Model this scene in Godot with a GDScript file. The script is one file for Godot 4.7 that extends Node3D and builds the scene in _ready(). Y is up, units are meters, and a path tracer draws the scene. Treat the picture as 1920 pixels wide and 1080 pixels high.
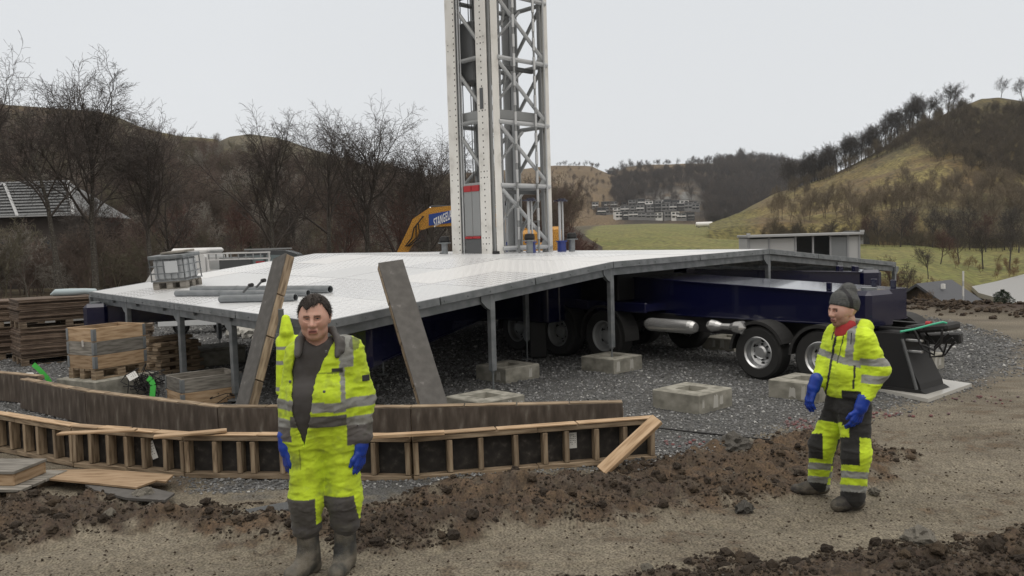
extends Node3D
# ---------------------------------------------------------------- helpers
const F := 1600.0
const CAMP := Vector3(0, 2.1, 0)
var CAMB := Basis(Vector3.RIGHT, deg_to_rad(-3.2)) * Basis(Vector3(0, 0, 1), deg_to_rad(-1.7))
var M := {}
var names := {}
var box_cache := {}
var rng := RandomNumberGenerator.new()

func ray(px: float, py: float) -> Vector3:
	return CAMB * Vector3((px - 960.0) / F, (540.0 - py) / F, -1.0)

func at(px: float, py: float, d: float) -> Vector3:      # the point d metres into the scene along that sight line
	var r := ray(px, py)
	return CAMP + r * (d / -r.z)

func gp(px: float, py: float, h := 0.0) -> Vector3:      # the point of that sight line at height h
	var r := ray(px, py)
	return CAMP + r * ((h - CAMP.y) / r.y)

class MB:
	var v := PackedVector3Array()
	var n := PackedVector3Array()
	var uv := PackedVector2Array()
	var c := PackedColorArray()
	var col := Color(1, 1, 1)
	func tri(a: Vector3, b: Vector3, d: Vector3, na = null, nb = null, nd = null):
		if na == null:
			na = (b - a).cross(d - a).normalized(); nb = na; nd = na
		v.append(a); v.append(d); v.append(b)
		n.append(na); n.append(nd); n.append(nb)
		uv.append(Vector2.ZERO); uv.append(Vector2.ZERO); uv.append(Vector2.ZERO)
		c.append(col); c.append(col); c.append(col)
	func quad(a: Vector3, b: Vector3, d: Vector3, e: Vector3):
		var nn := (d - a).cross(e - b).normalized()
		tri(a, b, d, nn, nn, nn); tri(a, d, e, nn, nn, nn)
	func quad_uv(a: Vector3, b: Vector3, d: Vector3, e: Vector3, ua: Vector2, ub: Vector2, ud: Vector2, ue: Vector2):
		quad(a, b, d, e)
		var k := uv.size() - 6
		uv[k] = ua; uv[k + 1] = ud; uv[k + 2] = ub; uv[k + 3] = ua; uv[k + 4] = ue; uv[k + 5] = ud
	func box(p: Vector3, s: Vector3, b := Basis()):
		var x := b.x * s.x * .5; var y := b.y * s.y * .5; var z := b.z * s.z * .5
		quad(p - x - y + z, p + x - y + z, p + x + y + z, p - x + y + z)
		quad(p + x - y - z, p - x - y - z, p - x + y - z, p + x + y - z)
		quad(p + x - y + z, p + x - y - z, p + x + y - z, p + x + y + z)
		quad(p - x - y - z, p - x - y + z, p - x + y + z, p - x + y - z)
		quad(p - x + y + z, p + x + y + z, p + x + y - z, p - x + y - z)
		quad(p - x - y - z, p + x - y - z, p + x - y + z, p - x - y + z)
	func bev(p: Vector3, s: Vector3, w: float, b := Basis()):
		var h := s * .5
		var i := h - Vector3(w, w, w)
		var P := func(x, y, z): return p + b * Vector3(x, y, z)
		for ax in 3:
			var a1 := (ax + 1) % 3
			var a2 := (ax + 2) % 3
			for sg in [-1.0, 1.0]:
				var q := []
				for m in [[-1, -1], [1, -1], [1, 1], [-1, 1]]:
					var t := Vector3()
					t[ax] = h[ax] * sg; t[a1] = i[a1] * m[0]; t[a2] = i[a2] * m[1]
					q.append(P.call(t.x, t.y, t.z))
				if sg > 0: quad(q[0], q[1], q[2], q[3])
				else: quad(q[3], q[2], q[1], q[0])
			for s1 in [-1.0, 1.0]:
				for s2 in [-1.0, 1.0]:
					var e := []
					for m in [[0, -1], [0, 1], [1, 1], [1, -1]]:
						var t := Vector3()
						t[ax] = i[ax] * m[1]
						t[a1] = (h[a1] if m[0] == 0 else i[a1]) * s1
						t[a2] = (i[a2] if m[0] == 0 else h[a2]) * s2
						e.append(P.call(t.x, t.y, t.z))
					if s1 * s2 > 0: quad(e[3], e[2], e[1], e[0])
					else: quad(e[0], e[1], e[2], e[3])
		for sx in [-1.0, 1.0]:
			for sy in [-1.0, 1.0]:
				for sz in [-1.0, 1.0]:
					var A = P.call(h.x * sx, i.y * sy, i.z * sz)
					var B = P.call(i.x * sx, h.y * sy, i.z * sz)
					var C = P.call(i.x * sx, i.y * sy, h.z * sz)
					if sx * sy * sz > 0: tri(A, B, C)
					else: tri(A, C, B)
	func path(pts: Array, rad: Array, k := 8, caps := true):
		var prev := []
		var pn := []
		var up := Vector3(0.31, .9, .27).normalized()
		for i in pts.size():
			var d: Vector3 = (pts[mini(i + 1, pts.size() - 1)] - pts[maxi(i - 1, 0)]).normalized()
			if absf(d.dot(up)) > .95: up = Vector3(.9, .2, -.4).normalized()
			var x := d.cross(up).normalized()
			var y := x.cross(d)
			up = y
			var ring := []
			var rn := []
			for j in k:
				var a := TAU * j / k
				var o := x * cos(a) + y * sin(a)
				rn.append(o); ring.append(pts[i] + o * float(rad[i]))
			if i > 0:
				for j in k:
					var q := (j + 1) % k
					tri(prev[j], ring[q], prev[q], pn[j], rn[q], pn[q])
					tri(prev[j], ring[j], ring[q], pn[j], rn[j], rn[q])
			if caps and (i == 0 or i == pts.size() - 1):
				for j in range(1, k - 1):
					if i == 0: tri(ring[0], ring[j], ring[j + 1], -d, -d, -d)
					else: tri(ring[0], ring[j + 1], ring[j], d, d, d)
			prev = ring; pn = rn
	func tube(a: Vector3, b: Vector3, r1: float, r2 := -1.0, k := 8, caps := true):
		path([a, b], [r1, r1 if r2 < 0 else r2], k, caps)
	func lathe(prof: Array, k: int, xf := Transform3D()):          # [[r, y]...] about y
		for i in prof.size() - 1:
			var r0: float = prof[i][0]; var y0: float = prof[i][1]
			var r1: float = prof[i + 1][0]; var y1: float = prof[i + 1][1]
			var sl := Vector2(y1 - y0, r0 - r1).normalized()
			for j in k:
				var a := TAU * j / k
				var b := TAU * (j + 1) / k
				var ca := Vector3(cos(a), 0, sin(a)); var cb := Vector3(cos(b), 0, sin(b))
				var na := xf.basis * (ca * sl.x + Vector3.UP * sl.y); var nb := xf.basis * (cb * sl.x + Vector3.UP * sl.y)
				var A := xf * (ca * r0 + Vector3.UP * y0); var B := xf * (cb * r0 + Vector3.UP * y0)
				var C := xf * (cb * r1 + Vector3.UP * y1); var D := xf * (ca * r1 + Vector3.UP * y1)
				tri(A, C, B, na, nb, nb); tri(A, D, C, na, na, nb)
	func prism(poly: PackedVector2Array, depth: float, xf := Transform3D()):   # outline in x-y, thickness along z
		var t := Geometry2D.triangulate_polygon(poly)
		if Geometry2D.is_polygon_clockwise(poly):
			poly.reverse(); t = Geometry2D.triangulate_polygon(poly)
		var h := depth * .5
		for i in range(0, t.size(), 3):
			var p := [poly[t[i]], poly[t[i + 1]], poly[t[i + 2]]]
			if (p[1] - p[0]).cross(p[2] - p[0]) < 0: p = [p[0], p[2], p[1]]
			tri(xf * Vector3(p[0].x, p[0].y, h), xf * Vector3(p[1].x, p[1].y, h), xf * Vector3(p[2].x, p[2].y, h))
			tri(xf * Vector3(p[0].x, p[0].y, -h), xf * Vector3(p[2].x, p[2].y, -h), xf * Vector3(p[1].x, p[1].y, -h))
		for i in poly.size():
			var a := poly[i]; var b := poly[(i + 1) % poly.size()]
			quad(xf * Vector3(a.x, a.y, -h), xf * Vector3(b.x, b.y, -h), xf * Vector3(b.x, b.y, h), xf * Vector3(a.x, a.y, h))
	func mesh() -> ArrayMesh:
		var arr := []
		arr.resize(Mesh.ARRAY_MAX)
		arr[Mesh.ARRAY_VERTEX] = v; arr[Mesh.ARRAY_NORMAL] = n; arr[Mesh.ARRAY_TEX_UV] = uv; arr[Mesh.ARRAY_COLOR] = c
		var m := ArrayMesh.new()
		m.add_surface_from_arrays(Mesh.PRIMITIVE_TRIANGLES, arr)
		return m

func numbered(called: String) -> String:
	var k: int = names.get(called, 0)
	names[called] = k + 1
	return called if k == 0 else "%s_%03d" % [called, k]

func thing(called: String, label: String, category: String, pos := Vector3.ZERO, basis := Basis(), group := "") -> Node3D:
	var o := Node3D.new()
	o.name = numbered(called); add_child(o)
	o.transform = Transform3D(basis, pos)
	o.set_meta("label", label); o.set_meta("category", category)
	if group: o.set_meta("group", group)
	return o

func part(parent: Node3D, called: String, mesh: Mesh, mat: Material, xf := Transform3D()) -> MeshInstance3D:
	var o := MeshInstance3D.new()
	o.name = called; o.mesh = mesh; o.material_override = mat; o.transform = xf
	parent.add_child(o, true)
	return o

func single(called: String, label: String, category: String, mesh: Mesh, mat: Material, xf := Transform3D(), group := "") -> MeshInstance3D:
	var o := MeshInstance3D.new()
	o.name = numbered(called); o.mesh = mesh; o.material_override = mat; o.transform = xf
	add_child(o)
	o.set_meta("label", label); o.set_meta("category", category)
	if group: o.set_meta("group", group)
	return o

func structure(called: String, mesh: Mesh, mat: Material) -> MeshInstance3D:
	var o := MeshInstance3D.new()
	o.name = numbered(called); o.mesh = mesh; o.material_override = mat
	add_child(o)
	o.set_meta("kind", "structure")
	return o

func stuff(parent: Node3D, called: String, mesh: Mesh, mat: Material, xfs: Array, cols := PackedColorArray(), label := "", category := "") -> MultiMeshInstance3D:
	var mm := MultiMesh.new()
	mm.transform_format = MultiMesh.TRANSFORM_3D
	mm.use_colors = cols.size() > 0
	mm.mesh = mesh
	mm.instance_count = xfs.size()
	for i in xfs.size():
		mm.set_instance_transform(i, xfs[i])
		if cols.size(): mm.set_instance_color(i, cols[i])
	var o := MultiMeshInstance3D.new()
	o.multimesh = mm; o.material_override = mat
	o.name = numbered(called) if parent == self else called
	parent.add_child(o, true)
	o.set_meta("kind", "stuff")
	if label: o.set_meta("label", label); o.set_meta("category", category)
	return o

func bevbox(s: Vector3, w: float) -> ArrayMesh:
	var key := "%.3f %.3f %.3f %.4f" % [s.x, s.y, s.z, w]
	if not box_cache.has(key):
		var m := MB.new()
		if w > 0: m.bev(Vector3.ZERO, s, w)
		else: m.box(Vector3.ZERO, s)
		box_cache[key] = m.mesh()
	return box_cache[key]

func along(a: Vector3, b: Vector3, up := Vector3.UP) -> Transform3D:    # x runs from a to b, origin in the middle
	var x := (b - a).normalized()
	if absf(x.dot(up)) > .98: up = Vector3(0, 0, 1)
	var z := x.cross(up).normalized()
	return Transform3D(Basis(x, z.cross(x), z), (a + b) * .5)

func beam(parent: Node3D, called: String, a: Vector3, b: Vector3, h: float, w: float, mat: Material, bevel := .004, up := Vector3.UP) -> MeshInstance3D:
	return part(parent, called, bevbox(Vector3(snappedf((b - a).length(), .001), h, w), bevel), mat, along(a, b, up))

func lin(r: float, g: float, b: float) -> Color:
	return Color(r, g, b).linear_to_srgb()

func mat(c: Color, rough := .8, metal := 0.0) -> StandardMaterial3D:
	var m := StandardMaterial3D.new()
	m.albedo_color = c; m.roughness = rough; m.metallic = metal
	return m

# noise picture turned into colours by a ramp [[position, colour]...]; sx, sy stretch it
func noise_tex(sd: int, freq: float, ramp: Array, w := 512, h := 512, oct := 4, sx := 1, sy := 1, kind := FastNoiseLite.TYPE_SIMPLEX_SMOOTH) -> ImageTexture:
	var im := noise_img(sd, freq, w, h, oct, sx, sy, kind)
	return tint_img(im, ramp)

func noise_img(sd: int, freq: float, w: int, h: int, oct: int, sx := 1, sy := 1, kind := FastNoiseLite.TYPE_SIMPLEX_SMOOTH) -> Image:
	var fn := FastNoiseLite.new()
	fn.seed = sd; fn.frequency = freq; fn.fractal_octaves = oct; fn.noise_type = kind
	var im := fn.get_seamless_image(w / sx, h / sy)
	im.convert(Image.FORMAT_L8)
	if sx > 1 or sy > 1: im.resize(w, h, Image.INTERPOLATE_CUBIC)
	return im

func tint_img(im: Image, ramp: Array) -> ImageTexture:
	var lut := []
	for i in 256:
		var t := i / 255.0
		var col: Color = ramp[-1][1]
		for k in ramp.size():
			if t <= ramp[k][0]:
				col = ramp[k][1] if k == 0 else (ramp[k - 1][1] as Color).lerp(ramp[k][1], (t - ramp[k - 1][0]) / (ramp[k][0] - ramp[k - 1][0]))
				break
		lut.append([int(col.r * 255), int(col.g * 255), int(col.b * 255)])
	var src := im.get_data()
	var dst := PackedByteArray()
	dst.resize(src.size() * 3)
	for i in src.size():
		var q: Array = lut[src[i]]
		dst[i * 3] = q[0]; dst[i * 3 + 1] = q[1]; dst[i * 3 + 2] = q[2]
	return ImageTexture.create_from_image(Image.create_from_data(im.get_width(), im.get_height(), false, Image.FORMAT_RGB8, dst))

func triplanar(m: StandardMaterial3D, tex: Texture2D, per_metre: float, world := false, off := Vector3.ZERO) -> StandardMaterial3D:
	m.albedo_texture = tex
	m.uv1_triplanar = true; m.uv1_world_triplanar = world
	m.uv1_scale = Vector3.ONE * per_metre; m.uv1_offset = off
	return m

func relief(m: StandardMaterial3D, tex: Texture2D, cm: float) -> StandardMaterial3D:
	m.heightmap_enabled = true; m.heightmap_texture = tex; m.heightmap_scale = cm
	return m

# a sheet of (nu+1) x (nv+1) points: pos and colour from f(i, j)
func sheet(nu: int, nv: int, f: Callable) -> ArrayMesh:
	var v := PackedVector3Array(); var n := PackedVector3Array(); var c := PackedColorArray(); var idx := PackedInt32Array()
	var tot := (nu + 1) * (nv + 1)
	v.resize(tot); n.resize(tot); c.resize(tot)
	for j in nv + 1:
		for i in nu + 1:
			var r: Array = f.call(i, j)
			v[j * (nu + 1) + i] = r[0]; c[j * (nu + 1) + i] = r[1]
	for j in nv:
		for i in nu:
			var a := j * (nu + 1) + i
			var b := a + 1
			var d := a + nu + 1
			var e := d + 1
			var fn := (v[e] - v[a]).cross(v[d] - v[b])
			if fn.y < 0: fn = -fn
			n[a] += fn; n[b] += fn; n[d] += fn; n[e] += fn
			idx.append_array([a, d, b, b, d, e])
	for i in tot: n[i] = n[i].normalized()
	var arr := []
	arr.resize(Mesh.ARRAY_MAX)
	arr[Mesh.ARRAY_VERTEX] = v; arr[Mesh.ARRAY_NORMAL] = n; arr[Mesh.ARRAY_COLOR] = c; arr[Mesh.ARRAY_INDEX] = idx
	var m := ArrayMesh.new()
	m.add_surface_from_arrays(Mesh.PRIMITIVE_TRIANGLES, arr)
	return m

func inside(poly: PackedVector2Array, p: Vector2) -> bool:
	return Geometry2D.is_point_in_polygon(p, poly)

func ground_poly(pix: Array) -> PackedVector2Array:      # corners seen on the flat ground, as x-z
	var o := PackedVector2Array()
	for p in pix:
		var q := gp(p[0], p[1])
		o.append(Vector2(q.x, q.z))
	return o

func poly_dist(poly: PackedVector2Array, p: Vector2) -> float:   # > 0 inside
	var d := 1e9
	for i in poly.size():
		d = minf(d, p.distance_to(Geometry2D.get_closest_point_to_segment(p, poly[i], poly[(i + 1) % poly.size()])))
	return d if inside(poly, p) else -d

func _ready():
	# ------------------------------------------------ camera, sky, light
	var cam := Camera3D.new()
	cam.name = "camera"
	cam.fov = rad_to_deg(2.0 * atan(540.0 / F)); cam.near = .05; cam.far = 6000.0
	add_child(cam)
	cam.transform = Transform3D(CAMB, CAMP)
	cam.current = true
	var env := Environment.new()
	env.background_mode = Environment.BG_SKY
	var sky := Sky.new()
	var sm := ProceduralSkyMaterial.new()
	sm.sky_top_color = lin(.55, .568, .588); sm.sky_horizon_color = lin(.615, .628, .64); sm.sky_curve = .12
	sm.ground_bottom_color = lin(.16, .14, .12); sm.ground_horizon_color = lin(.5, .5, .5); sm.ground_curve = .02
	sm.sun_angle_max = 30.0
	sm.sky_energy_multiplier = 1.0
	sm.sky_cover = noise_tex(81, .006, [[.2, Color(.0, .0, .0)], [.8, Color(.32, .325, .33)]], 1024, 512, 5)
	sm.sky_cover_modulate = Color(.55, .55, .55)
	sky.sky_material = sm
	env.sky = sky
	env.tonemap_mode = Environment.TONE_MAPPER_LINEAR
	env.tonemap_exposure = 1.32
	env.sdfgi_enabled = true; env.ssao_enabled = true; env.ssil_enabled = true
	env.fog_enabled = true; env.fog_density = .00012; env.fog_light_color = lin(.70, .73, .77)
	var we := WorldEnvironment.new()
	we.name = "world_environment"; we.environment = env
	add_child(we)
	var sun := DirectionalLight3D.new()
	sun.name = "sun"; sun.light_energy = .5; sun.light_angular_distance = 80.0; sun.light_color = Color(1, .98, .95)
	sun.shadow_enabled = true
	add_child(sun)
	sun.rotation_degrees = Vector3(-76, 25, 0)
	rng.seed = 7
	# ------------------------------------------------ the place
	make_materials()
	make_terrain()
	make_site_ground()
	make_platform()
	make_tower()
	make_arms_and_trailer()
	make_formwork()
	make_yard()
	make_blocks()
	make_background()
	make_trees()
	make_people()

func make_materials():
	var grain := noise_tex(3, .035, [[.25, Color(.66, .65, .64)], [.5, Color(.9, .9, .89)], [.75, Color(1, 1, 1)]], 512, 512, 5)
	var bumps := noise_tex(5, .03, [[.2, Color.BLACK], [.8, Color.WHITE]], 512, 512, 5)
	M.grain = grain; M.bumps = bumps
	var m := mat(Color.WHITE, .88)
	m.vertex_color_use_as_albedo = true
	triplanar(m, grain, 2.3, true); relief(m, bumps, .45)
	M.ground = m
	m = mat(Color.WHITE, .95)
	m.vertex_color_use_as_albedo = true
	triplanar(m, noise_tex(9, .02, [[.25, Color(.55, .54, .5)], [.5, Color(.85, .85, .83)], [.8, Color(1, 1, 1)]], 512, 512, 6), .06, true)
	M.hill = m
	m = mat(Color.WHITE, .75); m.vertex_color_use_as_albedo = true
	M.stone = m
	m = mat(Color.WHITE, .92); m.vertex_color_use_as_albedo = true
	triplanar(m, grain, 3.0); relief(m, bumps, .6)
	M.clod = m
	# timber: streaks along x
	var ramp_new := [[.2, lin(.30, .195, .11)], [.45, lin(.42, .29, .175)], [.8, lin(.51, .37, .24)]]
	var ramp_old := [[.2, lin(.10, .073, .05)], [.5, lin(.2, .15, .105)], [.85, lin(.29, .23, .17)]]
	var ramp_frame := [[.2, lin(.15, .108, .068)], [.5, lin(.27, .2, .132)], [.85, lin(.37, .29, .2)]]
	var ramp_grey := [[.2, lin(.13, .12, .105)], [.5, lin(.22, .205, .18)], [.85, lin(.31, .29, .26)]]
	var ramp_sheet := [[.2, lin(.075, .05, .036)], [.5, lin(.15, .105, .075)], [.85, lin(.22, .165, .125)]]
	var sets := {"wood_new": ramp_new, "wood_old": ramp_old, "wood_frame": ramp_frame, "wood_grey": ramp_grey, "wood_sheet": ramp_sheet}
	var k := 0
	for s in sets:
		var tx := tint_img(noise_img(20 + k, .045, 512, 512, 5, 8, 1), sets[s])
		M[s] = []
		for q in 4:
			m = mat(Color(1, 1, 1).darkened(.07 * (q % 3)), .78)
			triplanar(m, tx, .9, false, Vector3(q * .37, q * .23, q * .61))
			M[s].append(m)
		k += 1
	# plywood faces
	m = mat(Color.WHITE, .7)
	triplanar(m, noise_tex(31, .02, [[.3, lin(.012, .01, .009)], [.55, lin(.02, .017, .015)], [.75, lin(.035, .03, .026)], [.95, lin(.10, .09, .08)]], 512, 512, 6), .8)
	M.ply_black = m
	m = mat(Color.WHITE, .8)
	triplanar(m, tint_img(noise_img(33, .02, 512, 512, 5, 1, 4), [[.2, lin(.055, .041, .031)], [.5, lin(.082, .063, .049)], [.7, lin(.105, .085, .068)], [.92, lin(.17, .15, .125)]]), .9)
	M.ply_brown = m
	m = mat(Color.WHITE, .75)
	triplanar(m, noise_tex(35, .014, [[.25, lin(.074, .07, .066)], [.5, lin(.086, .081, .076)], [.8, lin(.1, .095, .09)], [.95, lin(.16, .152, .145)]], 512, 512, 4), 1.0)
	M.ply_grey = m
	# concrete
	m = mat(Color.WHITE, .85)
	triplanar(m, noise_tex(37, .012, [[.2, lin(.17, .165, .14)], [.5, lin(.26, .25, .215)], [.8, lin(.33, .32, .28)]], 512, 512, 6), .9, true); relief(m, bumps, .15)
	M.concrete = m
	M.concrete_dry = mat(lin(.42, .41, .38), .9)
	# metals and paints
	m = mat(Color.WHITE, .45, .5)
	triplanar(m, noise_tex(41, .02, [[.25, lin(.18, .195, .205)], [.5, lin(.215, .23, .243)], [.8, lin(.26, .276, .29)]], 256, 256, 4), .8)
	M.galv = m
	M.plate = plate_material()
	M.plates = [M.plate]
	for q in 3:
		var pm: StandardMaterial3D = M.plate.duplicate()
		pm.albedo_color = [lin(.74, .75, .765), lin(.78, .785, .79), lin(.7, .715, .73)][q]; pm.roughness = [.36, .5, .46][q]
		M.plates.append(pm)
	m = mat(lin(.0035, .0045, .03), .22); m.clearcoat_enabled = true; m.clearcoat = .7; m.clearcoat_roughness = .05
	M.blue = m
	m = mat(lin(.012, .03, .2), .3); m.clearcoat_enabled = true; m.clearcoat = .8; m.clearcoat_roughness = .08
	M.blue_bright = m
	m = mat(Color.WHITE, .5)
	triplanar(m, noise_tex(43, .01, [[.15, lin(.55, .54, .51)], [.4, lin(.70, .69, .66)], [.8, lin(.74, .735, .71)]], 256, 256, 5), .5)
	M.white = m
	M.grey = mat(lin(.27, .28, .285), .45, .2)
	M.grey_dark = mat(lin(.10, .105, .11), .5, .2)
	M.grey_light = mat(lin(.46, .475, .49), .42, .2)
	M.black = mat(lin(.008, .008, .009), .6)
	M.rubber = mat(lin(.018, .018, .018), .75)
	M.red = mat(lin(.36, .02, .025), .5)
	M.chrome = mat(lin(.75, .75, .75), .15, 1.0)
	M.alu = mat(lin(.62, .63, .64), .3, .9)
	M.silver = mat(lin(.5, .5, .5), .22, .75)
	M.hole = mat(lin(.02, .02, .02), .9)
	M.paper = mat(lin(.66, .66, .64), .8)
	M.ink = mat(lin(.03, .03, .035), .8)
	M.strap = mat(lin(.08, .55, .09), .55)
	M.hose_green = mat(lin(.05, .40, .25), .5)
	m = mat(lin(.62, .30, .035), .45); triplanar(m, grain, 1.5)
	M.orange = m

func plate_material() -> StandardMaterial3D:
	# five-metre independent tread pattern: raised lenses, alternately turned, 16 cm repeat
	var n := 128
	var im := Image.create(n, n, false, Image.FORMAT_L8)
	for y in n:
		for x in n:
			var best := 0.0
			for cx in 3:
				for cy in 3:
					for off in 2:
						var px := (cx - .5 + off * .5) * n * .5
						var py := (cy - .5 + off * .5) * n * .5
						var d := Vector2(x - px, y - py)
						var s := 1.0 if off == 0 else -1.0
						var a := (d.x + s * d.y) * .7071
						var b := (d.x - s * d.y) * .7071
						var e := sqrt(a * a / 500.0 + b * b / 60.0)
						best = maxf(best, clampf((1.0 - e) * 2.2, 0, 1))
			im.set_pixel(x, y, Color(best, best, best))
	var m := mat(lin(.80, .81, .82), .42, .45)
	var tx := ImageTexture.create_from_image(im)
	relief(m, tx, .45)
	m.roughness_texture = noise_tex(47, .006, [[.2, Color(.62, .62, .62)], [.8, Color(1, 1, 1)]], 256, 256, 4)
	m.uv1_scale = Vector3(6.0, 6.0, 1)
	return m

# ---------------------------------------------------------------- terrain
const TP := [-1200, 0, 700, 1200, 1450, 1700, 1790, 1840, 2400, 3600]
const TD := [25.0, 40.0, 60.0, 90.0, 130.0, 200.0, 320.0, 520.0, 900.0, 1500.0]
const TH := [
	[-.1, -.3, -.4, -.3, 0.0, 0.0, 0.0, 0.0, 0.0, 0.0],
	[-.1, -.3, -.4, -.3, 0.0, 0.0, 0.0, 0.0, 0.0, 0.0],
	[-.1, -.5, -1.2, -1.0, -.3, .5, 2.0, 6.0, 12.0, 14.0],
	[-.1, -1.0, -2.2, -1.5, -.5, 1.5, 4.5, 9.5, 16.0, 18.0],
	[-.1, -1.0, -2.2, -2.0, -1.2, -.5, 1.5, 5.0, 14.0, 16.0],
	[-1.6, -2.3, -3.2, -3.0, -2.8, -2.5, -1.8, 2.0, 10.0, 12.0],
	[-1.8, -2.6, -3.9, -4.5, -4.3, -3.8, -2.5, 1.0, 8.0, 10.0],
	[-1.8, -3.0, -5.8, -6.2, -5.4, -4.2, -3.0, 1.0, 8.0, 10.0],
	[-1.8, -3.0, -5.9, -6.4, -6.2, -5.6, -3.5, 1.0, 8.0, 10.0],
	[-1.8, -3.0, -5.9, -6.4, -6.2, -5.6, -3.5, 1.0, 8.0, 10.0]]
var fn1 := FastNoiseLite.new()

func land_h(px: float, d: float) -> float:
	var i := 0
	while i < TP.size() - 2 and px > TP[i + 1]: i += 1
	var j := 0
	while j < TD.size() - 2 and d > TD[j + 1]: j += 1
	var u := clampf((px - TP[i]) / float(TP[i + 1] - TP[i]), 0, 1)
	var w := clampf((d - TD[j]) / (TD[j + 1] - TD[j]), 0, 1)
	u = u * u * (3 - 2 * u)
	return lerpf(lerpf(TH[i][j], TH[i][j + 1], w), lerpf(TH[i + 1][j], TH[i + 1][j + 1], w), u)

func land(px: float, d: float) -> Vector3:
	var x := (px - 960.0) / F * d
	return Vector3(x, land_h(px, d) + fn1.get_noise_2d(x * 1.5, d * 1.5) * minf(.3, d * .004), -d)

# a hill: columns [px, base row, crest row]; d0 foot distance, d1 crest distance
var hills := {}
func hill_pt(h: Dictionary, px: float, t: float) -> Vector3:
	var c: Array = h.cols
	var i := 0
	while i < c.size() - 2 and px > c[i + 1][0]: i += 1
	var u := clampf((px - c[i][0]) / (c[i + 1][0] - c[i][0]), 0, 1)
	var base := lerpf(c[i][1], c[i + 1][1], u)
	var crest := lerpf(c[i][2], c[i + 1][2], u)
	var d := lerpf(h.d0, h.d1, t)
	var row := lerpf(base, crest, pow(clampf(t, 0, 1), h.bulge))
	var p := at(px, row, d)
	if t < .06: p.y = lerpf(minf(p.y, land_h(px, d) - 2.0), p.y, t / .06)
	if t > 1.0: p.y -= (t - 1.0) * (h.d1 - h.d0) * .9
	var k: float = h.rough * clampf(t * 4.0, 0, 1) * (0.25 if absf(t - 1.0) < .12 else 1.0)
	p.y += fn1.get_noise_2d(p.x * h.nf, p.z * h.nf) * k
	return p

func make_hill(called: String, h: Dictionary, nu: int, nv: int, colour: Callable):
	hills[called] = h
	var p0: float = h.cols[0][0]
	var p1: float = h.cols[-1][0]
	structure(called, sheet(nu, nv, func(i, j):
		var t: float = 1.35 * j / nv
		var px := lerpf(p0, p1, float(i) / nu)
		var p := hill_pt(h, px, t)
		return [p, colour.call(px, t, p)]), M.hill)

func n01(x: float, y: float, s: float) -> float:
	return clampf(fn1.get_noise_2d(x * s, y * s) * .9 + .5, 0, 1)

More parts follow.
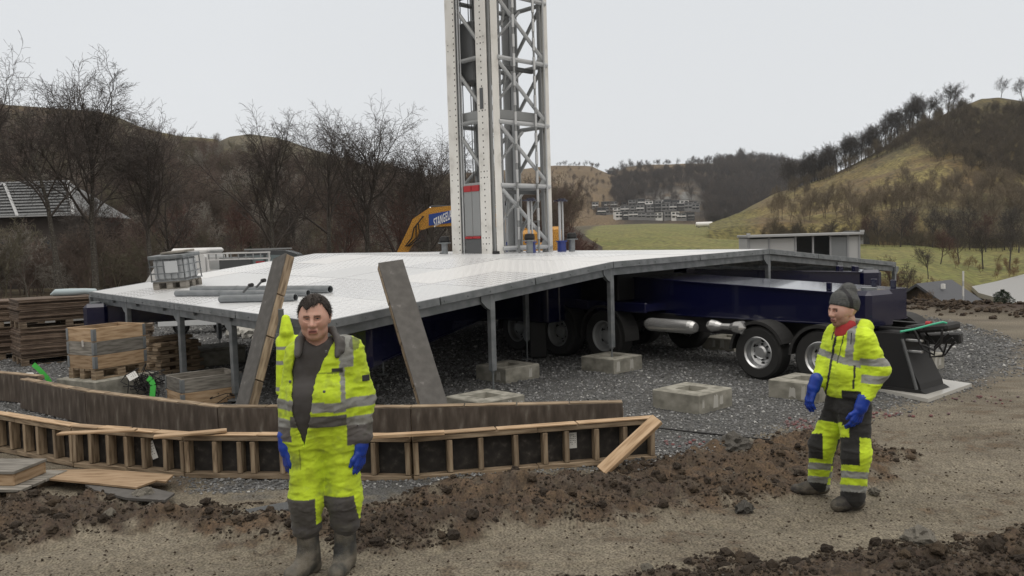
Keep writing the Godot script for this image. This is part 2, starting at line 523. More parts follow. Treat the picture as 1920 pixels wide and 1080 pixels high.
func make_terrain():
	fn1.seed = 11; fn1.frequency = .02; fn1.fractal_octaves = 4
	var green := Color(.155, .18, .036); var yellow := Color(.265, .235, .072); var brown := Color(.10, .072, .042)
	structure("valley_terrain", sheet(420, 130, func(i, j):
		var px := lerpf(-1200, 3600, i / 420.0)
		var d := 25.0 * pow(60.0, j / 130.0)
		var p := land(px, d)
		var c := green.lerp(yellow, n01(p.x, p.z, 2.0) * .75 + n01(p.x + 90, p.z, 14.0) * .35)
		if px < 1080 + (d - 100) * .1: c = brown.lerp(Color(.09, .085, .04), n01(p.x, p.z, 5.0))
		if d < 70: c = c.lerp(brown, clampf((70 - d) / 18.0, 0, 1) * (.6 + .4 * n01(p.x, p.z, 9.0)))
		if px > 1790 and d > 60 and d < 112:
			var e := clampf((px - 1790) / 40.0, 0, 1)
			c = c.lerp(brown.lerp(Color(.19, .12, .06), n01(p.x, p.z, 7.0)), e * .8)
		if d > 560: c = c.lerp(Color(.17, .13, .075), .6)
		return [p, c * lerpf(.8, 1.1, n01(p.x, p.z, 30.0))]), M.hill)
	# river on the right, in the valley
	var w := PackedVector2Array()
	for q in [[1822, 537], [1870, 527], [1920, 514], [2100, 500], [2500, 500], [2500, 640], [1980, 612], [1900, 592], [1886, 575], [1892, 560], [1860, 556], [1835, 549]]:
		var g := gp(q[0], q[1], -5.0)
		w.append(Vector2(g.x, -g.z))
	var mb := MB.new()
	mb.prism(w, .5, Transform3D(Basis(Vector3.RIGHT, -PI / 2), Vector3(0, -5.25, 0)))
	var wm := mat(lin(.33, .33, .325), .3)
	relief(wm, M.bumps, .5); wm.uv1_triplanar = true; wm.uv1_scale = Vector3.ONE * .3
	structure("river", mb.mesh(), wm)
	# hills
	var duff := Color(.052, .036, .026); var rust := Color(.125, .07, .04); var moss := Color(.15, .135, .045)
	make_hill("wooded_hill", {"cols": [[-900, 470, 170], [-300, 470, 180], [0, 468, 193], [110, 466, 200], [190, 465, 208], [230, 464, 222], [270, 463, 238], [340, 462, 252], [375, 462, 254], [410, 461, 258], [418, 461, 275], [470, 460, 280], [560, 458, 287], [640, 456, 300], [700, 455, 314], [760, 452, 330], [850, 450, 350], [960, 446, 372], [1040, 446, 408], [1090, 452, 446], [1130, 478, 478]], "d0": 75.0, "d1": 240.0, "bulge": .85, "rough": 2.2, "nf": 1.6}, 260, 60, func(px, t, p):
		var c := duff.lerp(rust, n01(p.x, p.z, 2.5) * .5)
		if t > .82: c = c.lerp(moss, clampf((t - .82) * 6.0, 0, 1) * n01(p.x + 50, p.z, 3.0) * (1.0 if px > 200 and px < 900 else .5))
		return c * lerpf(.7, 1.15, n01(p.x, p.z, 20.0)))
	make_hill("far_knoll", {"cols": [[330, 400, 330], [400, 400, 268], [430, 400, 255], [470, 400, 251], [520, 400, 257], [600, 400, 282], [700, 400, 314], [800, 400, 345], [900, 400, 380]], "d0": 380.0, "d1": 480.0, "bulge": .8, "rough": 2.0, "nf": 1.0}, 90, 30, func(px, t, p):
		return Color(.10, .085, .05).lerp(Color(.16, .14, .1), n01(p.x, p.z, 3.0)) * lerpf(.8, 1.15, n01(p.x, p.z, 14.0)))
	make_hill("far_hill", {"cols": [[820, 425, 330], [940, 425, 320], [1040, 425, 311], [1110, 424, 311], [1135, 424, 322], [1152, 424, 325], [1175, 424, 312], [1210, 423, 309], [1300, 422, 306], [1345, 422, 306], [1380, 421, 297], [1420, 421, 296], [1460, 420, 303], [1520, 420, 315], [1620, 420, 330], [1800, 420, 340]], "d0": 640.0, "d1": 1050.0, "bulge": .75, "rough": 7.0, "nf": .5}, 200, 50, func(px, t, p):
		var c := Color(.17, .115, .062).lerp(Color(.22, .155, .085), n01(p.x, p.z, 1.2))
		var wood := clampf((px - 1140) / 40.0, 0, 1) * clampf((.92 - t) * 9.0, 0, 1)
		c = c.lerp(Color(.055, .045, .04), wood * clampf(n01(p.x, p.z, .9) * 1.6, .35, 1))
		var rock: float = clampf(1.0 - absf(px - 1265) / 55.0, 0, 1) * clampf(1.0 - absf(t - .3) / .22, 0, 1)
		c = c.lerp(Color(.24, .245, .25), clampf(rock * 2.0, 0, 1) * clampf(n01(p.x, p.z * 3.0, 4.0) * 2.2 - .5, 0, 1))
		return c * lerpf(.8, 1.15, n01(p.x, p.z, 9.0)))
	make_hill("grass_hill", {"cols": [[1330, 432, 428], [1365, 430, 412], [1410, 430, 385], [1450, 430, 362], [1500, 430, 348], [1560, 430, 325], [1640, 432, 284], [1700, 434, 246], [1760, 438, 216], [1800, 442, 198], [1840, 446, 184], [1870, 450, 182], [1920, 455, 190], [2050, 460, 215], [2300, 470, 250], [2700, 480, 330]], "d0": 230.0, "d1": 400.0, "bulge": .8, "rough": 4.0, "nf": 1.0}, 220, 60, func(px, t, p):
		var c := Color(.185, .125, .055).lerp(Color(.27, .225, .08), clampf(n01(p.x, p.z, 2.0) * 1.5 - .25, 0, 1)).lerp(Color(.13, .095, .05), clampf(n01(p.x + 70, p.z, 6.0) * 2.0 - 1.05, 0, .7))
		c = c.lerp(Color(.16, .155, .045), clampf((1430 - px) / 60.0, 0, .7))
		var dark := clampf((t - .62) * 5.0, 0, 1) * clampf((px - 1560) / 120.0, 0, 1) + clampf((.3 - t) * 6.0, 0, 1) * clampf((px - 1640) / 80.0, 0, 1)
		c = c.lerp(Color(.085, .075, .04), clampf(dark, 0, .85) * clampf(n01(p.x, p.z, 3.0) * 1.7, .4, 1))
		return c * lerpf(.75, 1.15, n01(p.x, p.z, 16.0)))

# ---------------------------------------------------------------- the yard's ground
var mud1: PackedVector2Array
var mud2: PackedVector2Array
var gravel: PackedVector2Array
var fn2 := FastNoiseLite.new()

func mud_amount(x: float, z: float) -> float:
	var p := Vector2(x, z) + Vector2(fn2.get_noise_2d(x * 3, z * 3), fn2.get_noise_2d(x * 3 + 70, z * 3)) * .35
	var a := clampf(poly_dist(mud1, p) / .35 + .2, 0, 1)
	var b := clampf(poly_dist(mud2, p) / .3 + .2, 0, 1)
	return maxf(a, b)

func mud_height(x: float, z: float, a: float) -> float:
	if a <= 0: return 0.0
	# churned soil: low banks along the track, crumbs on top
	var bank := .5 + .5 * fn2.get_noise_2d(x * 1.3, z * 6.0)
	return a * (.02 + .10 * bank * bank + .07 * absf(fn2.get_noise_2d(x * 5, z * 9)) + .08 * fn2.get_noise_2d(x * 13, z * 13 + 40) + .06 * absf(fn2.get_noise_2d(x * 30, z * 30)))

func ruts(x: float, z: float) -> float:             # wheel tracks worn into the damp dirt, with lug prints
	var h := 0.0
	for k in 4:
		var c: float = [-5.05, -5.75, -6.3, -7.9][k] - x * [.10, .11, .13, .16][k] + fn2.get_noise_2d(x * .7, k * 50.0) * .35
		var d := absf(z - c)
		if d < .3:
			var w := 1.0 - d / .3
			h -= w * w * .03 * (.6 + .8 * fn2.get_noise_2d(x * 2, k * 20))
			if d < .16: h += .007 * sin(x * 42.0 + (1.0 if z > c else -1.0) * d * 30.0)
		elif d < .45: h += (.45 - d) * .08
	return h

func ridge_h(x: float, z: float) -> float:      # dark spoil heap along the far right rim of the site
	var a := Vector2(9.0, -25.5); var b := Vector2(13.6, -18.0)
	var c := Geometry2D.get_closest_point_to_segment(Vector2(x, z), a, b + (b - a) * 2.0)
	var d := Vector2(x, z).distance_to(c)
	return maxf(0, 1.0 - d / 1.5) * (.1 + .24 * absf(fn2.get_noise_2d(x * 5, z * 5)))

func site_height(x: float, z: float) -> float:
	var a := mud_amount(x, z) if z > -11.5 and z < -2.5 and absf(x) < 8 else 0.0
	var h := fn2.get_noise_2d(x * .6, z * .6) * .03 + fn2.get_noise_2d(x * 7, z * 7) * .014 + fn2.get_noise_2d(x * 25, z * 25) * .006
	if z > -9.5 and z < -3.5 and absf(x) < 7: h += ruts(x, z)
	var rim := Vector2(13.6, -18.0) - Vector2(9.0, -25.5)
	var out := (Vector2(x, z) - Vector2(9.0, -25.5)).dot(Vector2(-rim.y, rim.x).normalized() * (1.0 if -rim.y > 0 else -1.0))
	if out > .5 and x > 5.0: h -= minf((out - .5) * .75, 3.5)
	return h + mud_height(x, z, a) + ridge_h(x, z)

func make_site_ground():
	fn2.seed = 5; fn2.frequency = .25; fn2.fractal_octaves = 4
	mud1 = ground_poly([[-200, 905], [0, 905], [120, 925], [300, 945], [480, 962], [700, 955], [790, 930], [900, 892], [1090, 896], [1180, 872], [1245, 860], [1330, 840], [1420, 830], [1500, 815], [1620, 805], [1710, 850], [1640, 900], [1480, 925], [1400, 965], [1300, 975], [1150, 985], [1000, 1000], [820, 1015], [700, 1030], [500, 1024], [300, 1003], [100, 1015], [-200, 1040]])
	mud2 = ground_poly([[1050, 1086], [1230, 1066], [1500, 1052], [1620, 1040], [1700, 1012], [1920, 985], [2200, 970], [2200, 1150], [1050, 1150]])
	gravel = ground_poly([[-2000, 760], [0, 800], [300, 860], [420, 920], [700, 945], [820, 922], [900, 885], [1230, 868], [1330, 842], [1480, 800], [1640, 770], [1780, 730], [1900, 690], [1900, 640], [1760, 600], [1700, 590], [1600, 560], [1000, 560], [0, 580], [-2000, 600]])
	var xs := PackedFloat32Array(); var zs := PackedFloat32Array()
	var x := -45.0
	while x < 45.0:
		xs.append(x)
		x += .032 if absf(x + .02) < 4.6 else minf(.032 + (absf(x) - 4.6) * .08, 2.0)
	var z := 9.0
	while z > -31.0:
		zs.append(z)
		z -= .03 if (z < -3.6 and z > -9.5) else (.5 if z > -3.6 else minf(.04 + (-z - 9.5) * .05, 1.0))
	var tan1 := Color(.275, .242, .185); var tan2 := Color(.165, .140, .104); var mud := Color(.066, .046, .031); var rust := Color(.15, .098, .056)
	var grav := Color(.105, .106, .105)
	var mesh := sheet(xs.size() - 1, zs.size() - 1, func(i, j):
		var px := xs[i]; var pz := zs[j]
		var n1 := clampf(fn2.get_noise_2d(px * 2.2, pz * 2.2) * 1.1 + .5, 0, 1)
		var n2 := clampf(fn2.get_noise_2d(px * 14, pz * 14 + 9) * 1.2 + .5, 0, 1)
		var n3 := clampf(fn2.get_noise_2d(px * 50, pz * 50) * 1.3 + .5, 0, 1)
		var st := clampf(fn2.get_noise_2d(px * 1.6 + pz * .3, pz * 9.0 + px * 1.2 + 30) * 1.5 + .5, 0, 1)
		var c := tan1.lerp(tan2, n1 * .55 + n2 * .2 + st * .35) * lerpf(.72, 1.12, n3)
		var near := pz > -11.5 and pz < -2.5 and absf(px) < 8
		var a := mud_amount(px, pz) if near else 0.0
		var g := 0.0
		if pz < -6.5:
			g = clampf(poly_dist(gravel, Vector2(px, pz)) / .35 + .5 + (n2 - .5) * .9, 0, 1)
		c = c.lerp(grav * lerpf(.75, 1.25, n3), g)
		# soil thrown over, in patches
		var sm := clampf(a * 1.6 + (n2 - .62) * 1.3 * (1.0 if a > 0 else 0.0), 0, 1)
		if near: sm = maxf(sm, clampf((n1 * .6 + n2 * .6 - .86) * 5.0, 0, .55) * (1.0 - g))
		c = c.lerp(mud.lerp(rust, clampf(n1 * .9 - .15 + (.35 if px > 1.6 and pz < -6 else 0.0), 0, .8) * n2) * lerpf(.75, 1.25, n3), sm)
		var rh := ridge_h(px, pz)
		if rh > .02: c = c.lerp(Color(.055, .035, .024), clampf(rh * 7.0, 0, 1))
		return [Vector3(px, site_height(px, pz) - (.06 if pz < -25 else 0.0), pz), c])
	structure("ground", mesh, M.ground)
	# crushed stone lying on the gravel bed
	var rocks := []
	for k in 3: rocks.append(rock_mesh(100 + k, 1))
	var xf := [[], [], []]
	var cs := [PackedColorArray(), PackedColorArray(), PackedColorArray()]
	rng.seed = 21
	for i in 120000:
		var d := 7.2 * pow(3.4, rng.randf())
		var px := rng.randf_range(-100, 2050)
		var gx := (px - 960) / F * d
		if poly_dist(gravel, Vector2(gx, -d)) < rng.randf_range(-.35, .1): continue
		var s := rng.randf_range(.008, .019) * (1.0 if rng.randf() > .05 else 1.7) * clampf(d / 11.0, .85, 1.7)
		var b := Basis.from_euler(Vector3(rng.randf() * TAU, rng.randf() * TAU, rng.randf() * TAU)).scaled(Vector3(s, s * .75, s))
		var k := rng.randi() % 3
		xf[k].append(Transform3D(b, Vector3(gx, site_height(gx, -d) + s * .25, -d)))
		var t := rng.randf()
		cs[k].append(Color(.09, .092, .094).lerp(Color(.27, .272, .275), t * t * t) if t < .97 else Color(.42, .42, .41))
	for k in 3: stuff(self, "crushed_stone", rocks[k], M.stone, xf[k], cs[k], "grey crushed stone covering the yard around the platform", "gravel")
	# clods of soil
	xf = [[], [], []]; cs = [PackedColorArray(), PackedColorArray(), PackedColorArray()]
	var clods := []
	for k in 3: clods.append(rock_mesh(200 + k, 2))
	for i in 260000:
		var d := 3.9 * pow(2.9, rng.randf())
		var px := rng.randf_range(-150, 2100)
		var gx := (px - 960) / F * d
		var a := mud_amount(gx, -d)
		var on := a > .25
		if not on and rng.randf() > .035: continue
		if on and rng.randf() > .62 * n01(gx * 30, d * 60, 1.0) - .02: continue
		if poly_dist(gravel, Vector2(gx, -d)) > .2 and not on: continue
		var t := rng.randf()
		var s := (.004 + .012 * t * t * t + (.05 * rng.randf() if rng.randf() < .02 else 0.0)) if on else .003 + .009 * t * t * t
		var b := Basis.from_euler(Vector3(rng.randf() * TAU, rng.randf() * TAU, rng.randf() * TAU)).scaled(Vector3(s, s * rng.randf_range(.6, .9), s * rng.randf_range(.8, 1.3)))
		var k := rng.randi() % 3
		xf[k].append(Transform3D(b, Vector3(gx, site_height(gx, -d) + s * .2, -d)))
		var q := rng.randf()
		var col := Color(.06, .042, .028).lerp(Color(.12, .083, .051), q * q * (1.0 if gx < 1.6 else 1.5))
		if not on: col = Color(.22, .18, .125).lerp(Color(.09, .06, .04), 1.0 if q > .5 else q)
		if rng.randf() < .02:
			col = Color(.3, .275, .23)
		cs[k].append(col)
	for k in 3: stuff(self, "soil_clods", clods[k], M.clod, xf[k], cs[k], "brown clods of loose soil strewn over the dirt track", "soil")
	# clods on the far rim heap
	xf = []
	var cc := PackedColorArray()
	for i in 2600:
		var u := rng.randf_range(-.2, 1.8)
		var p := Vector2(9.0, -25.5).lerp(Vector2(13.6, -18.0), u) + Vector2(rng.randfn(), rng.randfn()) * .6
		var s := rng.randf_range(.02, .1)
		xf.append(Transform3D(Basis.from_euler(Vector3(rng.randf() * TAU, rng.randf() * TAU, 0)).scaled(Vector3(s, s * .7, s)), Vector3(p.x, site_height(p.x, p.y) + s * .2, p.y)))
		cc.append(Color(.045, .03, .021).lerp(Color(.12, .085, .055), rng.randf()))
	stuff(self, "spoil_heap_soil", clods[0], M.clod, xf, cc, "dark spoil heap of soil along the far rim of the yard", "soil")

func rock_mesh(sd: int, detail: int) -> ArrayMesh:
	var r := RandomNumberGenerator.new()
	r.seed = sd
	var f := FastNoiseLite.new()
	f.seed = sd; f.frequency = .9
	# octahedron split detail times, pushed in and out
	var tris := []
	var ax := [Vector3.RIGHT, Vector3.UP, Vector3.BACK]
	for sx in [-1, 1]:
		for sy in [-1, 1]:
			for sz in [-1, 1]:
				var t = [ax[0] * sx, ax[1] * sy, ax[2] * sz]
				if sx * sy * sz < 0: t.reverse()
				tris.append(t)
	for k in detail:
		var o := []
		for t in tris:
			var a: Vector3 = ((t[0] + t[1]) * .5).normalized(); var b: Vector3 = ((t[1] + t[2]) * .5).normalized(); var c: Vector3 = ((t[2] + t[0]) * .5).normalized()
			o.append_array([[t[0], a, c], [a, t[1], b], [c, b, t[2]], [a, b, c]])
		tris = o
	var mb := MB.new()
	for t in tris:
		var q := []
		for p in t:
			q.append(p * (.85 + f.get_noise_3dv(p * 1.4) * .55 + f.get_noise_3dv(p * 4.0 + Vector3(9, 0, 0)) * .22))
		mb.tri(q[0], q[1], q[2])
	return mb.mesh()

# ---------------------------------------------------------------- the ride's platform
var A: Vector3
var B: Vector3
var P2: Vector3
var D: Vector3
var E: Vector3
var FF: Vector3
var G: Vector3
var H: Vector3

func plates(parent: Node3D, a: Vector3, b: Vector3, c: Vector3, d: Vector3, nu: int, nv: int):   # a-b runs along u, a-d along v
	var lu := (b - a).length(); var lv := (d - a).length()
	for i in nu:
		for j in nv:
			var q := []
			var uvs := []
			for m in [[0, 0], [1, 0], [1, 1], [0, 1]]:
				var u: float = (i + m[0]) / float(nu) + (.004 / lu if m[0] == 0 else -.004 / lu)
				var w: float = (j + m[1]) / float(nv) + (.006 / lv if m[1] == 0 else -.006 / lv)
				q.append(a.lerp(b, u).lerp(d.lerp(c, u), w))
				uvs.append(Vector2(u * lu, w * lv))
			var dz := rng.randf_range(-.0025, .0025)
			for k in 4: q[k].y += dz + rng.randf_range(-.002, .002)
			var mb := MB.new()
			var n: Vector3 = (q[1] - q[0]).cross(q[3] - q[0]).normalized()
			if n.y < 0: n = -n
			var t := n * .006
			mb.quad_uv(q[0], q[1], q[2], q[3], uvs[0], uvs[1], uvs[2], uvs[3])
			if mb.n[0].y < 0:
				mb = MB.new()
				mb.quad_uv(q[3], q[2], q[1], q[0], uvs[3], uvs[2], uvs[1], uvs[0])
			mb.quad(q[0] - t, q[1] - t, q[2] - t, q[3] - t)
			for k in 4:
				mb.quad(q[k], q[(k + 1) % 4], q[(k + 1) % 4] - t, q[k] - t)
			part(parent, "deck_plate", mb.mesh(), pick(M.plates))

func post(parent: Node3D, top: Vector3, low: float, bracket := Vector3.ZERO):
	var p := Node3D.new()
	p.name = "post"
	parent.add_child(p, true)
	var base := Vector3(top.x, 0, top.z)
	part(p, "tube", bevbox(Vector3(.085, snappedf(top.y - low, .001), .085), .008), M.galv, Transform3D(Basis(Vector3.UP, .76), base + Vector3(0, (top.y + low) * .5, 0)))
	var mb := MB.new()
	mb.tube(base + Vector3(0, low + .02, 0), base + Vector3(0, .03, 0), .014, -1, 8)
	mb.tube(base + Vector3(0, low + .005, 0), base + Vector3(0, low - .02, 0), .03, -1, 6)
	part(p, "screw_jack", mb.mesh(), M.galv)
	mb = MB.new()
	mb.box(base + Vector3(0, .035, 0), Vector3(.18, .012, .18))
	part(p, "foot_plate", mb.mesh(), M.galv)
	if bracket != Vector3.ZERO:
		mb = MB.new()
		var x := bracket.normalized()
		mb.prism(PackedVector2Array([Vector2(.04, 0), Vector2(.2, 0), Vector2(.2, -.08), Vector2(.1, -.17), Vector2(.04, -.2)]), .07, Transform3D(Basis(x, Vector3.UP, x.cross(Vector3.UP)), top + Vector3(0, -.01, 0)))
		part(p, "bracket", mb.mesh(), M.galv)

func edge(parent: Node3D, a: Vector3, b: Vector3):
	var up := Vector3.UP
	var n := int(ceil((b - a).length() / 2.6))
	var out := (b - a).cross(up).normalized()
	if out.dot(Vector3(0, 0, 1)) < 0: out = -out
	for i in n:
		var p := a.lerp(b, i / float(n) + .002) + out * .02
		var q := a.lerp(b, (i + 1) / float(n) - .002) + out * .02
		beam(parent, "edge_trim", p + Vector3(0, -.045, 0), q + Vector3(0, -.045, 0), .1, .03, M.galv, .004)
	beam(parent, "edge_joist", a + Vector3(0, -.155, 0) - out * .08, b + Vector3(0, -.155, 0) - out * .08, .12, .06, M.galv, .004)
	# bolt heads along the trim
	var mb := MB.new()
	var m := int((b - a).length() / .4)
	for i in m:
		var p := a.lerp(b, (i + .5) / m) + Vector3(0, -.05, 0) + out * .034
		mb.tube(p, p + out * .012, .011, -1, 6)
	var o := part(parent, "edge_bolts", mb.mesh(), M.galv)
	o.set_meta("kind", "stuff")

func make_platform():
	A = at(170, 547, 16.2); B = at(600, 604, 9.6); P2 = at(1147, 491, 13.2); D = at(1440, 467, 16.5); E = at(1678, 492, 20.7); FF = at(590, 475.5, 19.8)
	G = D + (FF - P2); G.y = (D.y + FF.y) * .5 - .02
	H = E + (A - B); H.y = E.y
	var t := thing("ride_platform", "sloping silver tread plate platform on galvanised posts around the tower", "platform")
	plates(t, B, P2, FF, A, 4, 7)
	plates(t, P2, D, G, FF, 4, 7)
	plates(t, D, E, H, G, 4, 6)
	edge(t, B, P2); edge(t, P2, D); edge(t, D, E); edge(t, A, B); edge(t, FF, A); edge(t, G, FF); edge(t, H, G); edge(t, E, H)
	# joists under the plates
	for k in range(1, 7):
		var w := k / 7.0
		var a := B.lerp(A, w); var b := P2.lerp(FF, w); var c := D.lerp(G, w); var d := E.lerp(H, w)
		beam(t, "joist", a + Vector3(0, -.085, 0), b + Vector3(0, -.085, 0), .14, .06, M.galv)
		beam(t, "joist", b + Vector3(0, -.085, 0), c + Vector3(0, -.085, 0), .14, .06, M.galv)
		beam(t, "joist", c + Vector3(0, -.085, 0), d + Vector3(0, -.085, 0), .14, .06, M.galv)
	var u := Vector3(.72, 0, -.70)
	var v := Vector3(-.70, 0, -.72)
	var spots := [[B.lerp(P2, .5), .34, -u], [P2 + Vector3(-.04, 0, .02), .38, -u], [D, .4, -u], [D.lerp(E, .52), .4, -u]]
	for f in [.1, .285, .5, .78, .97]:
		spots.append([B.lerp(A, f), .12, v])
	for f in [.3, .62]: spots.append([B.lerp(P2, .5).lerp(A.lerp(FF, .5), f), .3, u])
	spots.append([P2.lerp(FF, .22), .36, u]); spots.append([D.lerp(G, .4), .4, u]); spots.append([E.lerp(H, .3), .3, u]); spots.append([E, .4, u]); spots.append([FF, .3, u])
	spots.append([A.lerp(FF, .5), .2, u])
	for s in spots:
		var p: Vector3 = s[0]
		post(t, p + Vector3(0, -.1, 0) + Vector3(.02, 0, -.1), s[1], s[2])

# ---------------------------------------------------------------- the tower
func make_tower():
	var u := Vector3(.72, 0, -.70).normalized()
	var z := u.cross(Vector3.UP)
	var base := at(931, 477, 18.05)
	var t := thing("ride_tower", "tall white and grey steel lattice tower standing on the platform", "tower", base, Basis(u, Vector3.UP, z))
	var W := 1.75; var L := 1.2; var top := 11.0
	var low := -1.3
	var col := func(called: String, x0: float, x1: float, z0: float, z1: float, m: Material) -> MeshInstance3D:
		return part(t, called, bevbox(Vector3(snappedf(x1 - x0, .001), top - low, snappedf(z1 - z0, .001)), .006), m, Transform3D(Basis(), Vector3((x0 + x1) * .5, (top + low) * .5, (z0 + z1) * .5)))
	# four corner columns: white flanges and grey webs
	var f1 = col.call("column_flange", -.03, .0, -.43, -.11, M.white)
	col.call("column_flange", .05, .235, -.04, -.01, M.white)
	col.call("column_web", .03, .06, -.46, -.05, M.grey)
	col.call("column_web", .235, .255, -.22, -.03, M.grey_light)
	var f2 = col.call("column_flange", -.05, -.02, -L - .18, -L + .12, M.white)
	col.call("column_web", .0, .12, -L + .02, -L + .1, M.grey)
	col.call("column_flange", W - .13, W + .03, -.05, -.02, M.white)
	col.call("column_flange", W + .0, W + .03, -.3, -.05, M.white)
	col.call("column_web", W - .2, W - .17, -.14, -.04, M.grey)
	col.call("column_web", .5, .53, -.75, -.69, M.grey_light)
	col.call("column_web", 1.3, 1.33, -.75, -.69, M.grey_light)
	col.call("column_flange", W - .25, W, -L - .02, -L + .02, M.grey_light)
	col.call("column_web", W - .06, W - .02, -L, -L + .28, M.grey)
	col.call("column_web", .55, .6, -L - .02, -L + .1, M.grey)
	# bolt holes
	for r in [[f1, -.03, -.27, .0], [f1, -.03, -.37, 1.0], [f1, -.03, -.18, 1.0], [f2, -.05, -L + .09, .0], [f2, -.05, -L - .1, 1.0]]:
		var mb := MB.new()
		var y := low + .12
		var k := 0
		while y < top:
			var go: bool = r[3] == 0.0 or (k % 11) < 2
			if go:
				var c := Vector3(r[1] - .002, y, r[2]) - (r[0] as MeshInstance3D).position
				mb.tube(c + Vector3(.006, 0, 0), c, .017 if r[3] == 0.0 else .013, -1, 8)
			y += .128; k += 1
		part(r[0], "bolt_holes", mb.mesh(), M.hole).set_meta("kind", "stuff")
	# splice plates on the near flange
	for y in [3.3]:
		part(f1, "splice_plate", bevbox(Vector3(.012, .44, .1), .002), M.grey_dark, Transform3D(Basis(), Vector3(-.022, y - (top + low) * .5, -.01)))
	# guide rails beside the flanges
	for r in [[.0, -L + .17, .018], [W - .16, .03, .02], [.02, -L + .22, .012]]:
		var mb := MB.new()
		mb.tube(Vector3(r[0], low, r[1]), Vector3(r[0], top, r[1]), r[2], -1, 8)
		part(t, "guide_rail", mb.mesh(), M.grey_light)
	# lattice, bay by bay
	var ys := []
	var y0 := .12
	while y0 < top:
		ys.append(y0); y0 += 1.345
	for k in ys.size():
		var y: float = ys[k]
		var tb := func(called: String, a: Vector3, b: Vector3, r: float, m: Material):
			var mb := MB.new()
			mb.tube(a, b, r, -1, 10)
			part(t, called, mb.mesh(), m)
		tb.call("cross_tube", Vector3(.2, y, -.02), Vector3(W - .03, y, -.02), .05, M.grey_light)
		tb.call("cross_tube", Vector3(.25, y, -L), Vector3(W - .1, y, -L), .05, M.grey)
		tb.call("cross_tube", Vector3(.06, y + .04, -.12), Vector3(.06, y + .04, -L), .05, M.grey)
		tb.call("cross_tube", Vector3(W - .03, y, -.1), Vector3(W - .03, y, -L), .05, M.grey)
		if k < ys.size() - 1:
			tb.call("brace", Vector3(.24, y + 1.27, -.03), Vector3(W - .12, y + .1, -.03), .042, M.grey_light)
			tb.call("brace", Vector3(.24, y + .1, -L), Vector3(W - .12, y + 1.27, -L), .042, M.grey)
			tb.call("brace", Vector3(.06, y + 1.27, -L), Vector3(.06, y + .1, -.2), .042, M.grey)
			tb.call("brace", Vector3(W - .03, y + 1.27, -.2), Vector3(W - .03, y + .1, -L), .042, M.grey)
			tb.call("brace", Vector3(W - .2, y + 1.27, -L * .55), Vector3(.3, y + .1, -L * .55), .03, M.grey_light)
			tb.call("brace", Vector3(.4, y + .67, -.06), Vector3(.4 + .62, y + 1.25, -L * .5), .025, M.grey)
			# gusset at the foot of the front brace
			var mb := MB.new()
			mb.prism(PackedVector2Array([Vector2(W - .14, y + .02), Vector2(W - .36, y + .05), Vector2(W - .2, y + .26), Vector2(W - .14, y + .26)]), .014, Transform3D(Basis(), Vector3(0, 0, -.02)))
			part(t, "gusset", mb.mesh(), M.grey)
		if k % 2 == 0 and k > 0:
			part(t, "box_beam", bevbox(Vector3(1.35, .2, .1), .008), M.grey, Transform3D(Basis(), Vector3(.92, y + .17, -.14)))
			part(t, "box_beam", bevbox(Vector3(.1, .24, 1.2), .008), M.grey, Transform3D(Basis(), Vector3(.14, y + .16, -.85)))
		elif k > 0:
			part(t, "box_beam", bevbox(Vector3(1.2, .09, .08), .008), M.grey_dark, Transform3D(Basis(), Vector3(.95, y - .12, -.3)))
	# pipes clipped up the front, with sleeves
	for x in [.62, 1.24]:
		var mb := MB.new()
		mb.tube(Vector3(x, 0, .06), Vector3(x, top, .06), .024, -1, 8)
		var pipe := part(t, "riser_pipe", mb.mesh(), M.grey)
		mb = MB.new()
		var y := .3
		while y < top:
			mb.tube(Vector3(x, y, .06), Vector3(x, y + .27, .06), .033, -1, 8)
			y += .41
		part(pipe, "sleeves", mb.mesh(), M.alu).set_meta("kind", "stuff")
	# ladder inside
	var lad := Node3D.new()
	lad.name = "ladder"; t.add_child(lad, true)
	for x in [.66, 1.02]:
		part(lad, "rail", bevbox(Vector3(.05, top + 1.0, .03), .004), M.grey_light, Transform3D(Basis(), Vector3(x, (top - 1.0) * .5, -.8)))
	var yy := .2
	while yy < 9.0:
		part(lad, "rung", bevbox(Vector3(.36, .025, .025), 0), M.grey_light, Transform3D(Basis(), Vector3(.84, yy, -.8)))
		yy += .3
	# drag chain and hoist cables
	var mbc := MB.new()
	for k in 26:
		mbc.bev(Vector3(.44 + .012 * (k % 2), 4.05 + k * .055, -.45), Vector3(.11, .045, .12), .008)
	part(t, "cable_chain", mbc.mesh(), M.black)
	for p in [[.35, -.9], [.4, -1.1], [1.3, -.6], [1.42, -1.2], [.3, -1.25]]:
		var mb := MB.new()
		mb.tube(Vector3(p[0], .2, p[1]), Vector3(p[0], top, p[1]), .012, -1, 6)
		part(t, "hoist_cable", mb.mesh(), M.grey_dark)
	part(t, "hoist_motor", bevbox(Vector3(.7, 1.3, .6), .03), M.grey_dark, Transform3D(Basis(), Vector3(.5, 4.4, -1.0)))
	# counterweight between the left columns
	var cw := part(t, "counterweight", bevbox(Vector3(.2, 1.0, .25), .01), M.grey, Transform3D(Basis(), Vector3(.1, .9, -.86)))
	part(t, "counterweight", bevbox(Vector3(.2, 1.0, .25), .01), M.grey, Transform3D(Basis(), Vector3(.1, .9, -.6)))
	part(t, "buffer_block", bevbox(Vector3(.2, .34, .52), .01), M.grey_dark, Transform3D(Basis(), Vector3(.1, .17, -.73)))
	for y in [1.43, .37]:
		for zz in [-.86, -.6]:
			part(cw, "red_collar", bevbox(Vector3(.23, .13 if y > 1 else .05, .24), .008), M.red, Transform3D(Basis(), Vector3(.1, y, zz) - cw.position))
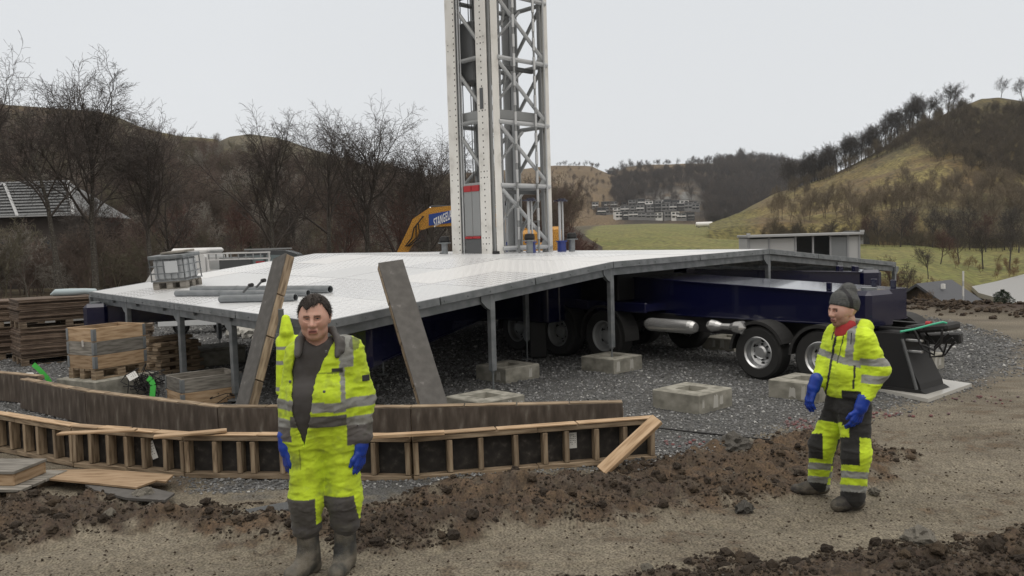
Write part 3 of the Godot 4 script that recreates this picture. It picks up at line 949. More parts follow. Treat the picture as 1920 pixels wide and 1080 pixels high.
	# levelling jacks and posts round the foot
	for s in [[W - .05, .32, true], [.72, .32, true], [-.25, -L - .12, false], [W - .02, -L - .2, true]]:
		var c := Vector3(s[0], -.04, s[1])
		if s[2]:
			var mb := MB.new()
			mb.tube(c, c + Vector3(0, .26, 0), .1, -1, 16); mb.tube(c + Vector3(0, .26, 0), c + Vector3(0, .29, 0), .13, -1, 16); mb.tube(c + Vector3(0, .07, 0), c + Vector3(0, .09, 0), .112, -1, 16)
			var j := part(t, "levelling_jack", mb.mesh(), M.blue_bright)
			mb = MB.new()
			mb.tube(c + Vector3(-.05, .29, 0), c + Vector3(-.05, 1.15, 0), .03, -1, 10); mb.tube(c + Vector3(.05, .29, 0), c + Vector3(.05, 1.15, 0), .022, -1, 10)
			part(j, "rod", mb.mesh(), M.grey_light)
			mb = MB.new()
			mb.tube(c + Vector3(0, 1.15, 0), c + Vector3(0, 1.18, 0), .16, -1, 14); mb.tube(c + Vector3(.03, 1.18, 0), c + Vector3(.03, 1.22, 0), .09, -1, 14)
			part(j, "cap", mb.mesh(), M.blue)
		var o := c + (Vector3(-.2, 0, .16) if s[0] < 1.0 else Vector3(.2, 0, .12))
		var mb2 := MB.new()
		mb2.tube(o, o + Vector3(0, .3, 0), .07, -1, 14); mb2.tube(o + Vector3(0, .3, 0), o + Vector3(0, .325, 0), .14, -1, 16)
		var sp := part(t, "stub_post", mb2.mesh(), M.galv)
		mb2 = MB.new()
		mb2.lathe([[.0, .325], [.1, .325], [.115, .36], [.1, .44], [.06, .46], [.0, .46]], 16, Transform3D(Basis(), o))
		part(sp, "rubber_buffer", mb2.mesh(), M.black)
	for x in [-.2, .15, .5]:
		part(t, "foot_clamp", bevbox(Vector3(.14, .07, .1), .01), M.black, Transform3D(Basis(Vector3.UP, x), Vector3(-.1 + x * .2, .035, .1 - x * .25) + (Vector3(-.2, 0, -1.5) if x < 0 else Vector3.ZERO)))

# ---------------------------------------------------------------- outrigger arms and the trailer under the platform
func arm(label: String, root: Vector3, tip: Vector3, h0: float, h1: float, w: float, foot: bool) -> Node3D:
	var x := Vector3(tip.x - root.x, 0, tip.z - root.z)
	var len := x.length()
	x = x.normalized()
	var t := thing("outrigger_arm", label, "outrigger", Vector3(root.x, 0, root.z), Basis(x, Vector3.UP, x.cross(Vector3.UP)), "outrigger arms of the ride")
	var r := root.y; var e := tip.y
	var mb := MB.new()
	# box beam that gets shallower towards the tip, with flanges
	for s in [-1.0, 1.0]:
		var zz: float = w * .5 * s
		var q := [Vector3(0, r - h0, zz), Vector3(len, e - h1, zz), Vector3(len, e - .02, zz), Vector3(0, r - .02, zz)]
		if s > 0: mb.quad(q[0], q[1], q[2], q[3])
		else: mb.quad(q[3], q[2], q[1], q[0])
	mb.quad(Vector3(len, e - h1, w * .5), Vector3(len, e - h1, -w * .5), Vector3(len, e, -w * .5), Vector3(len, e, w * .5))
	mb.quad(Vector3(0, r - h0, -w * .5), Vector3(len, e - h1, -w * .5), Vector3(len, e - h1, w * .5), Vector3(0, r - h0, w * .5))
	part(t, "beam", mb.mesh(), M.blue)
	var dir := Vector3(len, e - r, 0)
	part(t, "top_flange", bevbox(Vector3(snappedf(dir.length(), .001), .024, w + .07), .004), M.blue, along(Vector3(0, r - .01, 0), Vector3(len, e - .01, 0)))
	part(t, "bottom_flange", bevbox(Vector3(snappedf(Vector3(len, e - h1 - r + h0, 0).length(), .001), .024, w + .07), .004), M.blue, along(Vector3(0, r - h0, 0), Vector3(len, e - h1, 0)))
	# end drum with the leg through it
	mb = MB.new()
	var hw := minf(w, .4)
	var hz := (w - hw) * .5 * (1.0 if t.basis.z.z > 0 else -1.0)
	mb.bev(Vector3(len + .14, e - h1 * .5 - .01, hz), Vector3(.4, h1 + .1, hw + .16), .06)
	var dr := part(t, "end_head", mb.mesh(), M.blue)
	mb = MB.new()
	mb.tube(Vector3(len + .14, e + .04, hz), Vector3(len + .14, e + .07, hz), .1, -1, 16)
	part(dr, "cap", mb.mesh(), M.galv)
	for k in [-1.0, 1.0]:
		part(t, "hinge_ear", bevbox(Vector3(.09, .12, .03), .012), M.blue, Transform3D(Basis(), Vector3(len - .12, e + .06, k * w * .4)))
		part(t, "hinge_ear", bevbox(Vector3(.09, .12, .03), .012), M.blue, Transform3D(Basis(), Vector3(len - .42, e + .07, k * w * .4)))
	if foot:
		mb = MB.new()
		mb.tube(Vector3(len + .1, .2, hz), Vector3(len + .1, e - h1 - .05, hz), .1, -1, 16)
		part(t, "leg", mb.mesh(), M.grey_dark)
		mb = MB.new()
		mb.lathe([[.0, .04], [.34, .04], [.34, .07], [.12, .16], [.12, .24], [.0, .24]], 20, Transform3D(Basis(), Vector3(len + .1, 0, hz)))
		part(t, "foot", mb.mesh(), M.black)
	return t

func wheel(parent: Node3D, p: Vector3, axis: Vector3, r: float, w: float, shiny: Material):
	var wn := Node3D.new()
	wn.name = "wheel"; parent.add_child(wn, true)
	var y := axis.normalized()
	var x := y.cross(Vector3.UP).normalized()
	wn.transform = Transform3D(Basis(x, y, x.cross(y)), p)
	var mb := MB.new()
	mb.lathe([[r * .56, -w * .5], [r * .9, -w * .5], [r * .98, -w * .4], [r, -w * .3], [r, w * .3], [r * .98, w * .4], [r * .9, w * .5], [r * .62, w * .47], [r * .56, w * .42]], 40)
	part(wn, "tyre", mb.mesh(), M.rubber)
	mb = MB.new()
	mb.lathe([[r * .56, w * .43], [r * .6, w * .45], [r * .57, w * .47], [r * .52, w * .40], [r * .5, w * .05], [r * .40, -w * .02], [r * .34, w * .02], [r * .27, w * .02], [r * .25, w * .2], [r * .18, w * .26], [.0, w * .27]], 36)
	var rim := part(wn, "rim", mb.mesh(), shiny)
	mb = MB.new()
	for k in 8:
		var a := TAU * k / 8
		mb.tube(Vector3(cos(a) * r * .3, 0, sin(a) * r * .3), Vector3(cos(a) * r * .3, w * .1, sin(a) * r * .3), .014, -1, 6)
	for k in 6:
		var a := TAU * (k + .5) / 6
		mb.tube(Vector3(cos(a) * r * .43, -w * .015, sin(a) * r * .43), Vector3(cos(a) * r * .43, w * .012, sin(a) * r * .43), .028, -1, 10)
	part(rim, "nuts_and_slots", mb.mesh(), M.black).set_meta("kind", "stuff")

func fender(parent: Node3D, p: Vector3, axis: Vector3, r: float, w: float, a0: float, a1: float):
	var y := axis.normalized()
	var x := y.cross(Vector3.UP).normalized()
	if x.x > 0: x = -x
	var mb := MB.new()
	var n := 16
	for k in n:
		var t0 := lerpf(a0, a1, k / float(n)); var t1 := lerpf(a0, a1, (k + 1) / float(n))
		var o0 := x * cos(t0) + Vector3.UP * sin(t0); var o1 := x * cos(t1) + Vector3.UP * sin(t1)
		var q0 := p + o0 * r; var q1 := p + o1 * r
		mb.quad(q0 - y * w * .5, q1 - y * w * .5, q1 + y * w * .5, q0 + y * w * .5)
		mb.quad(q0 + y * w * .5 - o0 * .02, q1 + y * w * .5 - o1 * .02, q1 - y * w * .5 - o1 * .02, q0 - y * w * .5 - o0 * .02)
		for s in [-1.0, 1.0]:
			var e: Vector3 = y * w * .5 * s
			mb.quad(q0 + e, q1 + e, q1 + e - o1 * .045, q0 + e - o0 * .045)
	part(parent, "mudguard", mb.mesh(), M.rubber)

func make_arms_and_trailer():
	var c := at(945, 476, 18.7)
	var tip := gp(1692, 735); tip.y = 1.27
	arm("long dark blue outrigger arm reaching right over the twin wheels", Vector3(c.x + 1.0, 1.5, c.z + .6), tip + Vector3(.0, 0, -.68), .78, .42, 1.25, true)
	var t2 := at(1615, 509, 17.4)
	arm("dark blue outrigger arm behind, ending under the right platform wing", Vector3(c.x + 1.0, 1.5, c.z), t2, .6, .34, .34, true)
	var t3 := at(195, 572, 15.7)
	arm("dark blue outrigger arm under the far left platform corner", Vector3(c.x - .8, 1.35, c.z), t3, .6, .34, .34, true)
	arm("dark blue outrigger arm running away behind the tower", Vector3(c.x - .5, 1.4, c.z - .8), c + Vector3(-4.6, -.6, -6.0), .6, .34, .34, true)
	var t5 := at(668, 640, 10.6); t5.y = 1.12
	arm("dark blue girder in the shade under the platform's near corner", Vector3(c.x - .2, 1.45, c.z + 1.0), t5, .75, .5, .5, true)
	# blue girder frame added below the deck to block light and darken the space
	var bf := thing("added_girder_frame", "dark blue box girder frame added under the tower to darken the space below the deck", "steel frame")
	var fu := Vector3(.72, 0, -.70); var fv := Vector3(-.70, 0, -.72)
	for s in [-1.0, 1.0]:
		beam(bf, "girder", c + fu * 2.1 * s - fv * 3.4 + Vector3(0, 1.05 - c.y, 0), c + fu * 2.1 * s + fv * 3.4 + Vector3(0, 1.05 - c.y, 0), .8, .3, M.blue, .02)
		beam(bf, "girder", c + fv * 3.2 * s - fu * 1.9 + Vector3(0, 1.0 - c.y, 0), c + fv * 3.2 * s + fu * 1.9 + Vector3(0, 1.0 - c.y, 0), .7, .3, M.blue, .02)
	for s in [-1.0, 1.0]:
		for e in [-1.0, 1.0]:
			beam(bf, "leg", c + fu * 2.1 * s + fv * 3.0 * e + Vector3(0, .02 - c.y, 0), c + fu * 2.1 * s + fv * 3.0 * e + Vector3(0, .66 - c.y, 0), .3, .3, M.black, .02)
	# trailer chassis
	var w0 := gp(1422, 712)
	var dir := Vector3(-.63, 0, -.77).normalized()
	var side := Vector3(-dir.z, 0, dir.x)
	if side.z < 0: side = -side                      # towards the camera's left
	side = -side if side.x > 0 else side
	var t := thing("ride_trailer", "black multi axle trailer chassis under the platform carrying the tower", "trailer")
	var mid := w0 - side * 1.05
	for s in [-.45, .45]:
		beam(t, "chassis_rail", mid + dir * -1.6 + side * s + Vector3(0, .66, 0), mid + dir * 9.5 + side * s + Vector3(0, .72, 0), .26, .12, M.black, .01)
	for k in 9:
		beam(t, "cross_member", mid + dir * (k * 1.15 - .8) - side * .95 + Vector3(0, .62, 0), mid + dir * (k * 1.15 - .8) + side * .95 + Vector3(0, .62, 0), .1, .1, M.black, .01)
	beam(t, "load_bed", mid + dir * 2.2 + Vector3(0, .92, 0), mid + dir * 9.5 + Vector3(0, .95, 0), .12, 2.3, M.blue, .01)
	beam(t, "side_rail", mid + dir * 2.0 + side * 1.16 + Vector3(0, .95, 0), mid + dir * 9.6 + side * 1.16 + Vector3(0, 1.0, 0), .16, .06, M.blue, .01)
	beam(t, "hydraulic_locker", mid + dir * 3.0 + Vector3(0, 1.3, 0), mid + dir * 8.5 + Vector3(0, 1.3, 0), .6, 1.5, M.black, .02)
	var wr := .39
	for q in [0.0, .98]:
		for s in [0.0, 2.1]:
			wheel(t, w0 - dir * q - side * s + Vector3(0, wr, 0) - side * .12, side if s == 0.0 else -side, wr, .29, M.alu)
			fender(t, w0 - dir * q - side * s + Vector3(0, wr, 0) - side * .12, side, wr + .07, .34, .05, PI - .35)
	for q in [2.95, 4.1, 5.25]:
		for s in [0.0, 2.1]:
			wheel(t, w0 + dir * q - side * s + Vector3(0, wr + .05, 0), side if s == 0.0 else -side, wr + .05, .3, M.grey)
		fender(t, w0 + dir * q + Vector3(0, wr + .05, 0), side, wr + .14, .34, -.1, PI + .1)
	# air tank and silver exhaust between the axle groups
	var tk := w0 + dir * 1.5 + side * .12 + Vector3(0, .70, 0)
	var mb := MB.new()
	var xf := Transform3D(Basis(dir.cross(side).normalized(), dir, side), tk)
	mb.lathe([[.0, -.5], [.07, -.49], [.095, -.44], [.105, -.38], [.105, .38], [.095, .44], [.07, .49], [.0, .5]], 24, xf)
	part(t, "air_tank", mb.mesh(), M.silver)
	mb = MB.new()
	xf.origin = w0 + dir * .5 + side * .05 + Vector3(0, .74, 0)
	mb.lathe([[.0, -.34], [.1, -.28], [.085, -.16], [.05, -.08], [.045, .08], [.075, .16], [.09, .26], [.065, .32], [.0, .34]], 24, xf)
	part(t, "exhaust", mb.mesh(), M.silver)
	# landing gear frame, cables and ladder-like steps behind the rear axles
	for k in 3:
		beam(t, "step_bar", w0 - dir * (1.3) - side * .3 + Vector3(0, .55 + k * .14, 0), w0 - dir * 2.2 - side * .3 + Vector3(0, .55 + k * .14, 0), .03, .06, M.alu if k < 2 else M.black, .004)
	beam(t, "tow_bar", w0 - dir * 1.6 - side * .8 + Vector3(0, .62, 0), w0 - dir * 2.4 - side * .95 + Vector3(0, .68, 0), .14, .16, M.black, .02)
	# trapezoid support stand on a board
	var st := gp(1668, 742)
	var bs := Basis(-dir, Vector3.UP, side).orthonormalized()
	var sup := thing("support_stand", "black trapezoid steel support stand under the arm tip", "stand", Vector3(st.x, 0, st.z) - side * .45, bs)
	mb = MB.new()
	mb.prism(PackedVector2Array([Vector2(-.62, .05), Vector2(.34, .05), Vector2(.31, .16), Vector2(.1, .58), Vector2(.08, .78), Vector2(-.62, .78)]), .62)
	part(sup, "box", mb.mesh(), M.black)
	mb = MB.new()
	mb.prism(PackedVector2Array([Vector2(-.7, .052), Vector2(.4, .052), Vector2(.33, .09), Vector2(-.7, .09)]), .66)
	part(sup, "skid", mb.mesh(), M.black)
	mb = MB.new()
	mb.tube(Vector3(.3, .1, .36), Vector3(.12, .72, .36), .02, -1, 8)
	part(sup, "rod", mb.mesh(), M.grey_dark)
	rng.seed = 4
	for k in 4:
		mb = MB.new()
		var pts := []
		for q in 7:
			var a := q / 6.0
			pts.append(Vector3(.15 + .45 * a + rng.randf_range(-.05, .05), .86 - .35 * sin(a * PI) * rng.randf_range(.3, 1.0) - .06 * k * a, .25 - k * .09))
		mb.path(pts, [.014, .014, .014, .014, .014, .014, .014], 6)
		part(sup, "hydraulic_hose", mb.mesh(), M.black)
	part(sup, "coupling_bracket", bevbox(Vector3(.55, .1, .4), .03), M.black, Transform3D(Basis(Vector3(0, 0, 1), .12), Vector3(.3, .84, -.05)))
	mb = MB.new()
	mb.tube(Vector3(.3, .9, .1), Vector3(.36, .9, .1), .035, -1, 14)
	part(sup, "red_coupling", mb.mesh(), M.red)
	# board below the stand
	mb = MB.new()
	var q := []
	for px in [[1640, 727], [1740, 748], [1822, 719], [1735, 706]]: q.append(gp(px[0], px[1], .05))
	for k in 4: mb.quad(q[k] - Vector3(0, .045, 0), q[(k + 1) % 4] - Vector3(0, .045, 0), q[(k + 1) % 4], q[k])
	mb.quad(q[0], q[1], q[2], q[3])
	single("base_board", "pale wet board lying under the black support stand", "board", mb.mesh(), mat(lin(.5, .49, .46), .25))
	# green hose lying across the coupling
	mb = MB.new()
	var g := []
	for p in [[1688, 622, .86], [1715, 617, .9], [1745, 609, .92], [1768, 604, .92], [1775, 606, .9]]:
		g.append(at(p[0], p[1], 10.0))
	mb.path(g, [.013, .013, .013, .013, .013], 8)
	single("green_hose", "bright green hose looped over the trailer coupling", "hose", mb.mesh(), M.hose_green)

# ---------------------------------------------------------------- timber formwork round the ring foundation
const FH := .40
func pick(a: Array) -> Material:
	return a[rng.randi() % a.size()]

func form_panel(label: String, a: Vector3, b: Vector3, outside: bool, fr: Array, planks: int) -> Node3D:
	var x := Vector3(b.x - a.x, 0, b.z - a.z)
	var n := x.length()
	x = x.normalized()
	var z := x.cross(Vector3.UP)            # towards the camera when a is left of b
	var t := thing("formwork_panel", label, "formwork panel", Vector3(a.x, .0, a.z), Basis(x, Vector3.UP, z), "curved timber formwork panels")
	var sheet_z := -.11 if outside else 0.0
	var studs_z := -.05 if outside else -.062
	part(t, "plywood_sheet", bevbox(Vector3(snappedf(n - .006, .001), FH - .01, .018), .001), M.ply_black if outside else M.ply_brown, Transform3D(Basis(), Vector3(n * .5, FH * .5 + .012, sheet_z)))
	for y in [.033, FH - .02]:
		var k := int(ceil(n / 1.3))
		for i in k:
			part(t, "rail", bevbox(Vector3(snappedf(n / k - .004, .001), .045, .1), .004), pick(M.wood_frame if outside else M.wood_old), Transform3D(Basis(), Vector3(n * (i + .5) / k, y + rng.randf_range(-.003, .003), studs_z)))
	for f in fr:
		part(t, "stud", bevbox(Vector3(FH - .11, .045, .095), .004), pick(M.wood_frame), Transform3D(Basis(Vector3.UP, rng.randf_range(-.06, .06)) * Basis(Vector3(0, 0, 1), PI / 2 + rng.randf_range(-.012, .012)), Vector3(n * f, FH * .5 + .006, studs_z)))
	for i in planks:
		var l := n / planks
		part(t, "top_board", bevbox(Vector3(snappedf(l - rng.randf_range(.004, .02), .001), .014, .11), .003), pick(M.wood_new if outside else M.wood_frame), Transform3D(Basis(Vector3.UP, rng.randf_range(-.012, .012)), Vector3(l * (i + .5), FH + .014 + rng.randf_range(-.002, .004), studs_z + .004)))
	return t

func leaning(label: String, a: Vector3, b: Vector3, nrm: Vector3, w: float) -> Node3D:
	var x := (b - a).normalized()
	var z := (nrm - x * nrm.dot(x)).normalized()
	var t := thing("leaning_formwork_panel", label, "formwork panel", a, Basis(x, z.cross(x), z))
	var n := (b - a).length()
	part(t, "plywood_sheet", bevbox(Vector3(snappedf(n, .001), w, .02), .002), M.ply_grey, Transform3D(Basis(), Vector3(n * .5, 0, .01)))
	for s in [-1.0, 1.0]:
		var k := 4
		for i in k:
			part(t, "edge_timber", bevbox(Vector3(snappedf(n / k - .012, .001), .045, .105), .006), pick(M.wood_frame), Transform3D(Basis(), Vector3(n * (i + .5) / k, s * (w * .5 - .0225), -.054)))
		var mb := MB.new()
		for i in 11:
			var p := Vector3(n * (i + .6) / 11.5, s * w * .5, -.03 - .05 * (i % 2))
			mb.tube(p - Vector3(0, .002, 0), p + Vector3(0, .002 * s, 0), .011, -1, 7)
		part(t, "nail_holes", mb.mesh(), M.hole).set_meta("kind", "stuff")
	for i in 5:
		part(t, "stud", bevbox(Vector3(.045, w - .1, .1), .004), pick(M.wood_old), Transform3D(Basis(), Vector3(.04 + (n - .08) * i / 4.0, 0, -.052)))
	return t

func paper(label: String, p: Vector3, nrm: Vector3, roll: float, w: float, h: float, lines: int):
	var z := nrm.normalized()
	var x := Vector3.UP.cross(z).normalized()
	var t := thing("paper_label", label, "label", p, Basis(x, z.cross(x), z) * Basis(Vector3(0, 0, 1), roll))
	part(t, "sheet", bevbox(Vector3(w, h, .002), 0), M.paper)
	var mb := MB.new()
	rng.seed = lines * 31
	for i in lines:
		for q in 4:
			if rng.randf() < .75:
				mb.box(Vector3((q - 1.5) * w * .2, h * (.36 - .72 * i / lines), .0018), Vector3(w * rng.randf_range(.08, .15), h * .035, .001), Basis(Vector3(0, 0, 1), rng.randf_range(-.4, .4)))
	part(t, "print", mb.mesh(), M.ink)

func make_formwork():
	rng.seed = 77
	# outer wall, seen from its studded side
	var fr := func(n: int) -> Array:
		var o := []
		for i in n: o.append((.012 + .976 * i / (n - 1.0)) + (rng.randf_range(-.016, .016) if i > 0 and i < n - 1 else 0.0))
		return o
	var front := form_panel("rightmost outer formwork panel with black plywood between pale studs", gp(776, 905), gp(1232, 866), true, [.012, .145, .27, .41, .53, .62, .745, .865, .985], 3)
	form_panel("outer formwork panel behind the legs of the near man", gp(347, 899), gp(772, 905), true, [.012, .14, .25, .31, .44, .58, .7, .84, .985], 3)
	var side := form_panel("outer formwork panel behind the loose orange boards", gp(138, 878), gp(345, 898), true, fr.call(7), 4)
	form_panel("outer formwork panel with close studs at the left picture edge", gp(-60, 836), gp(136, 878), true, fr.call(8), 3)
	form_panel("outer formwork panel running out of the picture on the left", gp(-420, 790), gp(-62, 836), true, fr.call(9), 3)
	# inner wall, seen from its stained face
	var q := [gp(-330, 672, FH), gp(36, 713, FH), gp(160, 737, FH), gp(408, 766, FH), gp(770, 767, FH), gp(1168, 757, FH)]
	form_panel("rightmost inner formwork panel with a blotched brown face", q[4] + Vector3(.004, 0, 0), q[5], false, [.01, .25, .5, .75, .99], 4)
	form_panel("inner formwork panel directly behind the near man", q[3] + Vector3(.004, 0, 0), q[4], false, [.01, .3, .6, .99], 4)
	form_panel("inner formwork panel in front of the two tier collar box", q[2] + Vector3(.004, 0, 0), q[3], false, [.01, .3, .6, .99], 7)
	form_panel("short inner formwork panel below the green strap on the left", q[1] + Vector3(.004, 0, 0), q[2], false, [.01, .5, .99], 4)
	form_panel("inner formwork panel set back at the left picture edge", q[0], q[1] + Vector3(.12, 0, -.22), false, [.01, .3, .6, .99], 4)
	leaning("grey brown formwork panel leaning right against the platform edge", at(445, 800, 9.35) , at(526, 481, 10.3), Vector3(-.72, .1, .7), .31)
	leaning("dark grey formwork panel leaning left against the platform edge", at(826, 800, 9.1), at(732, 491, 10.15), Vector3(.34, .2, .92), .3)
	# braces and loose timber
	var tm := [M.wood_new[0], M.wood_new[1]]
	var a := gp(1128, 884, .05); var b := at(1233, 786, 7.55)
	single("loose_plank", "orange sawn plank leaning diagonally on the formwork's right end", "plank", bevbox(Vector3(snappedf((b - a).length(), .001), .045, .125), .004), tm[0], along(a, b, Vector3(-.2, .8, .5)))
	a = gp(302, 818, FH + .04); b = gp(412, 808, FH + .04)
	single("loose_plank", "short orange plank lying on the outer wall left of the near man", "plank", bevbox(Vector3(.62, .022, .1), .003), tm[1], along(a, b))
	a = gp(700, 818, FH + .045); b = gp(832, 811, FH + .045)
	single("loose_plank", "orange plank lying on the outer wall by the near man's glove", "plank", bevbox(Vector3(.62, .03, .08), .003), tm[0], along(a, b))
	a = gp(130, 812, FH + .04); b = gp(235, 807, FH + .045)
	single("loose_plank", "thin plank lying skewed on the outer wall at far left", "plank", bevbox(Vector3(.7, .018, .1), .003), tm[1], along(a, b))
	# offcuts on the ground in front
	var pl := func(label: String, pix: Array, h: float, th: float, m: Material):
		var o := PackedVector2Array()
		for p in pix:
			var g := gp(p[0] / 2.7, 680 + p[1] / 2.7, h)
			o.append(Vector2(g.x, -g.z))
		var mb := MB.new()
		mb.prism(o, th, Transform3D(Basis(Vector3.RIGHT, -PI / 2), Vector3(0, h, 0)))
		single("plywood_offcut", label, "plywood offcut", mb.mesh(), m)
	pl.call("dark plywood sheet half buried under the orange boards", [[430, 620], [640, 610], [885, 665], [835, 702], [640, 690], [480, 650]], .07, .02, M.ply_grey)
	pl.call("orange bow shaped plywood offcut lying before the formwork", [[150, 550], [480, 540], [880, 570], [840, 606], [790, 600], [690, 636], [500, 616], [230, 590]], .095, .016, M.wood_new[2])
	# labels stapled to the form
	var f := (gp(776, 905) - gp(1232, 866)).normalized().cross(Vector3.DOWN)
	if f.z < 0: f = -f
	paper("white printed paper label on the rightmost black formwork panel", front.transform * Vector3(.655 * (gp(776, 905) - gp(1232, 866)).length(), .24, -.098), f, 0.0, .075, .145, 6)
	paper("white paper label hanging askew on the left formwork", side.transform * Vector3(.68 * (gp(138, 878) - gp(345, 898)).length(), .22, -.085), side.basis.z, .35, .07, .17, 5)
	paper("white paper tag stuck among the black cable ties", at(248, 705, 12.0), Vector3(.3, .5, 1), .5, .13, .1, 4)
	# slotted drain grate near the man's boots
	var gx := gp(510, 956, .03)
	var gt := thing("drain_grate", "dark slotted steel grate lying on the dirt by the near man", "grate", gx, Basis(Vector3.UP, .55))
	for i in 9: part(gt, "slat", bevbox(Vector3(.34, .03, .012), .002), M.grey_dark, Transform3D(Basis(), Vector3(0, .0, -.09 + i * .0225)))
	for s in [-1.0, 1.0]: part(gt, "frame_bar", bevbox(Vector3(.012, .034, .21), .002), M.grey_dark, Transform3D(Basis(), Vector3(.176 * s, 0, 0)))

# ---------------------------------------------------------------- pallets, collars, stacks
func pallet(t: Node3D, y: float, l: float, w: float, m: Array):
	for i in 5: part(t, "pallet_board", bevbox(Vector3(l, .02, w / 6.2), .003), pick(m), Transform3D(Basis(), Vector3(0, y + .134, -w * .5 + w * (i + .5) / 5)))
	for i in 3:
		part(t, "pallet_board", bevbox(Vector3(l, .02, .1), .003), pick(m), Transform3D(Basis(), Vector3(0, y + .012, (i - 1) * (w * .5 - .05))))
		for k in 3:
			part(t, "pallet_block", bevbox(Vector3(.13, .1, .1), .004), pick(m), Transform3D(Basis(), Vector3((k - 1) * (l * .5 - .065), y + .073, (i - 1) * (w * .5 - .05))))

func collar_box(label: String, p: Vector3, turn: float, l: float, w: float, tiers: Array, with_pallet: bool) -> Node3D:
	var t := thing("pallet_collar_box", label, "wooden box", p, Basis(Vector3.UP, turn), "wooden pallet collar boxes")
	var y := 0.0
	if with_pallet:
		pallet(t, 0, l, w, M.wood_frame); y = .148
	for k in tiers:
		for s in [-1.0, 1.0]:
			part(t, "collar_board", bevbox(Vector3(l, .192, .022), .003), M[k][(rng.randi() % 4)], Transform3D(Basis(), Vector3(0, y + .097, s * (w * .5 - .011))))
			part(t, "collar_board", bevbox(Vector3(w - .046, .192, .022), .003), M[k][(rng.randi() % 4)], Transform3D(Basis(Vector3.UP, PI / 2), Vector3(s * (l * .5 - .011), y + .097, 0)))
			for e in [-1.0, 1.0]:
				var hg := part(t, "corner_hinge", bevbox(Vector3(.05, .17, .004), .001), M.galv, Transform3D(Basis(), Vector3(e * (l * .5 - .02), y + .097, s * (w * .5 + .003))))
				part(hg, "hinge_leaf", bevbox(Vector3(.004, .17, .05), .001), M.galv, Transform3D(Basis(), Vector3(e * .024, 0, -s * .026)))
		y += .196
	if not with_pallet:
		part(t, "floor_board", bevbox(Vector3(l - .05, .02, w - .05), .002), M.wood_old[1], Transform3D(Basis(), Vector3(0, .03, 0)))
	return t

func sheet_stack(label: String, p: Vector3, turn: float, l: float, w: float, tiers: Array):
	var t := thing("plywood_stack", label, "plywood stack", p, Basis(Vector3.UP, turn), "stacks of brown plywood sheets on pallets")
	var y := 0.0
	for n in tiers:
		pallet(t, y, l, w, M.wood_old); y += .148
		for i in n:
			var h := rng.randf_range(.03, .045)
			part(t, "plywood_sheet", bevbox(Vector3(l + rng.randf_range(-.03, .03), snappedf(h - .004, .004), w), .003), pick(M.wood_sheet), Transform3D(Basis(Vector3.UP, rng.randf_range(-.012, .012)), Vector3(rng.randf_range(-.025, .025), y + h * .5, rng.randf_range(-.03, .03))))
			y += h
		y += .002

func apron(px: float, py: float) -> Vector3:       # where that sight line meets the near left apron of the platform
	var n := (P2 - B).cross(A - B).normalized()
	var r := ray(px, py)
	return CAMP + r * ((B - CAMP).dot(n) / r.dot(n))

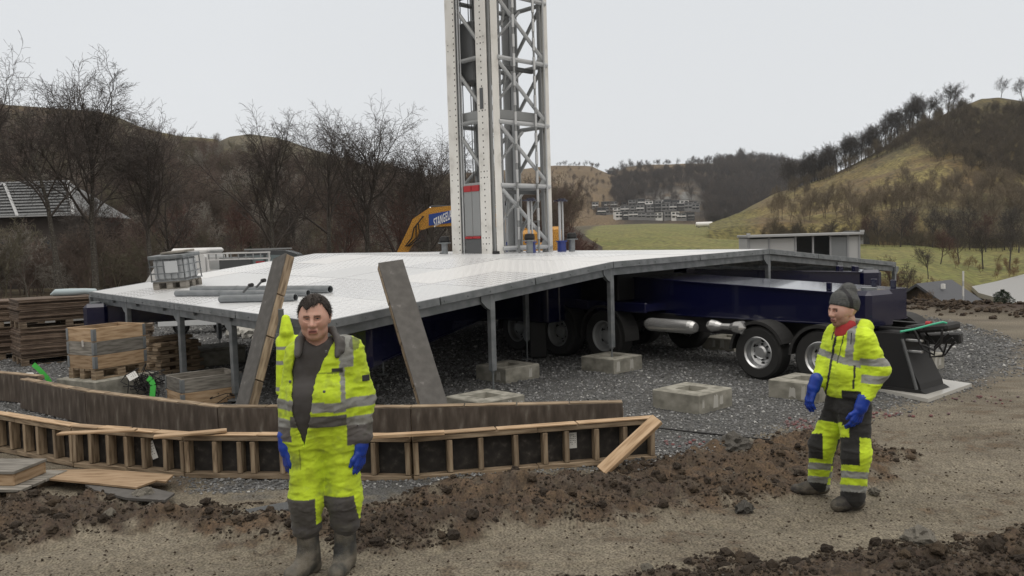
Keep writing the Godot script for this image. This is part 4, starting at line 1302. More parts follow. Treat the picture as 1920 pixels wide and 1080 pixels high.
func make_yard():
	rng.seed = 91
	var s0 := gp(178, 742)
	# slab and three tier box
	var sl := gp(176, 712, .30)
	var box_at := Vector3(sl.x, .3, sl.z - .45)
	var slab := thing("concrete_slab", "flat concrete slab carrying the three tier box", "concrete block", Vector3(box_at.x, 0, box_at.z), Basis(Vector3.UP, 1.05))
	part(slab, "base", bevbox(Vector3(1.05, .3, .9), .012), M.concrete, Transform3D(Basis(), Vector3(0, .15, 0)))
	collar_box("three tier orange and grey collar box standing on a pallet", box_at, 1.05, .84, .62, ["wood_new", "wood_grey", "wood_new"], true)
	paper("white delivery note on the three tier collar box", at(160, 644, 12.1), Vector3(.85, .05, .52), 0.0, .11, .09, 3)
	var b2 := gp(362, 764)
	collar_box("open two tier collar box, grey above pale wood, by the leaning panel", Vector3(b2.x, 0.0, b2.z - .45), .7, .84, .62, ["wood_new", "wood_grey"], false)
	# timber stack
	var ts := gp(280, 712)
	var st := thing("timber_stack", "stack of short sawn timbers beside the three tier box", "timber stack", Vector3(ts.x, 0, ts.z - .9), Basis(Vector3.UP, .95))
	for y in 9:
		for k in 3:
			if y == 8 and k == 2: continue
			if y % 2 == 0: part(st, "timber", bevbox(Vector3(.84, .06, .16), .004), pick(M.wood_frame), Transform3D(Basis(), Vector3(rng.randf_range(-.04, .04), .035 + y * .068, (k - 1) * .22)))
			else: part(st, "timber", bevbox(Vector3(.6, .06, .16), .004), pick(M.wood_frame), Transform3D(Basis(Vector3.UP, PI / 2), Vector3((k - 1) * .28, .035 + y * .068, rng.randf_range(-.03, .03))))
	var t2 := gp(245, 652)
	var st2 := thing("timber_stack", "low timber pile in the shade behind the posts on the left", "timber stack", Vector3(t2.x - .1, 0, t2.z), Basis(Vector3.UP, .3))
	for y in 8:
		for k in 2: part(st2, "timber", bevbox(Vector3(1.1, .07, .3), .004), pick(M.wood_old), Transform3D(Basis(), Vector3(rng.randf_range(-.1, .1), .04 + y * .075, (k - .5) * .36)))
	# sheet stacks
	var q := gp(92, 684)
	sheet_stack("tall brown plywood stack of two tiers at the left edge", Vector3(q.x - .06, 0, q.z - .75), .68, 1.72, 1.0, [14, 12])
	sheet_stack("plywood stack half cut off by the left picture edge", Vector3(q.x - 1.75, 0, q.z - 1.3), .7, 1.6, 1.0, [13, 11])
	# tarpaulin roll on the stack's far side
	var mb := MB.new()
	var o := Vector3(q.x + .1, 1.335, q.z - .95)
	mb.path([o + Vector3(-.5, -.05, 0), o + Vector3(-.4, -.01, 0), o + Vector3(-.1, -.01, 0), o + Vector3(.2, .0, 0), o + Vector3(.38, -.02, 0), o + Vector3(.46, -.05, 0)], [.02, .07, .075, .06, .07, .02], 10)
	single("covered_bundle", "pale blue wrapped bundle lying on top of the plywood stack", "bundle", mb.mesh(), mat(lin(.35, .42, .45), .35))
	# green lifting straps
	for e in [[[[62, 683], [70, 690], [80, 700], [90, 711], [93, 717]], 12.4, "bright green lifting strap draped by the left formwork wall"], [[[277, 709], [283, 713], [287, 722], [286, 735], [285, 748]], 10.8, "bright green lifting strap hanging over the cable bundle"]]:
		mb = MB.new()
		var pts := []
		for p in e[0]: pts.append(at(p[0], p[1], e[1]))
		for i in pts.size() - 1:
			var d: Vector3 = (pts[i + 1] - pts[i]).normalized()
			var s := d.cross(Vector3(0, 0, 1)).normalized() * .035
			var s2 := s
			mb.quad(pts[i] - s, pts[i] + s, pts[i + 1] + s2, pts[i + 1] - s2)
			mb.quad(pts[i] + s - Vector3(0, 0, .008), pts[i] - s - Vector3(0, 0, .008), pts[i + 1] - s2 - Vector3(0, 0, .008), pts[i + 1] + s2 - Vector3(0, 0, .008))
		single("lifting_strap", e[2], "strap", mb.mesh(), M.strap)
	# small white canister
	q = at(54, 703, 12.6)
	var can := thing("canister", "small white labelled canister behind the left formwork wall", "canister", Vector3(q.x, 0, q.z))
	part(can, "body", bevbox(Vector3(.13, .26, .1), .02), M.paper, Transform3D(Basis(), Vector3(0, q.y - .1, 0)))
	part(can, "label_square", bevbox(Vector3(.05, .06, .002), 0), M.ink, Transform3D(Basis(), Vector3(.02, q.y - .06, .052)))
	part(can, "stand_block", bevbox(Vector3(.3, snappedf(q.y - .23, .001), .3), .01), M.concrete, Transform3D(Basis(), Vector3(0, (q.y - .23) * .5, 0)))
	# tangle of cable ties and wire
	q = gp(262, 752)
	rng.seed = 15
	mb = MB.new()
	for k in 46:
		var c := Vector3(q.x + rng.randf_range(-.2, .16), .06 + rng.randf_range(0, .26), q.z - .35 + rng.randf_range(-.2, .2))
		var d := Vector3(rng.randfn(), rng.randfn() * .7, rng.randfn()).normalized() * .16
		var up := Vector3(rng.randfn(), rng.randfn(), rng.randfn()) * .06
		mb.path([c - d, c - d * .4 + up, c + d * .4 + up, c + d], [.007, .007, .007, .007], 5)
	single("cable_bundle", "tangled bundle of black cable by the green strap", "cable", mb.mesh(), M.black)
	mb = MB.new()
	q = gp(410, 752)
	for k in 26:
		var c := Vector3(q.x + rng.randf_range(-.25, .2), .02 + rng.randf_range(0, .08), q.z + rng.randf_range(-.3, .2))
		var d := Vector3(rng.randfn(), rng.randfn() * .15, rng.randfn()).normalized() * .25
		mb.path([c - d, c + Vector3(0, .04, 0), c + d], [.006, .006, .006], 5)
	single("cable_bundle", "loose black wires on the ground beside the two tier box", "cable", mb.mesh(), M.black)
	# ballast crates in the shade below the deck
	for e in [[372, 690, "low concrete ballast block beside the leaning left panel", 1.1, .28]]:
		q = gp(e[0], e[1])
		var t := thing("ballast_block", e[2], "ballast block", Vector3(q.x, 0, q.z - .5), Basis(Vector3.UP, .75))
		part(t, "body", bevbox(Vector3(e[3], e[4], .8), .02), M.concrete, Transform3D(Basis(), Vector3(0, e[4] * .5, 0)))
		part(t, "lid", bevbox(Vector3(e[3] + .04, .04, .84), .01), M.concrete, Transform3D(Basis(), Vector3(0, e[4] + .022, 0)))
	# cut-down tank in its cage, standing on the apron
	var n := (P2 - B).cross(A - B).normalized()
	if n.y < 0: n = -n
	q = apron(330, 541)
	var xx := (apron(370, 538) - apron(300, 541)).normalized()
	var bs := Basis(xx, n, xx.cross(n)).orthonormalized() * Basis(Vector3.UP, .16)
	var k := q.distance_to(CAMP) / F
	var tw := snappedf(66 * k, .01); var th := snappedf(40 * k, .01)
	var tank := thing("liquid_tank", "cut down white liquid tank in a steel cage on the platform", "tank", q + n * .004 - bs.z * tw * .1, bs)
	pallet(tank, 0, tw, tw * .7, M.wood_grey)
	part(tank, "bottle", bevbox(Vector3(tw - .04, th, tw * .7 - .04), .05), mat(lin(.42, .44, .46), .35), Transform3D(Basis(), Vector3(0, .15 + th * .5, 0)))
	for i in 6:
		for s in [-1.0, 1.0]:
			part(tank, "cage_bar", bevbox(Vector3(.014, th, .014), 0), M.galv, Transform3D(Basis(), Vector3(-tw * .5 + tw * i / 5.0, .15 + th * .5, s * tw * .36)))
			if i < 4: part(tank, "cage_bar", bevbox(Vector3(.014, th, .014), 0), M.galv, Transform3D(Basis(), Vector3(s * tw * .5, .15 + th * .5, -tw * .36 + tw * .72 * i / 3.0)))
	for i in 4:
		for s in [-1.0, 1.0]:
			part(tank, "cage_rail", bevbox(Vector3(tw + .02, .018, .014), 0), M.galv, Transform3D(Basis(), Vector3(0, .16 + th * i / 3.1, s * tw * .372)))
			part(tank, "cage_rail", bevbox(Vector3(.014, .018, tw * .75), 0), M.galv, Transform3D(Basis(), Vector3(s * tw * .512, .16 + th * i / 3.1, 0)))
	part(tank, "name_plate", bevbox(Vector3(tw * .38, th * .5, .01), .002), mat(lin(.5, .52, .54), .4), Transform3D(Basis(), Vector3(tw * .15, .15 + th * .62, tw * .385)))
	part(tank, "lid_board", bevbox(Vector3(tw * 1.05, .05, tw * .78), .01), M.galv, Transform3D(Basis(), Vector3(0, .18 + th, 0)))
	part(tank, "loose_lid", bevbox(Vector3(tw * .7, .04, tw * .5), .008), M.wood_grey[0], Transform3D(Basis(Vector3(0, 0, 1), .03), Vector3(.05, .235 + th, -.05)))
	# steel pipes lying on the apron
	var pi := 0
	for e in [[362, 549, 620, 550, .058, "galvanised pipe lying farthest up the platform slope"], [332, 556, 579, 556, .05, "galvanised pipe in the middle of three on the platform"], [415, 568, 555, 565, .055, "galvanised pipe nearest the platform's lower edge"]]:
		var a: Vector3 = apron(e[0], e[1]) + n * e[4]; var b: Vector3 = apron(e[2], e[3]) + n * e[4]
		var t := thing("steel_pipe", e[5], "pipe", a, Basis(), "galvanised pipes on the platform")
		var d := (b - a).normalized()
		mb = MB.new()
		var pr := []
		var ln := (b - a).length()
		var r: float = e[4]
		mb.lathe([[r * .82, .0], [r, .0], [r, ln], [r * .82, ln], [r * .8, ln - .3]], 20, Transform3D(Basis(d.cross(Vector3.UP).normalized(), d, d.cross(Vector3.UP).normalized().cross(d)), Vector3.ZERO))
		part(t, "tube", mb.mesh(), M.galv)
		mb = MB.new()
		mb.tube(d * (ln - .32), d * (ln - .3), r * .82, -1, 20)
		part(t, "bore", mb.mesh(), M.hole)
		mb = MB.new()
		for f in [.35, .62]: mb.tube(d * ln * f, d * (ln * f + .05), r * 1.06, -1, 20)
		part(t, "collar", mb.mesh(), M.galv)
		pi += 1
	for e in [[486, 543, "short black clamp sticking up between the pipes"], [462, 553, "short black clamp lying left between the pipes"]]:
		q = apron(e[0], e[1] + 8) + n * .06
		var t := thing("pipe_clamp", e[2], "clamp", q)
		mb = MB.new()
		mb.tube(Vector3(-.04, .04, 0), Vector3(.06, .14, 0), .018, -1, 8)
		part(t, "handle", mb.mesh(), M.grey_dark)
		mb = MB.new()
		mb.tube(Vector3(.05, .14, -.02), Vector3(.11, .15, .02), .03, -1, 8)
		part(t, "jaw", mb.mesh(), M.black)
	# pallet crate cut by the left edge of the picture
	q = gp(-6, 938)
	var cr := thing("low_crate", "wooden crate with a grey lid cut off by the left edge", "crate", Vector3(q.x, 0, q.z - .25), Basis(Vector3.UP, -.12))
	for i in 4: part(cr, "base_board", bevbox(Vector3(.62, .025, .14), .003), M.wood_grey[i], Transform3D(Basis(), Vector3(0, .1, -.24 + i * .16)))
	for i in 2: part(cr, "bearer", bevbox(Vector3(.08, .085, .6), .003), M.wood_old[i], Transform3D(Basis(), Vector3(-.2 + i * .4, .045, 0)))
	for s in [-1.0, 1.0]:
		part(cr, "side_board", bevbox(Vector3(.44, .1, .02), .003), M.wood_new[1], Transform3D(Basis(), Vector3(-.05, .165, s * .2)))
		part(cr, "side_board", bevbox(Vector3(.02, .1, .38), .003), M.wood_new[2], Transform3D(Basis(), Vector3(-.05 + s * .21, .165, 0)))
	part(cr, "lid", bevbox(Vector3(.46, .025, .44), .003), M.wood_grey[2], Transform3D(Basis(), Vector3(-.05, .23, 0)))
	# boulders
	var rocks := [rock_mesh(301, 3), rock_mesh(302, 3), rock_mesh(303, 3)]
	var pale := mat(lin(.36, .335, .29), .85); triplanar(pale, M.grain, 2.5); relief(pale, M.bumps, .8)
	var dull := mat(lin(.16, .15, .135), .85); triplanar(dull, M.grain, 2.5); relief(dull, M.bumps, .8)
	var ri := 0
	for e in [[272, 936, .13, pale, "pale boulder lying on the soil below the orange boards"], [228, 934, .06, pale, "small white stone left of the pale boulder"], [286, 948, .06, pale, "small rounded stone in front of the pale boulder"], [428, 970, .09, dull, "dark grey stone in the dirt behind the near man"], [1376, 846, .2, dull, "large grey boulder at the edge of the gravel"], [1408, 842, .13, pale, "lighter stone right of the large grey boulder"], [1396, 952, .08, dull, "brown grey stone left of the far man's boot"], [1722, 1012, .12, pale, "orange tinted stone in the hollow at lower right"], [1640, 918, .05, pale, "small stone near the far man's rear boot"]]:
		q = gp(e[0], e[1], .03)
		single("boulder", e[4], "stone", rocks[ri % 3], e[3], Transform3D(Basis(Vector3.UP, ri * 1.3).scaled(Vector3(e[2], e[2] * .72, e[2])), Vector3(q.x, e[2] * .3, q.z)))
		ri += 1
	# black cable lying across the gravel
	mb = MB.new()
	var cb := []
	var rr := []
	for p in [[1150, 690], [1200, 800], [1240, 803], [1300, 810], [1380, 818], [1440, 824], [1490, 822], [1520, 828]]:
		var g := gp(p[0], p[1], .02)
		if cb.size() == 0: g = gp(1215, 792, .02)
		cb.append(g); rr.append(.009)
	mb.path(cb.slice(1), rr.slice(1), 6)
	single("ground_cable", "thin black cable snaking across the gravel", "cable", mb.mesh(), M.black)
	# red spray marks on the gravel: tinted stones
	rng.seed = 33
	var xf := []
	var cs := PackedColorArray()
	for e in [[1280, 828, .25], [1690, 780, .22], [1830, 750, .25], [1500, 797, .1], [1505, 802, .1]]:
		for i in 20:
			var g := gp(e[0], e[1]) + Vector3(rng.randfn() * e[2], 0, rng.randfn() * .12)
			var s := rng.randf_range(.012, .024)
			xf.append(Transform3D(Basis.from_euler(Vector3(rng.randf() * 6, rng.randf() * 6, 0)).scaled(Vector3(s, s * .7, s)), Vector3(g.x, site_height(g.x, g.z) + s * .6, g.z)))
			cs.append(Color(.2, .075, .075).lerp(Color(.15, .13, .13), rng.randf()))
	stuff(self, "marked_stone", rocks[0], M.stone, xf, cs, "stones sprayed red as survey marks on the gravel", "paint mark")

# ---------------------------------------------------------------- concrete foundation blocks
func make_blocks():
	rng.seed = 63
	var turn := .75
	for e in [[1312, 778, "concrete block with a square pocket nearest the formwork end"], [1535, 756, "concrete block with a pocket just behind the far man"], [1152, 702, "streaked concrete block under the tall middle post"], [950, 721, "streaked concrete block left of centre under the deck"], [905, 792, "concrete block whose top shows above the inner form"], [1378, 660, "concrete block in shade behind the silver exhaust"], [1736, 700, "concrete block behind the black support stand"], [1460, 640, "concrete block in the shade behind the twin wheels"], [1165, 640, "concrete block far back in the shade under the deck"]]:
		var f := gp(e[0], e[1])
		var u := Vector3(cos(turn), 0, -sin(turn)); var w := Vector3(-sin(turn), 0, -cos(turn))
		var s := .68; var h := .23
		var c := Vector3(f.x, 0, f.z) + u * s * .5 + w * s * .5
		var t := thing("foundation_block", e[2], "concrete block", Vector3(c.x, 0, c.z), Basis(Vector3.UP, turn + rng.randf_range(-.04, .04)), "concrete foundation blocks in the yard")
		var mb := MB.new()
		var g := s * .5
		var b := .012
		var y := h
		var pk := .15
		for k in 4:
			var r := Basis(Vector3.UP, k * PI / 2)
			mb.quad(r * Vector3(-g, 0, g), r * Vector3(g, 0, g), r * Vector3(g, y - b, g), r * Vector3(-g, y - b, g))
			mb.quad(r * Vector3(-g, y - b, g), r * Vector3(g, y - b, g), r * Vector3(g - b, y, g - b), r * Vector3(-g + b, y, g - b))
			mb.quad(r * Vector3(-g + b, y, g - b), r * Vector3(g - b, y, g - b), r * Vector3(pk, y, pk), r * Vector3(-pk, y, pk))
			mb.quad(r * Vector3(-pk, y, pk), r * Vector3(pk, y, pk), r * Vector3(pk * .93, y - .11, pk * .93), r * Vector3(-pk * .93, y - .11, pk * .93))
		part(t, "body", mb.mesh(), M.concrete)
		part(t, "pocket_floor", bevbox(Vector3(.28, .01, .28), 0), M.concrete, Transform3D(Basis(), Vector3(0, y - .11, 0)))
		# dry, whitish lime streaks on the two near faces
		for side in 2:
			var x := -g + .06
			while x < g - .08:
				var wd := rng.randf_range(.04, .12)
				if rng.randf() < .34:
					var top := y - rng.randf_range(.03, .07)
					var lo := rng.randf_range(.01, .07)
					var pl := PackedVector2Array([Vector2(x, lo), Vector2(x + wd * .5, lo + rng.randf_range(-.01, .03)), Vector2(x + wd, lo), Vector2(x + wd * .95, top - .02), Vector2(x + wd * .7, top), Vector2(x + wd * .45, top - rng.randf_range(.01, .05)), Vector2(x + wd * .2, top)])
					mb = MB.new()
					mb.prism(pl, .004, Transform3D(Basis(Vector3.UP, 0.0 if side == 0 else -PI / 2), Basis(Vector3.UP, 0.0 if side == 0 else -PI / 2) * Vector3(0, 0, g)))
					part(t, "lime_streak", mb.mesh(), M.concrete_dry)
				x += wd + rng.randf_range(.02, .1)

# ---------------------------------------------------------------- houses, vehicles, cabins
func lettering(parent: Node3D, text: String, h: float, m: Material, xf: Transform3D):
	var tm := TextMesh.new()
	var f := SystemFont.new()
	f.font_names = PackedStringArray(["Droid Sans"]); f.font_weight = 700
	tm.font = f; tm.text = text; tm.font_size = 64; tm.pixel_size = h / 46.0; tm.depth = .012
	part(parent, "lettering", tm, m, xf)

func quadbox(parent: Node3D, called: String, c: Vector3, s: Vector3, m: Material, b := .0) -> MeshInstance3D:
	return part(parent, called, bevbox(s, b), m, Transform3D(Basis(), c))

func make_background():
	rng.seed = 17
	# far housing rows
	var white := mat(lin(.72, .72, .71), .7); var dark := mat(lin(.05, .05, .055), .7); var grey := mat(lin(.22, .22, .225), .7); var pane := mat(lin(.03, .035, .04), .15)
	var rows := [[410, 1160, 1292, 10], [397, 1128, 1305, 13], [386, 1118, 1300, 12]]
	var hi := 0
	var fh: Dictionary = hills.far_hill
	for r in rows:
		for i in r[3]:
			var px: float = lerpf(r[1], r[2], i / (r[3] - 1.0)) + rng.randf_range(-2, 2)
			var p := hill_at_row(fh, px, r[0])
			var w := rng.randf_range(5.5, 8.0); var h := rng.randf_range(4.6, 6.6)
			var wm: Material = [white, grey, dark, grey, white, grey][rng.randi() % 6]
			var t := thing("terrace_house", "flat roofed %s terrace house in the %s row on the far slope" % ["white" if wm == white else ("grey" if wm == grey else "dark"), ["lowest", "middle", "upper"][rows.find(r)]], "house", p, Basis(Vector3.UP, rng.randf_range(-.25, .25)), "terrace houses on the far slope")
			quadbox(t, "wall", Vector3(0, h * .5 - 2.5, 0), Vector3(w, h + 5.0, 7), wm)
			quadbox(t, "roof", Vector3(0, h + .12, 0), Vector3(w + .5, .24, 7.6), dark if wm != dark else grey)
			for y in 2:
				for k in 2:
					var wn := quadbox(t, "window", Vector3((k - .5) * w * .46, h * (.3 + .45 * y), 3.53), Vector3(w * .32, h * .22, .1), pane)
					quadbox(wn, "frame", Vector3(0, -h * .125, .03), Vector3(w * .36, .12, .12), white)
			quadbox(t, "balcony", Vector3(0, h * .5, 4.0), Vector3(w * .9, .7, .9), [white, grey][rng.randi() % 2])
			hi += 1
	for e in [[1205, 377, "white framed", true], [1240, 375, "white cube shaped", false]]:
		var p := hill_at_row(fh, e[0], e[1] + 8)
		var t := thing("terrace_house", "%s house standing out on top of the far rows" % e[2], "house", p)
		quadbox(t, "wall", Vector3(0, 0, 0), Vector3(11, 11, 7), white)
		quadbox(t, "window", Vector3(-.6 if e[3] else 2.2, 1.8, 3.53), Vector3(8 if e[3] else 4, 5.4, .1), pane)
		quadbox(t, "roof", Vector3(0, 5.6, 0), Vector3(11.4, .3, 7.4), white)
	var bh := thing("hilltop_house", "small dark house in the notch of the far ridge", "house", hill_pt(fh, 1148, .97))
	quadbox(bh, "wall", Vector3(0, 2, 0), Vector3(11, 6, 8), dark)
	var mb := MB.new()
	mb.prism(PackedVector2Array([Vector2(-7, 4.6), Vector2(7, 4.6), Vector2(0, 9)]), 9)
	part(bh, "roof", mb.mesh(), grey)
	# white gas tank and shed at the meadow's far side
	var gt := thing("storage_tank", "white storage tank at the far end of the meadow", "tank", Vector3((1323 - 960) / F * 430, land_h(1323, 430), -430.0))
	mb = MB.new()
	mb.path([Vector3(-4.2, 1.8, 0), Vector3(-4, 1.8, 0), Vector3(4, 1.8, 0), Vector3(4.2, 1.8, 0)], [.6, 1.3, 1.3, .6], 14)
	part(gt, "vessel", mb.mesh(), white)
	for s in [-1.0, 1.0]: quadbox(gt, "saddle", Vector3(s * 2.6, .3, 0), Vector3(.6, 1.6, 1.6), grey)
	var tn := thing("farm_shelter", "dark round roofed farm shelter at the foot of the hill", "shelter", Vector3((1600 - 960) / F * 222, land_h(1600, 222), -222.0))
	mb = MB.new()
	var arch := PackedVector2Array()
	for k in 13: arch.append(Vector2(cos(PI * k / 12) * 2.9, sin(PI * k / 12) * 3.6))
	mb.prism(arch, 8)
	part(tn, "shell", mb.mesh(), mat(lin(.02, .02, .02), .6))
	quadbox(tn, "door", Vector3(0, .9, 4.03), Vector3(2.4, 1.8, .06), grey)
	# slate roofed house at left
	var o := at(95, 405, 60.0)
	var hs := thing("slate_roof_house", "house with a large grey slate hip roof among the trees at left", "house", Vector3(o.x - 5.6, land_h(95, 60.0), o.z - 2.0))
	var slate := mat(Color.WHITE, .55)
	triplanar(slate, tint_img(noise_img(67, .08, 256, 256, 4, 1, 1), [[.25, lin(.075, .08, .085)], [.55, lin(.14, .145, .15)], [.8, lin(.26, .27, .275)]]), .5)
	var eh := o.y - hs.position.y; var rh := at(95, 335, 62.0).y - hs.position.y
	quadbox(hs, "wall", Vector3(0, eh * .5, -3), Vector3(13.2, eh, 8), mat(lin(.06, .05, .045), .9))
	for k in 4: quadbox(hs, "window", Vector3(-4.5 + k * 3, eh * .55, 1.03), Vector3(1.2, 1.3, .08), pane)
	mb = MB.new()
	var ea := [Vector3(-7, eh, 1.6), Vector3(7, eh, 1.6), Vector3(7, eh, -7.6), Vector3(-7, eh, -7.6)]
	var ra := Vector3(-4.4, rh, -3); var rb := Vector3(4.4, rh, -3)
	mb.quad(ea[0], ea[1], rb, ra); mb.tri(ea[1], ea[2], rb); mb.quad(ea[2], ea[3], ra, rb); mb.tri(ea[3], ea[0], ra); mb.quad(ea[3], ea[2], ea[1], ea[0])
	var rf := part(hs, "roof", mb.mesh(), slate)
	var pale := mat(lin(.34, .35, .36), .6)
	for e in [[ea[1], rb], [ea[0], ra], [ra, rb], [ea[0], ea[1]]]: beam(rf, "ridge_cap", e[0] + Vector3(0, .06, .03), e[1] + Vector3(0, .06, .03), .1, .22, pale, 0)
	# slate courses that can be told apart
	for k in 11:
		var f := (k + .5) / 11.5
		beam(rf, "slate_course", ea[0].lerp(ra, f) + Vector3(.12, .035, .02), ea[1].lerp(rb, f) + Vector3(-.12, .035, .02), .03, .2, slate, 0)
	beam(rf, "valley_gutter", ra.lerp(rb, .45) + Vector3(0, .05, .04), ea[0].lerp(ea[1], .72) + Vector3(0, .06, .05), .06, .2, pale, 0)
	beam(rf, "valley_gutter", ra.lerp(rb, .45) + Vector3(0, .05, .04), ea[0].lerp(ea[1], .3) + Vector3(0, .06, .05), .06, .2, pale, 0)
	# house by the river
	var rp := at(1752, 572, 52.0)
	var rv := thing("river_house", "dark house with a pitched grey roof below the yard's rim", "house", Vector3(rp.x, rp.y - 2.0, rp.z), Basis(Vector3.UP, -.9).scaled(Vector3(.85, .82, .85)))
	quadbox(rv, "wall", Vector3(0, 1.5, 0), Vector3(3.4, 3.0, 4.6), mat(lin(.045, .035, .03), .9))
	mb = MB.new()
	mb.prism(PackedVector2Array([Vector2(-2.2, 2.5), Vector2(0, 4.0), Vector2(2.2, 2.5), Vector2(2.2, 2.68), Vector2(0, 4.2), Vector2(-2.2, 2.68)]), 5.4)
	var rr := part(rv, "roof", mb.mesh(), mat(lin(.06, .064, .075), .6))
	quadbox(rr, "chimney", Vector3(.9, 3.9, .6), Vector3(.22, .35, .22), white)
	mb = MB.new()
	mb.prism(PackedVector2Array([Vector2(-1.68, 2.99), Vector2(1.68, 2.99), Vector2(0, 3.98)]), 4.5)
	part(rv, "gable", mb.mesh(), mat(lin(.05, .04, .035), .9))
	for k in 4: quadbox(rv, "window", Vector3(-1.1 + k * .7, 2.1, 2.33), Vector3(.45, .6, .06), mat(lin(.2, .2, .2), .3))
	for k in 3: quadbox(rv, "window", Vector3(-1.73, 2.1, -1.4 + k * 1.3), Vector3(.06, .6, .6), mat(lin(.2, .2, .2), .3))
	# survey stake
	var sp := at(1806, 574, 22.6)
	var sk := thing("survey_stake", "white marked survey stake at the yard's far rim", "stake", sp)
	for k in 7: quadbox(sk, "band", Vector3(0, .068 + k * .133, 0), Vector3(.035, .131, .035), M.paper if k % 3 != 1 else M.grey_light)
	quadbox(sk, "tip", Vector3(0, -.1, 0), Vector3(.03, .2, .03), M.grey_light)
	# site cabin
	var cp := at(1507, 482, 30.0)
	var cb := thing("site_cabin", "grey and white site cabin with open bays behind the platform", "cabin", Vector3(cp.x, land_h(1507, 30.0), cp.z), Basis(Vector3.UP, -.12))
	var chh := at(1507, 443, 30.0).y - cb.position.y
	var cw := mat(lin(.44, .45, .46), .6); var cg := mat(lin(.2, .215, .23), .55)
	var wd := 3.78
	quadbox(cb, "floor", Vector3(0, .1, -1.1), Vector3(wd, .2, 2.2), cg)
	quadbox(cb, "back_wall", Vector3(0, chh * .5, -2.17), Vector3(wd, chh, .06), cg)
	for e in [[-1.86, -1.2, cw], [-1.17, -.3, cw], [.92, 1.48, cg], [1.5, 1.86, cw]]:
		quadbox(cb, "wall_panel", Vector3((e[0] + e[1]) * .5, chh * .5, 0), Vector3(e[1] - e[0] - .02, chh - .1, .06), e[2], .006)
	for x in [-1.87, -1.18, -.28, .31, .9, 1.49, 1.87]: quadbox(cb, "frame_post", Vector3(x, chh * .5, .02), Vector3(.06, chh, .08), mat(lin(.3, .31, .33), .5))
	for s in [-1.0, 1.0]: quadbox(cb, "side_wall", Vector3(s * wd * .5, chh * .5, -1.1), Vector3(.05, chh - .05, 2.1), cw)
	quadbox(cb, "counter", Vector3(.3, chh * .72, -.2), Vector3(1.1, .05, .4), cw)
	var rfm := quadbox(cb, "roof", Vector3(0, chh + .05, -1.0), Vector3(wd + .16, .09, 2.5), mat(lin(.38, .39, .4), .5), .01)
	for s in [-1.0, 1.0]: quadbox(rfm, "corner_casting", Vector3(s * (wd * .5 + .03), .07, 1.2), Vector3(.12, .08, .12), cw)
	# excavator beyond the tower
	make_excavator()
	# white works truck with a rack
	var tp := at(392, 500, 25.0)
	var tr := thing("works_truck", "white works truck with roof rack parked behind the platform", "truck", Vector3(tp.x, -.1, tp.z))
	var wp := mat(lin(.66, .66, .66), .35)
	quadbox(tr, "chassis", Vector3(.2, .55, 0), Vector3(3.6, .25, 1.6), M.black, .03)
	mb = MB.new()
	mb.prism(PackedVector2Array([Vector2(-1.65, .45), Vector2(-1.65, 1.2), Vector2(-1.5, 1.35), Vector2(-1.1, 1.95), Vector2(-.95, 2.08), Vector2(.15, 2.08), Vector2(.2, 1.98), Vector2(.2, .45)]), 1.7)
	part(tr, "cab", mb.mesh(), wp)
	quadbox(tr, "air_deflector", Vector3(-.3, 2.17, 0), Vector3(1.1, .16, 1.3), wp, .06)
	quadbox(tr, "side_window", Vector3(-.5, 1.65, .853), Vector3(.7, .5, .012), pane)
	quadbox(tr, "flatbed", Vector3(1.15, .8, 0), Vector3(1.8, .12, 1.75), wp, .01)
	for x in [.28, 2.0]:
		for s in [-1.0, 1.0]: quadbox(tr, "rack_post", Vector3(x, 1.45, s * .82), Vector3(.05, 1.2, .05), wp)
	for s in [-1.0, 1.0]:
		for y in [2.07, 1.9, 1.6]: quadbox(tr, "rack_rail", Vector3(1.14, y, s * .82), Vector3(1.8, .04, .04), wp)
	for k in 9: quadbox(tr, "rack_slat", Vector3(.3 + k * .21, 1.99, .84), Vector3(.03, .14, .03), M.grey)
	quadbox(tr, "tail_lamp", Vector3(1.75, 1.72, .83), Vector3(.24, .2, .05), M.red)
	quadbox(tr, "load_box", Vector3(.95, 1.45, 0), Vector3(.9, 1.0, 1.2), M.grey_dark, .02)
	for x in [-1.0, 1.3]:
		for s in [-1.0, 1.0]: wheel(tr, Vector3(x, .38, s * .74), Vector3(0, 0, s), .38, .24, M.grey)
	# car beyond the platform
	var kp := at(505, 490, 25.5)
	var kr := thing("parked_car", "dark grey car whose roof shows behind the platform", "car", Vector3(kp.x, .0, kp.z), Basis(Vector3.UP, .15).scaled(Vector3.ONE * 1.1))
	mb = MB.new()
	mb.prism(PackedVector2Array([Vector2(-2.1, .4), Vector2(-2.1, 1.0), Vector2(-1.95, 1.15), Vector2(1.1, 1.2), Vector2(2.15, 1.05), Vector2(2.2, .4)]), 1.75)
	part(kr, "body", mb.mesh(), mat(lin(.05, .055, .06), .3))
	mb = MB.new()
	mb.prism(PackedVector2Array([Vector2(-1.2, 1.16), Vector2(-.62, 1.78), Vector2(-.3, 1.84), Vector2(.5, 1.82), Vector2(.8, 1.72), Vector2(1.1, 1.18)]), 1.5)
	part(kr, "cabin", mb.mesh(), mat(lin(.06, .065, .07), .25))
	for e in [[PackedVector2Array([Vector2(-1.0, 1.22), Vector2(-.55, 1.7), Vector2(-.05, 1.72), Vector2(-.05, 1.22)])], [PackedVector2Array([Vector2(.02, 1.22), Vector2(.02, 1.72), Vector2(.45, 1.7), Vector2(.85, 1.22)])]]:
		mb = MB.new(); mb.prism(e[0], 1.53); part(kr, "side_window", mb.mesh(), mat(lin(.16, .2, .21), .1))
	mb = MB.new(); mb.quad(Vector3(-1.22, 1.2, -.65), Vector3(-1.22, 1.2, .65), Vector3(-.66, 1.76, .62), Vector3(-.66, 1.76, -.62)); part(kr, "windscreen", mb.mesh(), mat(lin(.2, .26, .28), .1))
